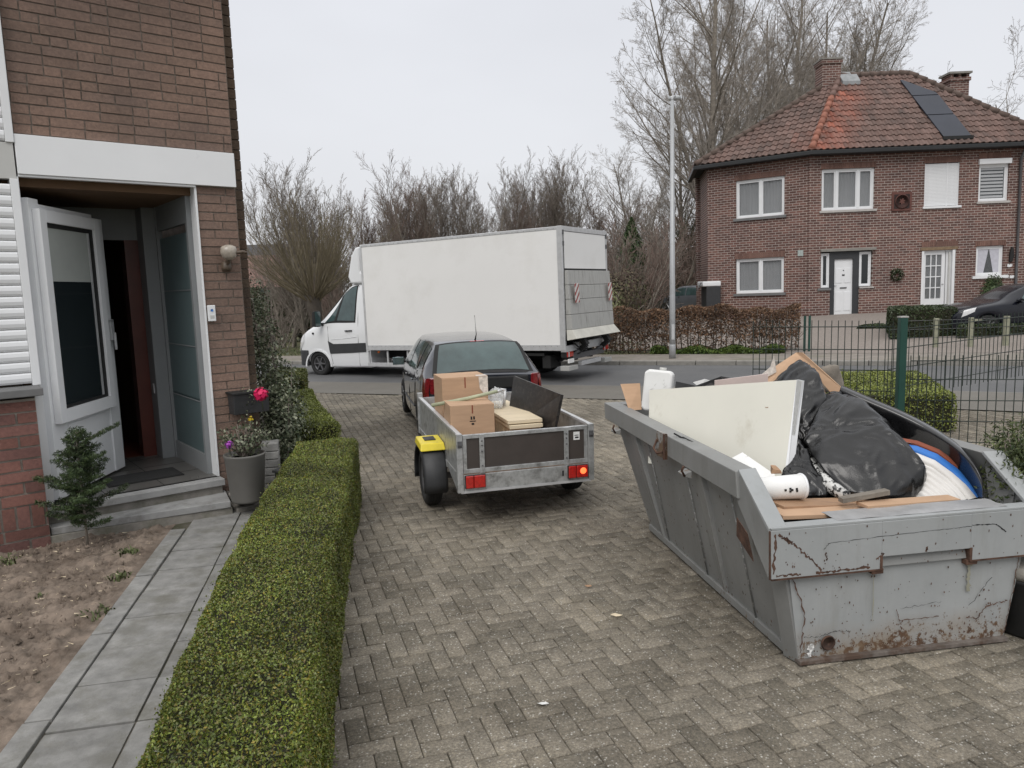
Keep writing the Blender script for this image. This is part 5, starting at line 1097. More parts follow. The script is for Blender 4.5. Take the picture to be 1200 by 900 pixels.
    # scars on the front: diagonal rust line, scratches, weld bead, drain hole
    def scar(pts,wd,m='rust',name='rust_streak',y=-.0535,jag=.006,seed=1):
        r=random.Random(seed); b=MB(); n=14; P_=[]
        for i in range(len(pts)-1):
            for k in range(n):
                t=k/n; P_.append((pts[i][0]*(1-t)+pts[i+1][0]*t+r.uniform(-jag,jag),pts[i][1]*(1-t)+pts[i+1][1]*t+r.uniform(-jag,jag)))
        P_.append(pts[-1]); vs=[];k=len(P_)
        for i,(u,z) in enumerate(P_):
            a=P_[min(i+1,k-1)];c=P_[max(i-1,0)];dx,dz=a[0]-c[0],a[1]-c[1];l=math.hypot(dx,dz)+1e-6; h=wd*r.uniform(.15,1.)*.42; vs+=[(u-dz/l*h,y,z+dx/l*h),(u+dz/l*h,y,z-dx/l*h)]
        b.add(vs,[(2*i,2*i+1,2*i+3,2*i+2) for i in range(k-1)]); b.build(name,M[m],root)
    scar([(-.16,.775),(-.09,.73)],.032,seed=1); scar([(-.09,.73),(.0,.65),(.09,.555)],.016,seed=2); scar([(.06,.545),(.2,.545),(.38,.548)],.02,seed=3,jag=.004); scar([(-.17,.55),(-.03,.545)],.016,seed=4); scar([(-.18,.785),(-.19,.56)],.022,seed=41)
    scar([(.10,.67),(.13,.705),(.35,.715),(.8,.725),(1.0,.73)],.004,seed=5,jag=.002,name='scratch',m='black'); scar([(1.0,.735),(1.15,.73),(1.22,.68)],.010,seed=6,jag=.002,name='scratch',m='black'); scar([(.115,.66),(.12,.61)],.014,seed=7)
    scar([(.42,.585),(.46,.62)],.02,seed=71); scar([(.72,.61),(.725,.635)],.02,seed=72)
    scar([(1.04,.24),(1.18,.40)],.005,y=-.0165,seed=8,name='scratch',m='black'); scar([(.58,.27),(.60,.20),(.85,.20)],.008,y=-.0165,seed=9,jag=.003); scar([(.6,.27),(.86,.285)],.004,y=-.0165,seed=10,m='black',name='scratch'); scar([(.43,.50),(.435,.21)],.008,y=-.0165,seed=11,jag=.002,m='streak'); scar([(1.03,.50),(1.03,.33)],.05,y=-.0160,seed=12,jag=.004,m='streak')
    scar([(.0,.07),(.02,.3),(-.06,.53)],.012,y=-.0165,seed=13); scar([(B-.01,.05),(B+.03,.3),(B+.06,.52)],.010,y=-.0165,seed=14); scar([(1.02,.18),(1.1,.16),(1.15,.23),(1.29,.25)],.012,y=-.0165,seed=15); scar([(.02,.165),(.10,.155),(.2,.18),(.3,.17)],.006,y=-.0165,seed=16,m='black',name='scratch')
    scar([(.05,.05),(.07,.11),(.05,.09)],.03,y=-.017,seed=17,m='whitefoam',name='paint_mark',jag=.01)
    r=random.Random(8); b=MB()
    for k in range(150):
        u=r.uniform(.05,B-.05); z=.07+.42*r.random()**1.6; s=r.uniform(.002,.006); n=5; vs=[(u+math.cos(6.28*i/n)*s*r.uniform(.5,1.2),-.0168,z+math.sin(6.28*i/n)*s*r.uniform(.6,2.)) for i in range(n)]; b.add(vs,[tuple(range(n))])
    for k in range(70):
        u=r.uniform(-.17,B+.17); z=.545+.24*r.random()**1.5; s=r.uniform(.002,.006); n=5; vs=[(u+math.cos(6.28*i/n)*s*r.uniform(.5,1.2),-.0538,z+math.sin(6.28*i/n)*s*r.uniform(.6,2.)) for i in range(n)]; b.add(vs,[tuple(range(n))])
    b.build('chipped_paint',M['rust'],root,'stuff')
    MB().lathe((.165,-.02,.115),[(.038,-.004),(.043,.0),(.043,.006),(.03,.008),(.03,.002)],20,'y').build('drain_rim',M['rust'],root); MB().lathe((.165,-.018,.115),[(.03,0),(.03,-.004)],20,'y').build('drain_hole',M['black'],root)
    MB().box(-.01,B+.01,-.03,.03,.005,.03).build('foot_edge',M['footedge'],root,bevel=.003); MB().tube([(.1,.1,.06),(B-.1,.1,.06)],.05,10).tube([(.1,2.2,.06),(B-.1,2.2,.06)],.05,10).build('skid_roller',M['rust'],root)
    r=random.Random(18); b=MB(); b2=MB()
    for k in range(240):
        w=.2+2.2*r.random(); zz=.06+.8*r.random()**1.3; t=zz/.88; u0=-.165*t-.0135; sx=r.uniform(.002,.008); sz=sx*r.uniform(.6,3.5); (b if k%3 else b2).add([(u0,w-sx,zz),(u0-.165*sz/.88,w-sx*.3,zz+sz),(u0-.165*sz/.88,w+sx*.5,zz+sz*.9),(u0,w+sx,zz+sz*.1)],[(0,1,2,3)])
    b.build('chipped_paint',M['rust'],root,'stuff'); b2.build('pale_scrapes',M['scrape'],root,'stuff')
    # vertical welds on the side plate
    for w in (.46,1.16,1.9): MB().tube([(-.012,w,.05),(-.176,w+.05,.89)],.005,5).build('weld_seam',M['scrape'],root)
    # rust by the near corner of the side
    b=MB(); b.slab([(-.125,.145,.56),(-.15,.30,.66),(-.165,.27,.78),(-.155,.16,.72)],.004); b.build('rust_patch',M['rust'],root,loc=(-.075,0,0))
    # bent cable lying on the far lip and flattened tarp on the front lip
M['scrape']=mat('pale_scraped_weld',(.30,.30,.29),.6,.5,40,dirt=(.17,.175,.17),dirtscale=30,dirtpos=(.45,.5)); M['footedge']=mat('muddy_foot_edge',(.14,.12,.105),.9,.3,12,.3,60,dirt=(.08,.05,.035),dirtscale=5,dirtpos=(.45,.6)); M['streak']=mat('rusty_water_stain',(.26,.255,.20),.7,.1,8)
skip()
b=MB(); b.tube([P(790,508,5.15),P(812,520,5.0),P(835,530,4.85),P(866,546,4.5)],.006,6); b.tube([P(800,512,5.05),P(820,522,4.9),P(850,538,4.65),P(880,556,4.35)],.004,6); b.build('cable',M['black'],cat='cable',label='thin black cables lying along the left rim of the skip')
b=MB(); vs=[];n=26
for i in range(n+1):
    t=i/n; u=.20+1.05*t; 
    for j in range(5): q=SW(u,-.02+.045*j*.9,.817+.005*mnoise.noise(Vector((u*9,j*.8,0)))+(.010 if j in(1,2) else 0)*abs(mnoise.noise(Vector((u*5,3,0))))); vs.append(q)
b.add(vs,[(i*5+j,(i+1)*5+j,(i+1)*5+j+1,i*5+j+1) for i in range(n) for j in range(4)],True); b.build('tarpaulin_strip',M['greyfilm'],cat='plastic strip',label='crumpled grey plastic strip lying on the front lip of the skip')
# big cream board leaning in the skip
q=[P(761,457,6.15),P(934,445,4.75),P(915,553,4.55),P(750,484,6.2)]; q[2].z-=.02
bd=thing('cream_board','large cream painted board with white edge leaning in the skip','board',q[3])
off=Vector(q[3]); w=[p-off for p in q]; nrm=((w[1]-w[0]).cross(w[3]-w[0])).normalized(); nrm=nrm if nrm.y<0 else -nrm
b=MB(); hv=(w[3]-w[0]); lo=[w[0],w[1],w[2]+Vector((.02,.0,-.05)),w[3]+Vector((0,.0,-.35))]
_n=(lo[1]-lo[0]).cross(lo[2]-lo[1]).normalized(); lo[3]=Vector((lo[3].x,lo[3].y-0,lo[3].z)); lo[3].y-=(_n.dot(lo[3]-lo[0]))/_n.y
def thick(mb,pts,t,nr): 
    n=len(pts); vs=list(pts)+[p-nr*t for p in pts]; return mb.add(vs,[tuple(range(n)),tuple(range(2*n-1,n-1,-1))]+[(i,n+i,n+(i+1)%n,(i+1)%n) for i in range(n)])
thick(b,lo,.045,nrm).build('board',M['cream'],bd,recenter=False)
b=MB(); e=P(936.5,445,4.78)-off; e2=P(923,557,4.56)-off; thick(b,[lo[1]+nrm*.003,e+nrm*.003,e2+nrm*.003,lo[2]+nrm*.003],.05,nrm).build('edge_strip',M['white_pvc'],bd,recenter=False)
b=MB(); c=P(897,461+16,4.9)-off; b.add([c+nrm*.004,c+nrm*.004+Vector((.045,-.02,.002)),c+nrm*.004+Vector((.04,-.02,-.006)),c+nrm*.004+Vector((0,0,-.004))],[(0,1,2,3)]); b.build('scratch',M['plywood'],bd,recenter=False)
# second board standing behind it in the shade
b=MB(); thick(b,[P(838,446,5.6),P(900,438,5.3),P(900,470,5.3),P(838,470,5.6)],.02,Vector((0,-1,0))); b.build('pink_board',M['pinkboard'],cat='board',label='pale pink board sticking up behind the cream board')
def card(name,lab,pts,m,th=.006,cat='cardboard',grp=None):
    b=MB(); c=[P(*q) for q in pts]; nr=(c[1]-c[0]).cross(c[-1]-c[0]).normalized(); nr=nr if nr.y<0 else -nr
    thick(b,c,th,nr); return b.build(name,m,cat=cat,label=lab,group=grp)
card('cardboard_sheet','brown cardboard piece at the far left corner of the skip',[(727,450,6.55),(750,449,6.5),(752,480,6.4),(737,481,6.4)],M['cardboard'])
card('cardboard_sheet','tall bent cardboard strip rising to a peak behind the black bags',[(933,413,5.7),(940,413,5.65),(990,458,5.3),(975,462,5.35)],M['cardboard'],.01)
card('cardboard_sheet','wide cardboard flap below the peak, left of the tallest black bag',[(933,413,5.8),(948,428,5.7),(900,450,5.5),(880,448,5.6)],M['cardboard'],.01)
card('torn_card','pale torn card tongue standing by the cardboard flap',[(907,417,5.6),(910,436,5.6),(885,449,5.5),(880,450,5.5),(903,430,5.6)],M['tape'])
card('fabric_piece','dark grey rumpled cloth behind the cream board',[(792,447,6.0),(815,452,5.9),(845,441,5.7),(850,458,5.7),(790,464,6.0)],M['dark_plastic'],.02,'cloth')
card('white_plate','white curved plate poking out between cloth and cream board',[(812,448,6.1),(826,444,6.0),(832,446,6.0),(822,456,6.0)],M['whitefoam'],.01,'plate')
card('black_sheet','flat black sheet crossing the dark cloth behind the cream board',[(826,452,5.8),(846,441,5.75),(872,446,5.65),(868,460,5.6)],M['blackboard'],.015,'sheet')
# white canister at the far left
o=thing('white_canister','white plastic canister with grey scribbles at the far left of the skip','canister',P(768,482,6.25),rot=(R(-6),R(5),R(-20)))
b=MB(); pr=[(-.115,.03),(-.09,0),(.10,0),(.125,.03),(.125,.33),(.10,.355),(-.08,.355),(-.115,.33)]; b.prism(pr,'y',-.07,.07); b.build('body',M['whitefoam'],o,bevel=.02)
r=random.Random(4); b=MB()
for k in range(12):
    x=r.uniform(-.06,.07); z=r.uniform(.12,.28); b.bar((x,-.0715,z),(x+r.uniform(-.03,.03),-.0715,z+r.uniform(-.03,.03)),.004,.002)
b.build('scribble',M['grey_panel'],o); MB().lathe((.03,0,.35),[(.03,0),(.03,.03),(.0,.03)],14).build('cap',M['grey_panel'],o)
# the white bucket lying on its side
o=thing('white_bucket','white plastic bucket with black print lying below the cream board','bucket',P(919,571,4.25),rot=(0,0,R(8)))
MB().lathe((-.20,0,0),[(.055,0),(.066,.006),(.072,.30),(.068,.305)],30,'x').build('shell',M['whitefoam'],o); MB().lathe((.10,0,0),[(.075,0),(.078,.008),(.075,.016)],30,'x').build('lid',M['white_pvc'],o)
b=MB()
for x,z in ((-.03,.004),(.0,.01),(.0,-.006),(.012,.002),(.04,.006),(.042,-.006)): b.box(x-.006,x+.006,-.0735,-.070,z-.006,z+.006)
b.build('print',M['black'],o,loc=(0,-.0005,0))
b=MB(); c=P(909,549,4.35); b.hexa([c+Vector(v) for v in ((-.03,-.01,-.03),(.035,-.01,-.03),(.03,.03,-.03),(-.02,.03,-.03),(-.02,-.01,.0),(.03,-.01,-.012),(.01,.03,.012),(-.02,.03,.015))]); b.build('wood_chip',M['pine'] if 0 else M['plywood'],cat='wood scrap',label='small orange brown wood scrap resting on the white bucket')
# sheet of white packaging behind the left gusset
card('foam_sheet','white foam sheet pushed down beside the left rim of the skip',[(855,538,4.7),(870,530,4.7),(908,556,4.5),(912,580,4.4),(893,590,4.35),(880,556,4.5)],M['whitefoam'],.03,'foam')
# black rubbish bags
def bag(lab,pts,seed,amp=.03,freq=4.5,sub=5): 
    b=hullblob([P(*q) for q in pts],seed,sub,amp,freq,.8,.16); return b.build('rubbish_bag',M['bag'],cat='rubbish bag',label=lab,group='black rubbish bags in the skip')
bag('tall black rubbish bag right behind the edge of the cream board',[(905,446,5.5),(938,417,5.4),(958,434,5.2),(972,470,5.0),(968,505,4.9),(948,530,4.9),(925,520,4.9),(918,460,5.3),(950,440,5.9),(975,500,5.5),(930,520,5.5),(905,460,5.8)],1,.028,3.6)
bag('largest black rubbish bag, its gathered neck at the top left',[(970,458,5.1),(1004,462,4.95),(1030,490,4.75),(1062,526,4.5),(1090,546,4.4),(1072,588,4.35),(1040,583,4.3),(985,578,4.35),(952,545,4.5),(940,520,4.7),(968,505,4.75),(1000,480,5.3),(1080,560,4.95),(960,560,5.1),(1045,500,5.3)],2,.026,3.)
bag('low black rubbish bag squeezed between bucket and patterned roll',[(916,520,4.75),(935,512,4.75),(955,545,4.55),(974,583,4.35),(925,584,4.35),(920,560,4.5),(935,520,5.1),(960,580,4.8),(920,580,4.8)],5,.03,6)
bag('small gathered end of black bag at the upper right of the tallest bag',[(966,460,5.2),(985,458,5.1),(992,470,5.0),(975,497,4.95),(965,495,5.0),(970,470,5.5)],6,.02,8,4)
b=MB(); pts=[P(942,529,4.75),P(955,550,4.6),P(970,568,4.45),P(992,582,4.34)]; b.tube(pts,[.022,.035,.045,.035],14); o=b.build('patterned_roll',M['pattern'],cat='roll',label='black and white patterned film roll wedged between black bags')
# planks across the front
def plank(lab,a,b_,wd,th,m,grp='planks at the front of the skip',nm_='plank'): 
    mb=MB(); a=P(*a);b_=P(*b_); mb.bar(a,b_,wd,th); return mb.build(nm_,m,cat='plank',label=lab,group=grp,bevel=.003)
plank('dark stained brown plank lying lowest across the front of the skip',(908,592,4.15),(1075,588,4.45),.16,.03,M['plywood'])
plank('paler short plank beneath the dark stained one at the left',(908,602,4.02),(1060,597,4.2),.16,.025,M['cardboard'])
plank('splintered grey end of plank rising towards the biggest bag',(985,586,4.15),(1040,576,4.2),.05,.03,M['bark'])
plank('thin reddish lath against the front lip right of the bags',(1010,592,4.12),(1118,584,4.25),.10,.02,M['cardboard'])
# mattress: quilted white with blue and brown piping, bent over
def mattress():
    o=thing('mattress','folded white quilted mattress with blue and brown bands in the skip','mattress',P(1085,585,4.7))
    off=Vector(o.location)
    top=[(1052,514),(1075,518),(1100,528),(1125,546),(1143,562),(1158,580)]
    def band(name,m,d0,d1,Y0,Y1,n=40,wav=0.):
        vs=[]; b=MB()
        for i in range(n+1):
            t=i/n*(len(top)-1); k=min(int(t),len(top)-2); f=t-k
            x=top[k][0]*(1-f)+top[k+1][0]*f; y=top[k][1]*(1-f)+top[k+1][1]*f
            for j in range(9):
                s=j/8; dd=d0+(d1-d0)*s; cx,cy=1072,600
                px=x+(cx-x)*dd; py=y+(cy-y)*dd; YY=Y0+(Y1-Y0)*s-.02*math.sin(s*math.pi); q=P(px,py,YY-.30-(i/n)*.20); q.z+=wav*math.sin(i*1.35+j*.3); vs.append(q-off)
        b.add(vs,[(i*9+j,i*9+j+1,(i+1)*9+j+1,(i+1)*9+j) for i in range(n) for j in range(8)],True); return b.build(name,m,o,recenter=False)
    band('brown_band',M['rustbrown'],-.02,.06,5.02,4.98); band('blue_band',M['blue'],.055,.16,4.97,4.92); band('white_band',M['mattress'],.155,.28,4.92,4.885)
    # pleated face: ridges that follow the curve
    vs=[];b=MB();n=46;m_=60
    for i in range(n+1):
        t=i/n*(len(top)-1); k=min(int(t),len(top)-2); f=t-k; x=top[k][0]*(1-f)+top[k+1][0]*f; y=top[k][1]*(1-f)+top[k+1][1]*f
        for j in range(m_+1):
            s=j/m_; dd=.27+.73*s; px=x+(1072-x)*dd; py=y+(600-y)*dd; q=P(px,py,4.585-.22*s-(i/n)*.20); rid=abs(math.sin(s*math.pi*9)); q+=Vector((0,-.012,.010))*rid; vs.append(q-off)
    b.add(vs,[(i*(m_+1)+j,i*(m_+1)+j+1,(i+1)*(m_+1)+j+1,(i+1)*(m_+1)+j) for i in range(n) for j in range(m_)],True).build('quilted_face',M['mattress'],o,recenter=False)
    # body behind the bands
    vs=[];b=MB()
    for (x,y) in top:
        for YY,dy in ((5.0,0),(5.35,-2)): vs.append(P(x-2,y+2+dy,YY-.36)-off)
    k=len(top); fs=[(2*i,2*i+1,2*i+3,2*i+2) for i in range(k-1)]; b.add(vs,fs,True).build('back_cover',M['mattress'],o,recenter=False)
mattress()
# curved black shell (moulded liner) along the right side
def shell():
    b=MB(); top=[(985,452,5.15),(1015,466,5.02),(1050,480,4.9),(1085,497,4.8),(1115,516,4.62),(1138,535,4.44),(1153,558,4.34),(1152,580,4.32)]
    vs=[]
    for i,(x,y,Y) in enumerate(top):
        for (dx,dy,dY) in ((3,-1,.16),(0,-2,.03),(-2,3,-.03),(-5,14,.03),(-12,40,.12),(-18,64,.16)):
            if i>5: dx*=.4
            vs.append(P(x+dx,y+dy,Y+dY))
    n=6; b.add(vs,[(i*n+j,i*n+j+1,(i+1)*n+j+1,(i+1)*n+j) for i in range(len(top)-1) for j in range(n-1)],True)
    o=b.build('black_shell',M['shellblack'],cat='plastic shell',label='long curved glossy black plastic shell along the right side of the skip')
    so_=o.modifiers.new('thick','SOLIDIFY'); so_.thickness=.008; ss=o.modifiers.new('sub','SUBSURF'); ss.levels=2; ss.render_levels=2
M['shellblack']=mat('glossy_black_plastic',(.012,.012,.013),.25,.15,4,.05,30,coat=.4)
shell()
# rubble filling under everything so the tub is not hollow
b=hullblob([SW(.0,.3,.25),SW(1.3,.3,.25),SW(1.35,2.5,.6),SW(-.05,2.5,.6),SW(.0,.25,.70),SW(1.3,.25,.68),SW(1.3,2.5,.95),SW(.0,2.5,.95)],9,4,.06,6,.6,.1); b.build('rubble',M['rubblemat'] if 'rubblemat' in M else M['bark'],None,kind='stuff',label='dark jumbled rubble filling the bottom of the skip')
# ================================================================ BY THE RIGHT EDGE
o=thing('black_bin','black plastic tub with a grey lid standing right of the skip','bin',gp(1205,748,0),8)
MB().lathe((.13,.12,0),[(.20,0),(.215,.02),(.24,.33),(.25,.34),(.245,.36)],28).build('shell',M['black'],o,bevel=0); MB().lathe((.13,.12,.36),[(.25,0),(.26,.03),(.25,.07),(.0,.09)],28).build('lid',M['concrete'],o)
# ================================================================ THE BRICK HOUSE ACROSS THE ROAD
HO=Vector((11.31,28.,.66))
def far_house():
    root=thing('far_house','brown brick hipped house with red tiled roof and solar panels across the road','house',HO,rot=(0,-.012,0))
    ZG=HO.z
    def z(v): return v-ZG
    XR=8.4; LW=3.93; WA=R(-35.2); wx,wy=-math.cos(WA),-math.sin(WA) # unit vector from corner along wing to its left end
    def wg(x,y): # wing frame (x negative to the left, y into the wall)
        return (x*math.cos(WA)-y*math.sin(WA), x*math.sin(WA)+y*math.cos(WA))
    E1=wg(-LW,0); E2=(E1[0]+.32,E1[1]+2.3); ze=z(6.72)
    fb=M['farbrick']
    main_open=[(.42,2.38,4.64,6.14),(4.23,5.52,4.64,6.20),(6.24,7.35,4.74,6.25),(.43,2.37,1.78,3.13),(.78,1.88,.6,1.79),(4.25,5.48,.6,3.02),(6.25,7.28,2.0,3.1)]
    wing_open=[(-2.78,-.93,4.60,6.05),(-2.80,-.93,1.68,3.03)]
    def wall(name,x0,x1,z0,z1,ops,parent,ang=0,loc=(0,0,0)):
        """brick wall split into rectangles round its openings, 0.28 m thick"""
        xs=sorted({x0,x1,*[o[0] for o in ops],*[o[1] for o in ops]}); zs=sorted({z0,z1,*[max(z0,z(o[2])) for o in ops],*[z(o[3]) for o in ops]})
        V={};vs=[];fs=[]; T=.28
        solid={}
        for i in range(len(xs)-1):
            for j in range(len(zs)-1):
                cx=(xs[i]+xs[i+1])/2; cz=(zs[j]+zs[j+1])/2; solid[i,j]=not any(o[0]<cx<o[1] and z(o[2])<cz<z(o[3]) for o in ops)
        def v(i,j,k):
            if (i,j,k) not in V: V[i,j,k]=len(vs); vs.append((xs[i],T*k,zs[j]))
            return V[i,j,k]
        for (i,j),s in solid.items():
            if not s: continue
            fs.append((v(i,j,0),v(i+1,j,0),v(i+1,j+1,0),v(i,j+1,0))); fs.append((v(i,j+1,1),v(i+1,j+1,1),v(i+1,j,1),v(i,j,1)))
            for (di,dj,a,b_) in ((-1,0,(i,j),(i,j+1)),(1,0,(i+1,j+1),(i+1,j)),(0,-1,(i+1,j),(i,j)),(0,1,(i,j+1),(i+1,j+1))):
                if not solid.get((i+di,j+dj),False): fs.append((v(*a,0),v(*b_,0),v(*b_,1),v(*a,1)))
        m=MB().add(vs,fs); o=m.build(name,fb,parent); o.rotation_euler=(0,0,ang); o.location=loc; return o
    wall('wall',0,XR,-.5,ze+.1,main_open,root); ww=wall('wall',-LW,0,-.5,ze+.1,wing_open,root,WA)
    wl=wall('wall',0,2.33,-.5,ze,[],root,math.atan2(E1[1]-E2[1],E1[0]-E2[0]),(E2[0],E2[1],0))
    wall('wall',.285,5.195,-.5,ze,[],root,math.pi/2,(XR-.003,0,0)); 
    box('wall',fb,root,-2.9,XR,5.2,5.4,-.5,ze)
    box('corner_shadow_pier',fb,root,-.06,.10,-.03,.02,-.3,ze)  # narrow strip of the same brick, standing proud of the wall corner
    # rooms behind, so that open panes look into dark
    box('interior',M['black'],root,.3,XR-.3,1.2,5.0,-.3,ze-.1)
    def frame_of(f,x0,x1,z0,z1,parent,mulls=(),m='white_pvc',d=.09,fw=.07,curtain=True,glass='darkglass',cw='curtain',blind=False):
        w=thing('window',None,None); w.parent=parent
        fr=thing('frame',None,None) if 0 else None
        y=.07
        for a,b_,c,e in ((x0,x0+fw,z0,z1),(x1-fw,x1,z0,z1),(x0+fw,x1-fw,z0,z0+fw),(x0+fw,x1-fw,z1-fw,z1)): box('frame',M[m],w,a,b_,y,y+.09,z(c),z(e))
        cells=[x0+fw]+[q for mm in mulls for q in (mm-fw*.55,mm+fw*.55)]+[x1-fw]
        for mm in mulls: box('mullion',M[m],w,mm-fw*.55,mm+fw*.55,y-.005,y+.09,z(z0+fw),z(z1-fw))
        for k in range(0,len(cells),2):
            a,b_=cells[k],cells[k+1]
            for (p,q,r_,s) in ((a,a+.045,z0+fw,z1-fw),(b_-.045,b_,z0+fw,z1-fw),(a+.045,b_-.045,z0+fw,z0+fw+.045),(a+.045,b_-.045,z1-fw-.045,z1-fw)): box('sash',M[m],w,p,q,y+.02,y+.08,z(r_),z(s))
            if curtain:
                vs=[];n=max(8,int((b_-a)/.035)); rr=random.Random(int(x0*100)+k)
                for i in range(n+1):
                    x=a+(b_-a)*i/n; dy=.02*math.sin(i*1.9+rr.random())+rr.uniform(-.008,.008)
                    if blind=='tie':
                        pass
                    vs+=[(x,y+.10+dy,z(z0+fw)),(x,y+.10+dy,z(z1-fw))]
                b=MB(); b.add(vs,[(2*i,2*i+2,2*i+3,2*i+1) for i in range(n)],True); b.build('curtain',M[cw],w)
                g_=MB().box(a+.045,b_-.045,y+.052,y+.056,z(z0+fw+.045),z(z1-fw-.045)).build('pane',M['netglass'],w)
            else: box('pane',M[glass],w,a+.045,b_-.045,y+.045,y+.055,z(z0+fw+.045),z(z1-fw-.045))
        return w
    def soldier(x0,x1,zz,parent,h=.22): # row of upright bricks over an opening
        n=int((x1-x0)/.075); w=(x1-x0)/n; b=MB()
        for i in range(n): b.box(x0+i*w+.005,x0+(i+1)*w-.005,-.012,.05,z(zz)+.006,z(zz)+h)
        b.build('soldier_course',M['soldier'],parent,'stuff')
    # upper row
    frame_of(0,.42,2.38,4.64,6.14,root,(1.0,1.80)); box('sill',M['sillpale'],root,.34,2.46,-.06,.07,z(4.56),z(4.64)); soldier(.38,2.42,6.14,root)
    wd=thing('window',None,None); wd.parent=root # rolled down white shutter in two halves
    for a,b_ in ((4.27,5.08),(5.10,5.49)): 
        k=0; zz=4.66
        s=MB().box(a,b_,.05,.075,0,.046)
        o0=None
        while zz+.05<6.22:
            if o0 is None: o0=s.build('shutter_slat',M['white_pvc'],wd); o=o0
            else: o=link('shutter_slat',o0.data,None,wd)
            o.location=(0,0,z(zz)); zz+=.051
    box('guide',M['white_pvc'],wd,5.075,5.105,.035,.08,z(4.64),z(6.2)); box('guide',M['white_pvc'],wd,4.23,4.27,.035,.08,z(4.64),z(6.2)); box('guide',M['white_pvc'],wd,5.49,5.52,.035,.08,z(4.64),z(6.2)); box('sill',M['white_pvc'],root,4.18,5.60,-.06,.07,z(4.56),z(4.64)); soldier(4.2,5.56,6.20,root)
    w4=frame_of(0,6.24,7.35,4.74,6.08,root,(),curtain=False,glass='blindglass'); box('shutter_box',M['white_pvc'],w4,6.20,7.40,-.08,.1,z(6.08),z(6.27),bevel=.01); box('sill',M['sillpale'],root,6.18,7.42,-.06,.07,z(4.66),z(4.74)); soldier(6.2,7.4,6.27,root)
    for k in range(9): box('blind_slat',M['curtain'],w4,6.38,7.21,.112,.122,z(4.88+k*.125),z(4.96+k*.125))
    # wing windows, in a child frame turned with the wing
    def wing_part(o):
        o.rotation_euler=(0,0,WA); return o
    for z0,z1 in ((4.60,6.05),(1.68,3.03)):
        w=wing_part(frame_of(0,-2.78,-.93,z0,z1,root,(-1.83,)))
        wing_part(box('sill',M['sillstone'],root,-2.86,-.85,-.07,.07,z(z0)-.10,z(z0)-.002))
        n=24; b=MB(); wdt=1.95/n
        for i in range(n): b.box(-2.83+i*wdt+.005,-2.83+(i+1)*wdt-.005,-.012,.05,z(z1)+.006,z(z1)+.22)
        wing_part(b.build('soldier_course',M['soldier'],root,'stuff'))
    wing_part(box('wing_base',fb,root,-LW,-.05,-.03,.0,-.4,.18))
    # front door with side lights, anthracite surround, concrete lintel
    dr=thing('door',None,None); dr.parent=root
    box('leaf',M['white_pvc'],dr,.96,1.66,.10,.15,z(.74),z(2.84)); 
    for (a,b_,c,e) in ((1.02,1.27,1.95,2.5),(1.35,1.60,1.95,2.5),(1.02,1.27,.9,1.62),(1.35,1.60,.9,1.62)): box('panel',M['white_pvc'],dr,a,b_,.085,.10,z(c),z(e),bevel=.012)
    box('letter_slot',M['rimdark'],dr,1.2,1.45,.08,.10,z(1.74),z(1.79)); box('house_number',M['black'],dr,1.27,1.37,.085,.10,z(2.22),z(2.27)); MB().lathe((1.32,.09,z(2.42)),[(.02,0),(.018,-.008)],10,'y').build('spyhole',M['black'],dr); MB().tube([(.99,.10,z(1.85)),(.99,.05,z(1.85)),(1.05,.05,z(1.85))],.012,6).build('handle',M['rimdark'],dr)
    an=M['anthracite']; box('door_frame',an,dr,.78,.96,.04,.2,z(.68),z(3.12)); box('door_frame',an,dr,1.66,1.88,.04,.2,z(.68),z(3.12)); box('door_frame',an,dr,.96,1.66,.04,.2,z(2.84),z(3.12))
    for a,b_ in ((.45,.77),(1.90,2.34)): frame_of(0,a,b_,1.80,3.08,root,(),curtain=False,fw=.05)
    box('lintel',M['kerbstone'],root,.40,2.46,-.10,.03,z(3.13),z(3.22)); box('sill',M['sillstone'],root,.30,.80,-.07,.07,z(1.70),z(1.78)); box('sill',M['sillpale'],root,1.88,2.42,-.05,.07,z(1.72),z(1.78)); box('door_step',M['sillstone'],root,.7,1.98,-.45,.05,z(.52),z(.70))
    # glazed white door
    gd=thing('door',None,None); gd.parent=root
    x0,x1=4.29,5.15
    box('stile',M['white_pvc'],gd,x0,x0+.13,.10,.15,z(.78),z(2.98)); box('stile',M['white_pvc'],gd,x1-.13,x1,.10,.15,z(.78),z(2.98)); box('rail',M['white_pvc'],gd,x0+.13,x1-.13,.10,.15,z(.78),z(1.22)); box('rail',M['white_pvc'],gd,x0+.13,x1-.13,.10,.15,z(2.86),z(2.98))
    pw=(x1-x0-.26)/3; ph=(2.86-1.22)/4
    for i in range(3):
        for j in range(4): box('pane',M['netglass2'],gd,x0+.13+i*pw+.018,x0+.13+(i+1)*pw-.018,.12,.13,z(1.22+j*ph+.018),z(1.22+(j+1)*ph-.018))
    for i in (1,2): box('glazing_bar',M['white_pvc'],gd,x0+.13+i*pw-.018,x0+.13+i*pw+.018,.105,.145,z(1.22),z(2.86))
    for j in (1,2,3):
        for i in range(3): box('glazing_bar',M['white_pvc'],gd,x0+.13+i*pw+.018,x0+.13+(i+1)*pw-.018,.108,.142,z(1.22+j*ph-.018),z(1.22+j*ph+.018))
    box('lace_curtain',M['curtain'],gd,x0+.14,x1-.14,.16,.17,z(1.2),z(2.86)); MB().tube([(x1-.06,.10,z(1.75)),(x1-.06,.05,z(1.75)),(x1-.14,.05,z(1.75))],.012,6).build('handle',M['rimdark'],gd)
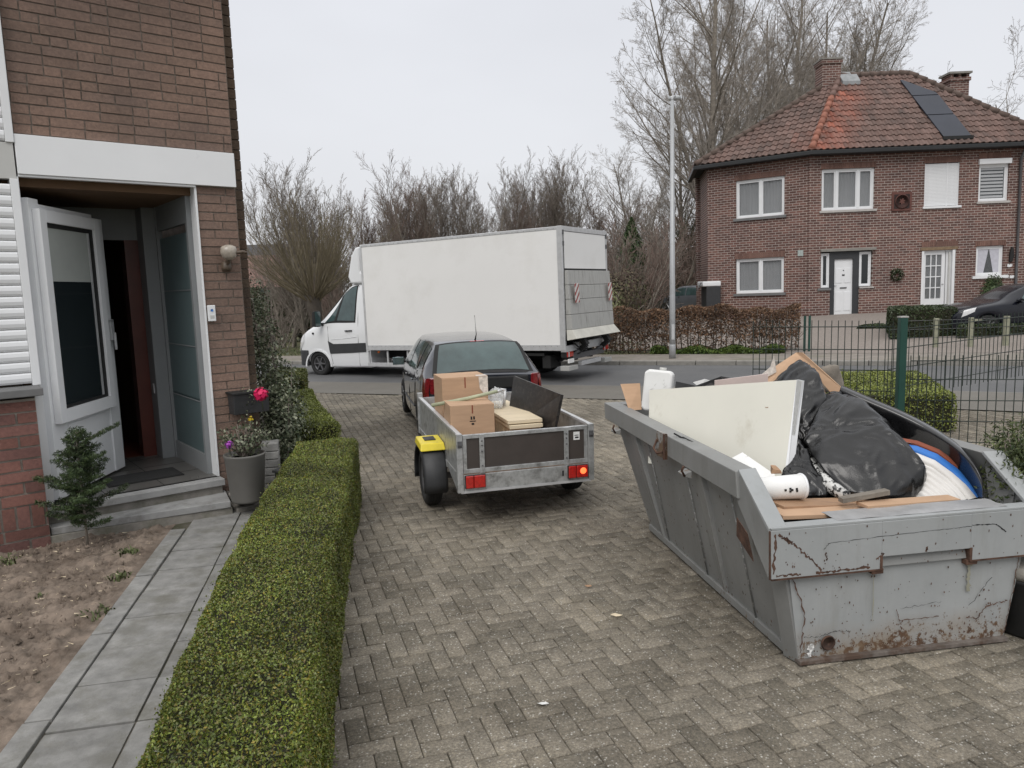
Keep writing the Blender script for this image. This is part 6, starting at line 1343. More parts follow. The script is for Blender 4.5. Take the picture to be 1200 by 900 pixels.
    box('side_panel',M['white_pvc'],gd,5.18,5.36,.09,.15,z(.74),z(3.0)); box('frame',M['white_pvc'],gd,4.21,4.29,-.015,.15,z(.70),z(3.0)); box('frame',M['white_pvc'],gd,5.36,5.46,-.015,.15,z(.70),z(3.02)); box('head',M['white_pvc'],gd,4.29,5.36,.06,.15,z(2.98),z(3.05)); box('downpipe',M['grey_panel'],gd,5.25,5.30,.03,.08,z(.8),z(2.95))
    box('lintel',M['lintelbrown'],root,4.15,5.55,-.03,.04,z(3.03),z(3.14)); soldier(4.2,5.55,3.15,root,.2); box('door_step',M['sillstone'],root,4.15,5.55,-.35,.05,z(.52),z(.72))
    # small lower right window with tied curtains
    w5=frame_of(0,6.25,7.28,2.0,3.1,root,(),curtain=False,glass='netglass2'); box('sill',M['white_pvc'],root,6.12,7.40,-.07,.07,z(1.90),z(2.0)); soldier(6.2,7.36,3.11,root,.2)
    for pts in (((6.32,2.07),(6.60,2.07),(6.78,3.0),(6.32,3.0)),((7.21,2.07),(6.98,2.07),(6.79,3.0),(7.21,3.0))):
        MB().slab([(p[0],.111,z(p[1])) for p in pts],.01).build('curtain',M['curtain_pale'],w5)
    # relief plaque, wreath, number plate
    rp=thing('relief_plaque',None,None); rp.parent=root
    box('frame',M['rustbrick'],rp,3.02,3.76,-.04,.02,z(4.52),z(5.20),bevel=.01); box('field',M['darkrelief'],rp,3.10,3.68,-.046,-.04,z(4.60),z(5.12))
    b=MB()
    for k in range(6):
        a=k*6.283/6+.3; b.bar((3.39,-.06,z(4.86)),(3.39+math.cos(a)*.22,-.05,z(4.86)+math.sin(a)*.22),.05,.03,up=(0,1,0))
    b.build('rosette',M['rustbrick'],rp); MB().lathe((3.39,-.06,z(4.86)),[(.24,.01),(.27,0),(.24,-.01)],24,'y').build('ring',M['rustbrick'],rp)
    np_=box('number_plate',M['plateblue'],root,-.42,-.22,-.03,-.005,z(3.02),z(3.24)); np_.rotation_euler=(0,0,WA)
    b=MB(); # the figures on the house number tile: 77
    for k in (-.385,-.315): b.bar((k,-.034,z(3.19)),(k+.045,-.034,z(3.19)),.012,.004).bar((k+.042,-.034,z(3.19)),(k+.012,-.034,z(3.06)),.012,.004)
    o=b.build('number',M['white_pvc'],np_); 
    # roof: eaves, hips, ridge
    OV=.38; zr=z(10.55)
    c2=math.tan(R(35.2)/2); K2=(-OV*c2*1.0,-OV) # mitred eaves corner between wing and front
    YR=2.5; zr=z(10.0); RL=(2.13,YR,zr); RR=(4.86,YR,zr); zE=ze+.06
    KR=(XR+OV,-OV,zE); KB=(XR+OV,5.4+OV,zE); KL=(-3.05,5.4+OV,zE)
    w1=wg(-LW-OV*.9,-OV); KW=(w1[0],w1[1],zE); K2=(-.12,-OV,zE)
    rf=thing('roof',None,None); rf.parent=root
    b=MB(); b.add([KW,K2,KR,KB,KL,RL,RR],[(0,1,5),(1,2,6,5),(2,3,6),(3,4,5,6),(4,0,5),(0,4,3,2,1)]).build('roof_deck',M['housetile_dark'],rf)
    # clay tiles
    def face(A,B,Ctop,Dtop,orange_tint=None): # A,B eaves; Ctop above B, Dtop above A
        A,B,Ct,Dt=map(Vector,(A,B,Ctop,Dtop)); ex=(B-A).normalized(); nrm=(B-A).cross(Dt-A).normalized(); up=nrm.cross(ex).normalized()
        if nrm.z<0: nrm=-nrm; up=-up
        if up.z<0: up=-up
        def q(p): d=p-A; return d.dot(ex),d.dot(up)
        a2,b2,c2_,d2=q(A),q(B),q(Ct),q(Dt); pitch=.31; wt=.235; vs=[];fs=[];fr=[]
        H=c2_[1]; row=0
        while row*pitch<H:
            v0=row*pitch; v1=v0+pitch+.05; t=(v0+pitch*.5)/H
            if t>1: break
            ul=a2[0]+(d2[0]-a2[0])*t; ur=b2[0]+(c2_[0]-b2[0])*t; n=int((ur-ul)/wt)+1; 
            k0=int(ul/wt)-1; k1=int(ur/wt)+1
            for k in range(k0,k1+1):
                uc=(k+.5)*wt
                if uc<ul-.02 or uc>ur+.02: continue
                jx=rnd.uniform(-.006,.006); jz=rnd.uniform(-.006,.006); i0=len(vs)
                prof=((0,.0),(.22,.045),(.45,.05),(.62,.015),(.8,-.0),(1.0,.012))
                for (vv,lift) in ((v0-.03,.055),(v1-.03,.018)):
                    for (pu,ph_) in prof:
                        p=A+ex*(k*wt+pu*wt*1.02+jx)+up*vv+nrm*(lift+ph_+jz); vs.append(p)
                for j in range(6): p=vs[i0+j]-nrm*.035; vs.append(p)
                fs+=[(i0+j,i0+j+1,i0+7+j,i0+6+j) for j in range(5)]+[(i0+j+1,i0+j,i0+12+j,i0+13+j) for j in range(5)]
                f=orange_tint(uc,v0,ul)*rnd.uniform(.45,1.1) if orange_tint else 0; fr+=[f]*18
            row+=1
        me=bpy.data.meshes.new('roof_tiles'); me.from_pydata([tuple(v) for v in vs],[],fs); at_=me.attributes.new('fresh','FLOAT','POINT'); at_.data.foreach_set('value',fr); me.update()
        link('roof_tiles',me,M['rooftile'],rf,'stuff')
    face(KW,K2,RL,RL,lambda u,v,ul:.25 if v<1.0 and u>3.6 else 0)
    def orange_tint(u,v,ul):
        d=u-ul
        return max(0,min(1,1.15-d/1.5))*(1 if v<3.0 else max(0,1-(v-3)/.6)) if d<2.2 else 0
    face(K2,KR,RR,RL,orange_tint); face(KR,KB,RR,RR); face(KB,KL,RL,RR); face(KL,KW,RL,RL)
    # hip and ridge tiles, one by one
    def ridge(A,B,m,start=0.):
        A=Vector(A);B=Vector(B); L=(B-A).length; n=int(L/.36); d=(B-A)/n; mb=MB().tube([(0,0,0),(0,0,1)],[.13,.105],10); me=None
        for k in range(n):
            p=A+d*k+Vector((0,0,.06)); e_=A+d*(k+1.12)+Vector((0,0,.05)); bb=MB().tube([p,e_],[.135,.105],10); bb.build('ridge_tile',m if not(start and k<9) else M['ridge_fresh'],rf,recenter=False)
    ridge(K2,RL,M['rooftile'],1.); ridge(KW,RL,M['ridgegrey']); ridge(RL,RR,M['ridgegrey']); ridge(KR,RR,M['ridgegrey'])
    # gutter along the eaves
    for a,b_ in ((KW,K2),(K2,KR),(KR,KB),(KL,KW)):
        a=Vector(a);b_=Vector(b_); dn=(b_-a).normalized(); MB().bar(a-dn*.05+Vector((0,0,-.09)),b_+dn*.05+Vector((0,0,-.09)),.17,.15).build('gutter',M['gutter'],rf,bevel=.02)
    b=MB(); b.add([(KW[0],KW[1],zE-.16),(K2[0],K2[1],zE-.16),(KR[0],KR[1],zE-.16),(XR,0,ze-.1),(0,0,ze-.1),(E1[0],E1[1],ze-.1)],[(0,1,4,5),(1,2,3,4)]).build('soffit',M['gutter'],rf)
    # solar panels lying on the front slope, the top one cut along the hip
    nrm=(Vector(KR)-Vector(K2)).cross(Vector(RL)-Vector(K2)).normalized(); sl=(Vector((0,YR+OV,zr-zE))); Ls=sl.length; su=sl.normalized()
    def rp_(x,v,off=.14): q=Vector(K2)+su*v+nrm*off; return Vector((x,q.y,q.z))
    for pts in (((4.72,.30),(5.72,.30),(5.72,1.55),(4.72,1.55)),((4.72,1.59),(5.72,1.59),(5.72,2.75),(4.72,2.75)),((4.72,2.79),(5.72,2.79),(5.68,2.95),(4.80,3.80),(4.72,3.80))):
        sp=thing('solar_panel',None,None); sp.parent=rf
        sk=.0
        MB().slab([rp_(x-(v-.3)*.12,v) for x,v in pts],.04).build('solar_panel',M['solar'],rf,bevel=.004); bpy.data.objects.remove(sp)
    for v in (.25,): MB().bar(rp_(4.7,v,.1),rp_(5.8,v,.1),.05,.12).build('mounting_rail',M['black'],rf)
    # chimneys
    def chim(x0,x1,y0,y1,z0,z1,cap):
        ch=thing('chimney',None,None); ch.parent=rf
        box('stack',M['farbrick'],ch,x0,x1,y0,y1,z0,z1-.2); box('corbel',M['farbrick'],ch,x0-.05,x1+.05,y0-.05,y1+.05,z1-.2,z1-.06)
        if cap:
            for (a,b_) in ((x0,x0+.12),(x1-.12,x1),((x0+x1)/2-.05,(x0+x1)/2+.05)): box('cap_leg',M['farbrick'],ch,a,b_,y0,y1,z1-.06,z1+.08)
            box('cap_slab',M['kerbstone'],ch,x0-.08,x1+.08,y0-.08,y1+.08,z1+.08,z1+.16)
        else:
            box('cap_slab',M['kerbstone'],ch,x0-.08,x1+.08,y0-.08,y1+.08,z1-.06,z1+.0); MB().lathe(((x0+x1)/2-.1,(y0+y1)/2,z1),[(.10,0),(.09,.08),(.09,.1)],12).build('pot',M['rustbrick'],ch)
    chim(1.36,2.08,2.3,3.0,z(8.6),z(10.70),False); chim(7.22,8.0,3.7,4.35,z(6.9),z(10.18),True)
    MB().hexa([(2.05,2.05,z(9.60)),(2.75,2.05,z(9.60)),(2.75,2.5,z(10.05)),(2.05,2.5,z(10.05)),(2.05,2.05,z(9.76)),(2.75,2.05,z(9.74)),(2.75,2.5,z(10.20)),(2.05,2.5,z(10.22))]).build('lead_flashing',M['lead'],rf,bevel=.01)
    MB().tube([(7.72,-.35,ze-.1),(7.72,-.08,ze-.5),(7.74,-.07,z(1.6)),(7.74,-.07,z(.8))],.05,10).build('downpipe',M['rimdark'],root)
M['soldier']=brickmat('soldier_brick',((.15,.092,.078),(.21,.13,.11)),(.3,.26,.24)); M['rustbrick']=mat('red_brown_terracotta',(.12,.05,.04),.85,.15,6); M['darkrelief']=mat('dark_relief_field',(.035,.022,.02),.9,.3,20); M['chimbrick']=brickmat('chimney_brick',((.13,.085,.065),(.19,.125,.1)),(.3,.25,.2))
M['sillpale']=mat('pale_stone_sill',(.42,.40,.38),.8,.1,6); M['lintelbrown']=mat('rusty_lintel',(.20,.14,.085),.8,.2,10); M['curtain_pale']=mat('pale_tied_curtain',(.5,.5,.55),.9,.08,8); M['plateblue']=mat('pale_house_number_tile',(.35,.40,.38),.4,.05,5)
M['ridge_fresh']=mat('orange_hip_tile',(.26,.105,.07),.8,.25,5); M['ridgegrey']=mat('weathered_ridge_tile',(.105,.075,.062),.9,.2,5)
def glassmat(name,col,alpha,rough=.05):
    m,n,b=nm(name); b.inputs['Base Color'].default_value=(*col,1); b.inputs['Roughness'].default_value=rough; b.inputs['Alpha'].default_value=alpha; b.inputs['Specular IOR Level'].default_value=.9; return m
M['netglass']=glassmat('clear_window_pane',(.05,.06,.065),.16); M['netglass2']=glassmat('hazy_window_pane',(.16,.17,.175),.35); M['blindglass']=glassmat('window_pane_over_blind',(.10,.12,.13),.3)
far_house()
o=thing('wreath','round green wreath hung on the far house wall between the two doors','wreath',HO+Vector((3.26,-.06,2.18-HO.z+.03)))
r=np.random.RandomState(2); a=r.uniform(0,6.28,420); q=r.normal(size=(420,3))*.045; Pn=np.stack([np.cos(a)*.17+q[:,0],q[:,1],np.sin(a)*.17+q[:,2]],1); V,Fq=leaves(Pn,q,.07,3,.4); link('leaves',npmesh('leaves',V,Fq),M['laurel'],o,'stuff'); MB().tube([(math.cos(k/16*6.283)*.17,0,math.sin(k/16*6.283)*.17) for k in range(17)],.03,6).build('ring',M['twig'],o,recenter=False)
o=thing('wall_ornament','dark shoe shaped ornament on the far house wall beside the downpipe','ornament',HO+Vector((7.50,-.06,2.8-HO.z)))
MB().prism([(-.06,-.25),(.05,-.22),(.10,0),(.06,.30),(.0,.34),(-.06,.1)],'y',-.05,.05).build('body',M['black'],o,bevel=.03)
for k,(x,zz,s) in enumerate(((7.47,2.42,.09),(7.35,2.02,.11),(7.58,2.0,.08))):
    o=thing('wall_butterfly',('upper of the white ornaments on the far house by the downpipe','wider white ornament low on the far house right of the small window','small white ornament closest to the far downpipe')[k],'ornament',HO+Vector((x,-.04,zz-HO.z)))
    for sg in (1,-1): MB().slab([(0,0,-.05*s/.1),(sg*s,-.0,-.03),(sg*s*1.1,-.02,.05),(sg*s*.5,-.0,.08),(0,0,.04)],.01).build('wing',M['white_pvc'],o)
# ================================================================ TREES
TREES={}
def grow_tree(key,seed,H,style):
    if key in TREES: return TREES[key]
    r=random.Random(seed); thick=MB(); fine=MB(); N_=[0]
    def br(p,d,L,r0,lvl,par):
        p=Vector(p)
        seg=par['seg'][lvl]; path=[p]; rad=[r0]; q=Vector(p); d=Vector(d).normalized(); pts=[]
        for i in range(seg):
            j=Vector((r.gauss(0,1),r.gauss(0,1),r.gauss(0,1)))*par['wob'][lvl]; d=(d+j+Vector((0,0,par['up'][lvl]))).normalized(); q=q+d*L/seg; path.append(q.copy()); rad.append(max(par['rmin'],r0*(1-(i+1)/seg*.82))); pts.append((q.copy(),d.copy(),rad[-1],(i+1)/seg))
        (thick if lvl<par['split'] else fine).tube(path,rad,(7,5,4,3,3)[lvl],True,False); N_[0]+=1
        if lvl+1>=par['levels']: return
        n=par['n'][lvl]; n=int(n*r.uniform(.8,1.2))
        for k in range(n):
            t=par['t0'][lvl]+(1-par['t0'][lvl])*(k+r.random())/n; f=t*seg; i=min(int(f),seg-1); a=path[i].lerp(path[i+1],f-i); rr_=rad[i]*(1-(f-i))+rad[i+1]*(f-i)
            dd=(path[i+1]-path[i]).normalized(); ax=dd.orthogonal().normalized(); ax.rotate(Matrix.Rotation(r.uniform(0,6.283),3,dd)); ang=R(par['ang'][lvl]*r.uniform(.7,1.25)); nd=dd*math.cos(ang)+ax*math.sin(ang)
            br(a,nd,L*par['len'][lvl]*(1-t*par['tap'][lvl])*r.uniform(.7,1.2),rr_*par['rr'][lvl],lvl+1,par)
    S=dict(
     poplar=dict(levels=5,split=2,seg=(9,6,4,2,2),wob=(.05,.10,.12,.14,.15),up=(.02,.09,.07,.04,.02),n=(34,12,7,5),t0=(.14,.12,.15,.15),ang=(44,36,36,40),len=(.47,.40,.42,.5),tap=(.60,.5,.4,.3),rr=(.42,.42,.5,.6),rmin=.006),
     alder=dict(levels=4,split=2,seg=(7,5,3,2),wob=(.05,.10,.12,.15),up=(.03,.14,.10,.05),n=(29,10,7),t0=(.05,.12,.15),ang=(30,32,34),len=(.52,.36,.42),tap=(.55,.4,.3),rr=(.42,.5,.55),rmin=.005),
     spread=dict(levels=5,split=2,seg=(6,6,4,3,2),wob=(.06,.12,.14,.16,.16),up=(.02,.05,.05,.04,.02),n=(10,8,6,4),t0=(.22,.2,.2,.2),ang=(50,42,40,42),len=(.72,.46,.46,.5),tap=(.4,.5,.4,.3),rr=(.62,.5,.55,.6),rmin=.006))
    if style=='willow':
        thick.tube([(0,0,0),(.03,0,H*.25),(-.05,0,H*.42)],[.26,.22,.30],9)
        par=dict(levels=3,split=0,seg=(5,3,2),wob=(.05,.10,.1),up=(.10,.08,.05),n=(7,3),t0=(.25,.2),ang=(22,25),len=(.34,.4),tap=(.4,.3),rr=(.5,.6),rmin=.005)
        for k in range(95):
            a=r.uniform(0,6.283); el=R(r.uniform(14,82)); br((math.cos(a)*.2,math.sin(a)*.2,H*(.40+r.uniform(-.04,.04))),(math.cos(a)*math.cos(el),math.sin(a)*math.cos(el),math.sin(el)),H*r.uniform(.42,.66),.024,0,par)
    elif style=='alder':
        par=S['alder']
        for k in range(4):
            a=r.uniform(0,6.283); br((math.cos(a)*.25,math.sin(a)*.25,0),(math.cos(a)*.22,math.sin(a)*.22,1),H*r.uniform(.75,1.),.075,0,par)
    elif style=='brush':
        par=dict(levels=3,split=1,seg=(5,4,2),wob=(.10,.14,.16),up=(.08,.06,.03),n=(10,6),t0=(.15,.15),ang=(32,36),len=(.42,.42),tap=(.4,.3),rr=(.55,.6),rmin=.005)
        for k in range(26):
            a=r.uniform(0,6.283); q=r.uniform(0,.6); br((math.cos(a)*q,math.sin(a)*q,0),(math.cos(a)*.5,math.sin(a)*.5,1),H*r.uniform(.6,1.),.03,0,par)
    else:
        br((0,0,0),(0,0,1),H,H*.0145,0,S[style])
        if style=='poplar':
            for a,f in ((.6,.86),(3.6,.8)): br((0,0,H*.16),(math.cos(a)*.30,math.sin(a)*.30,1),H*f*.84,H*.008,0,dict(S[style],n=(26,12,8,5)))
    def me(mb,n):
        if not mb.v: return None
        q=bpy.data.meshes.new(n); q.from_pydata(mb.v,[],mb.f); q.polygons.foreach_set('use_smooth',mb.sm); q.update(); return q
    TREES[key]=(me(thick,'trunk_'+key),me(fine,'crown_'+key)); return TREES[key]
def tree(name,lab,key,seed,H,style,loc,s=1.,rz=0,mt='twig',bark='bark',group='bare trees beyond the road',sq=1.):
    t,c=grow_tree(key,seed,H,style); x,y=loc[:2]; zz=gz(x,y)-.05 if len(loc)<3 else loc[2]
    o=thing(name,lab,'tree' if style!='brush' else 'bush',(x,y,zz),group=group,rot=(0,0,R(rz))); 
    for me,n,m in ((t,'trunk',bark),(c,'crown',mt)):
        if me is None: continue
        if not len(me.materials): me.materials.append(M[m])
        q=link(n,me,None,o); q.scale=(s*sq,s*sq,s)
        if me.materials[0]!=M[m]: q.material_slots[0].link='OBJECT'; q.material_slots[0].material=M[m]
    return o
def atx(px,Y): q=P(px,400,Y); return (q.x,Y)
tree('poplar_tree','tallest bare tree, forked trunk just left of the far house roof','poplarA',6,21,'poplar',atx(829,44),1.,20,'twig_far',group='tall bare trees behind the far house')
tree('poplar_tree','tall bare tree directly behind the left hip of the far roof','poplarB',8,20,'poplar',atx(882,48),.98,80,'twig_far',group='tall bare trees behind the far house')
tree('poplar_tree','tall bare tree rising just left of the left chimney','poplarA',6,21,'poplar',atx(925,52),1.03,150,'twig_far',group='tall bare trees behind the far house')
tree('poplar_tree','bare tree rising just right of the left chimney','poplarB',8,20,'poplar',atx(968,54),.98,240,'twig_far',group='tall bare trees behind the far house')
tree('poplar_tree','rightmost, lowest of the bare trees behind the far roof ridge','poplarB',8,20,'poplar',atx(1008,56),.93,10,'twig_far',group='tall bare trees behind the far house')
tree('poplar_tree','slim bare tree between the street lamp and the tallest tree','poplarA',6,21,'poplar',atx(800,50),.62,200,'twig_far',group='tall bare trees behind the far house')
tree('poplar_tree','faint bare tree between the tall ones left of the left chimney','poplarA',6,21,'poplar',atx(905,58),.98,300,'twig_far',group='tall bare trees behind the far house')
tree('poplar_tree','bare tree filling the gap behind the left chimney','poplarA',6,21,'poplar',atx(950,60),1.02,40,'twig_far',group='tall bare trees behind the far house')
tree('oak_tree','dark bare tree crown behind the right chimney','spreadA',5,9,'spread',atx(1185,46),1.28,0,'twig',group='tall bare trees behind the far house')
tree('small_tree','small bare tree on the left of the street lamp','poplarB',8,20,'poplar',atx(752,40),.40,120,'twig_far')
G1='bare trees in a row behind the truck'
spots=[(338,33,1.0,'A','leftmost bare tree, beside the corner of the brick house'),(366,32,1.06,'B','bare tree rising straight above the truck cab'),(395,34,.94,'A','bare tree just right of the one above the truck cab'),(425,36,.86,'C','bare tree over the front end of the truck roof'),(455,35,.84,'B','reddish bare tree over the front third of the truck roof'),(486,36,.98,'A','bare tree above the truck, left of the middle tallest one'),(505,35,1.0,'C','tallest bare tree above the middle of the truck roof'),(540,37,.90,'B','bare tree over the middle of the truck, right of the tallest'),(568,36,.96,'A','slim bare tree two thirds along the truck roof'),(596,37,.80,'C','lower bare tree over the rear third of the truck'),(622,38,.78,'B','reddish low bare tree near the rear end of the truck roof'),(650,38,.96,'A','bare tree above the rear corner of the truck'),(672,39,.92,'B','last tall bare tree above the tail lift'),(702,40,.72,'C','small bare tree right of the truck rear'),(722,38,.62,'A','low bare tree left of the dark conifer'),(381,39,.80,'C','thin bare tree in the gap right above the cab roof spoiler'),(440,40,.78,'A','thin bare tree over the front quarter of the truck roof'),(522,41,.84,'B','thin bare tree filling the gap right of the tallest middle one'),(582,40,.78,'A','thin bare tree two thirds along the truck, behind the slim one'),(609,41,.80,'B','thin bare tree over the rear third of the truck, further back'),(637,42,.84,'C','thin bare tree just left of the rear corner of the truck')]
for i,(px,Y,s,k,lab) in enumerate(spots):
    tree('alder_tree',lab,'alder'+k,{'A':11,'B':12,'C':13}[k],7.6,'alder',atx(px,Y),s*Y/35*.97,i*67,'twig_red' if k=='C' else 'twig',group=G1)
tree('willow_tree','pollarded willow with fanned shoots behind the truck cab','willow',4,5.4,'willow',atx(371,27),1.0,0,'twig_willow','bark_dark',group='')
# twiggy scrub in front of those trees
for i,(px,Y,s,lab) in enumerate(((318,30,1.0,'low twiggy bush beside the corner of the brick house'),(410,31,1.1,'low twiggy bush behind the front of the truck box'),(700,30,1.5,'brown twiggy bush right behind the tail lift'),(728,29,1.6,'brown twiggy bush below the dark conifer'),(741,31,1.6,'tall brown twiggy bush left of the street lamp'),(797,43,2.6,'tall brown twiggy bush right of the street lamp'),(812,45,2.6,'twiggy bush touching the left corner of the far house'),(775,42,2.6,'twiggy bush furthest back behind the street lamp'))):
    tree('scrub_bush',lab,'brush',21,2.3,'brush',atx(px,Y),s,i*50,'twig_red' if i%2 else 'twig',group='twiggy bushes beyond the road')
def bush(lab,px,Y,parts,mt,leaf,seed,cat='bush',name='bush',stems=14,**k):
    x,y=atx(px,Y); return shrub(name,lab,cat,(x,y,gz(x,y)),parts,M[mt],leaf,seed,stems,**k)
bush('dense olive brown thicket right of the truck rear',722,27,[(0,0,1.2,1.6,1.2,1.3,2600),(-1.2,.2,.8,1.,.8,.9,1000)],'thicket',.11,31)
bush('dense brown thicket behind the street lamp',760,34,[(0,0,1.5,1.6,1.2,1.7,3400)],'thicket',.12,32)
bush('tall green brown ivy clad tree beside the left corner of the far house',813,46,[(0,0,3.2,1.6,1.4,3.2,4600),(-1.4,0,2.2,1.5,1.2,2.2,2500)],'thickgreen' if 'thickgreen' in M else 'laurel',.13,33)
bush('pale green bush right of the tail lift',716,23.5,[(0,0,1.25,.45,.5,.9,700)],'paleleaf' if 'paleleaf' in M else 'ivy',.08,34)
bush('dark green laurel bush beside the corner of the brick house',312,37,[(0,0,1.6,2.2,1.,1.7,3600),(1.8,.2,1.1,1.7,.8,1.2,2200)],'laurel',.13,35)
bush('dark bramble thicket behind the front of the truck',358,38,[(0,0,1.1,2.2,.9,1.2,2600),(-1.9,.3,1.2,1.2,.8,1.2,1200)],'thicket',.10,36)
def conifer_tree():
    x,y=atx(741,31); o=thing('conifer_tree','dark pointed conifer right of the truck rear','conifer',(x,y,gz(x,y)),group=''); r=np.random.RandomState(6); n=9000; zz=r.uniform(0,1,n)**1.3; a=r.uniform(0,6.28,n); q=(1-zz)**.8*1.15*(r.uniform(.3,1,n)**.5)*(1+.15*np.sin(a*5+zz*20)); Pn=np.stack([np.cos(a)*q,np.sin(a)*q,.3+zz*4.0],1); Nn=np.stack([np.cos(a),np.sin(a),.3*np.ones(n)],1); V,Fq=leaves(Pn,Nn,.12,7,.4,.4); link('crown',npmesh('crown',V,Fq),M['conifer'],o,'stuff'); MB().tube([(0,0,0),(0,0,4.1)],[.1,.02],7).build('trunk',M['bark'],o,recenter=False)
conifer_tree()
# far belt of woodland closing the view
def belt():
    r=np.random.RandomState(8); PP=[]
    for k in range(70000):
        pass
    n=52000; x=r.uniform(-60,75,n); y=62+r.uniform(0,8,n)+np.abs(x)*.05; h=3.4+1.0*np.sin(x*.35)+.7*np.sin(x*1.1+1); z=r.uniform(0,1,n)**.8*h; Pn=np.stack([x,y,z],1); V,Fq=leaves(Pn,r.normal(size=(n,3)),.34,9,.2,.35); o=link('far_woodland',npmesh('far_woodland',V,Fq),M['thicket'],None,'stuff'); o['label']='brown leafless woodland closing the view far beyond the road'
belt()
# ================================================================ HEDGES, FENCES AND CARS ACROSS THE ROAD
def beech_hedge():
    a=Vector((2.2,22.0)); b_=Vector((7.75,19.75)); d=(b_-a); L=d.length; dn=d/L; nn=Vector((-dn.y,dn.x))
    o=thing('beech_hedge','brown leafed beech hedge with bare feet behind the street lamp','hedge',(a.x,a.y,gz(a.x,a.y)+.1)); r=np.random.RandomState(3); PP=[]
    n=15000
    for k in range(n):
        t=r.rand(); s=r.uniform(-.28,.28); zz=1.28*(1-(r.rand()**1.5)*.62) if r.rand()<.84 else r.uniform(.1,.6); zz+=.05*math.sin(t*40)+.06*math.sin(t*13); p=a+dn*(t*L)+nn*s
        if t<.32: zz=zz*1.0 if r.rand()<.6 else r.uniform(.05,1.2)
        PP.append((p.x-a.x,p.y-a.y,zz))
    V,Fq=leaves(np.array(PP),r.normal(size=(n,3)),.065,4,.2,.6); link('foliage',npmesh('foliage',V,Fq),M['beech'],o,'stuff')
    b=MB(); rr=random.Random(4)
    for k in range(46): # stems
        t=(k+rr.random()*.6)/46; p=dn*(t*L)+nn*rr.uniform(-.06,.06); st=MB(); q=Vector((p.x,p.y,0)); st.tube([q,q+Vector((rr.uniform(-.05,.05),0,.5)),q+Vector((rr.uniform(-.1,.1),rr.uniform(-.1,.1),1.2))],[.022,.018,.008],5); st.build('stem',M['bark'],o,recenter=False)
    for k in range(900):
        t=rr.random(); z0=rr.uniform(.25,1.1); p=dn*(t*L)+nn*rr.uniform(-.1,.1); q=Vector((p.x,p.y,z0)); e_=q+Vector((rr.uniform(-.3,.3),rr.uniform(-.2,.2),rr.uniform(0,.3))); b.tube([q,e_],[.007,.003],3,True,False)
    b.build('twigs',M['twig_red'],o,'stuff',recenter=False)
    return a,dn,nn,L
beech_hedge()
def ground_cover():
    r=np.random.RandomState(12); n=9000; u=r.uniform(-4.9,-1.3,n); v=V_WALK+.05+r.uniform(0,.55,n); P_=np.array([xy(a,b_) for a,b_ in zip(u,v)]); z=np.array([gz(x,y) for x,y in P_])+.08+r.uniform(0,.22,n)*(.4+.6*np.sin(u*3)**2); V,Fq=leaves(np.column_stack([P_,z]),np.tile((0,-.3,1.),(n,1)),.06,5,.4,.6); o=link('ground_cover',npmesh('ground_cover',V,Fq),M['ivy'],None,'stuff'); o['label']='green ivy and grass growing at the foot of the beech hedge'
    n=9000; u=r.uniform(-40,-5.5,n); v=V_WALK+r.uniform(0,3.,n); P_=np.array([xy(a,b_) for a,b_ in zip(u,v)]); z=np.array([gz(x,y) for x,y in P_])+.05+r.uniform(0,.12,n); V,Fq=leaves(np.column_stack([P_,z]),np.tile((0,-.3,1.),(n,1)),.07,6,.4,.5); o=link('rough_grass',npmesh('rough_grass',V,Fq),M['weed'],None,'stuff'); o['label']='rough grass along the far pavement behind the truck'
ground_cover()
FG='clipped hedges in front of the far house'
def hx(px,Y,dz=0): q=P(px,400,Y); return (q.x,q.y)
hedge('dark clipped hedge block behind the green fence post',[hx(1121,20.6),hx(1108,23.)],[hx(1043,20.6),hx(1038,23.)],.84,9000,11,M['laurel'],.06,z0=.0,grp=FG,nm_='hedge_block',round_=.1)
hedge('low hedge strip in front of the black car',[hx(1290,19.9),hx(1290,20.7)],[hx(1122,20.0),hx(1122,20.8)],.36,6000,12,M['laurel'],.06,grp=FG,nm_='hedge_strip',round_=.08)
hedge('low spreading groundcover patch on the forecourt before the white door',[hx(1040,23.0),hx(1035,24.4)],[hx(1003,23.4),hx(1010,24.2)],.16,1500,13,M['laurel'],.06,grp=FG,nm_='hedge_patch',round_=.1)
hedge('low box hedge block just beyond the green mesh fence',[(5.95,9.75),(6.9,12.4)],[(3.75,10.2),(4.7,12.8)],.50,26000,14,M['hedge2'],.032,nm_='box_hedge')
bush('conical clipped conifer in front of the small far window',1160,26.6,[(0,0,.55,.46,.46,.62,5200),(0,0,1.0,.30,.30,.36,1600)],'conifer',.06,41,cat='topiary',name='topiary')
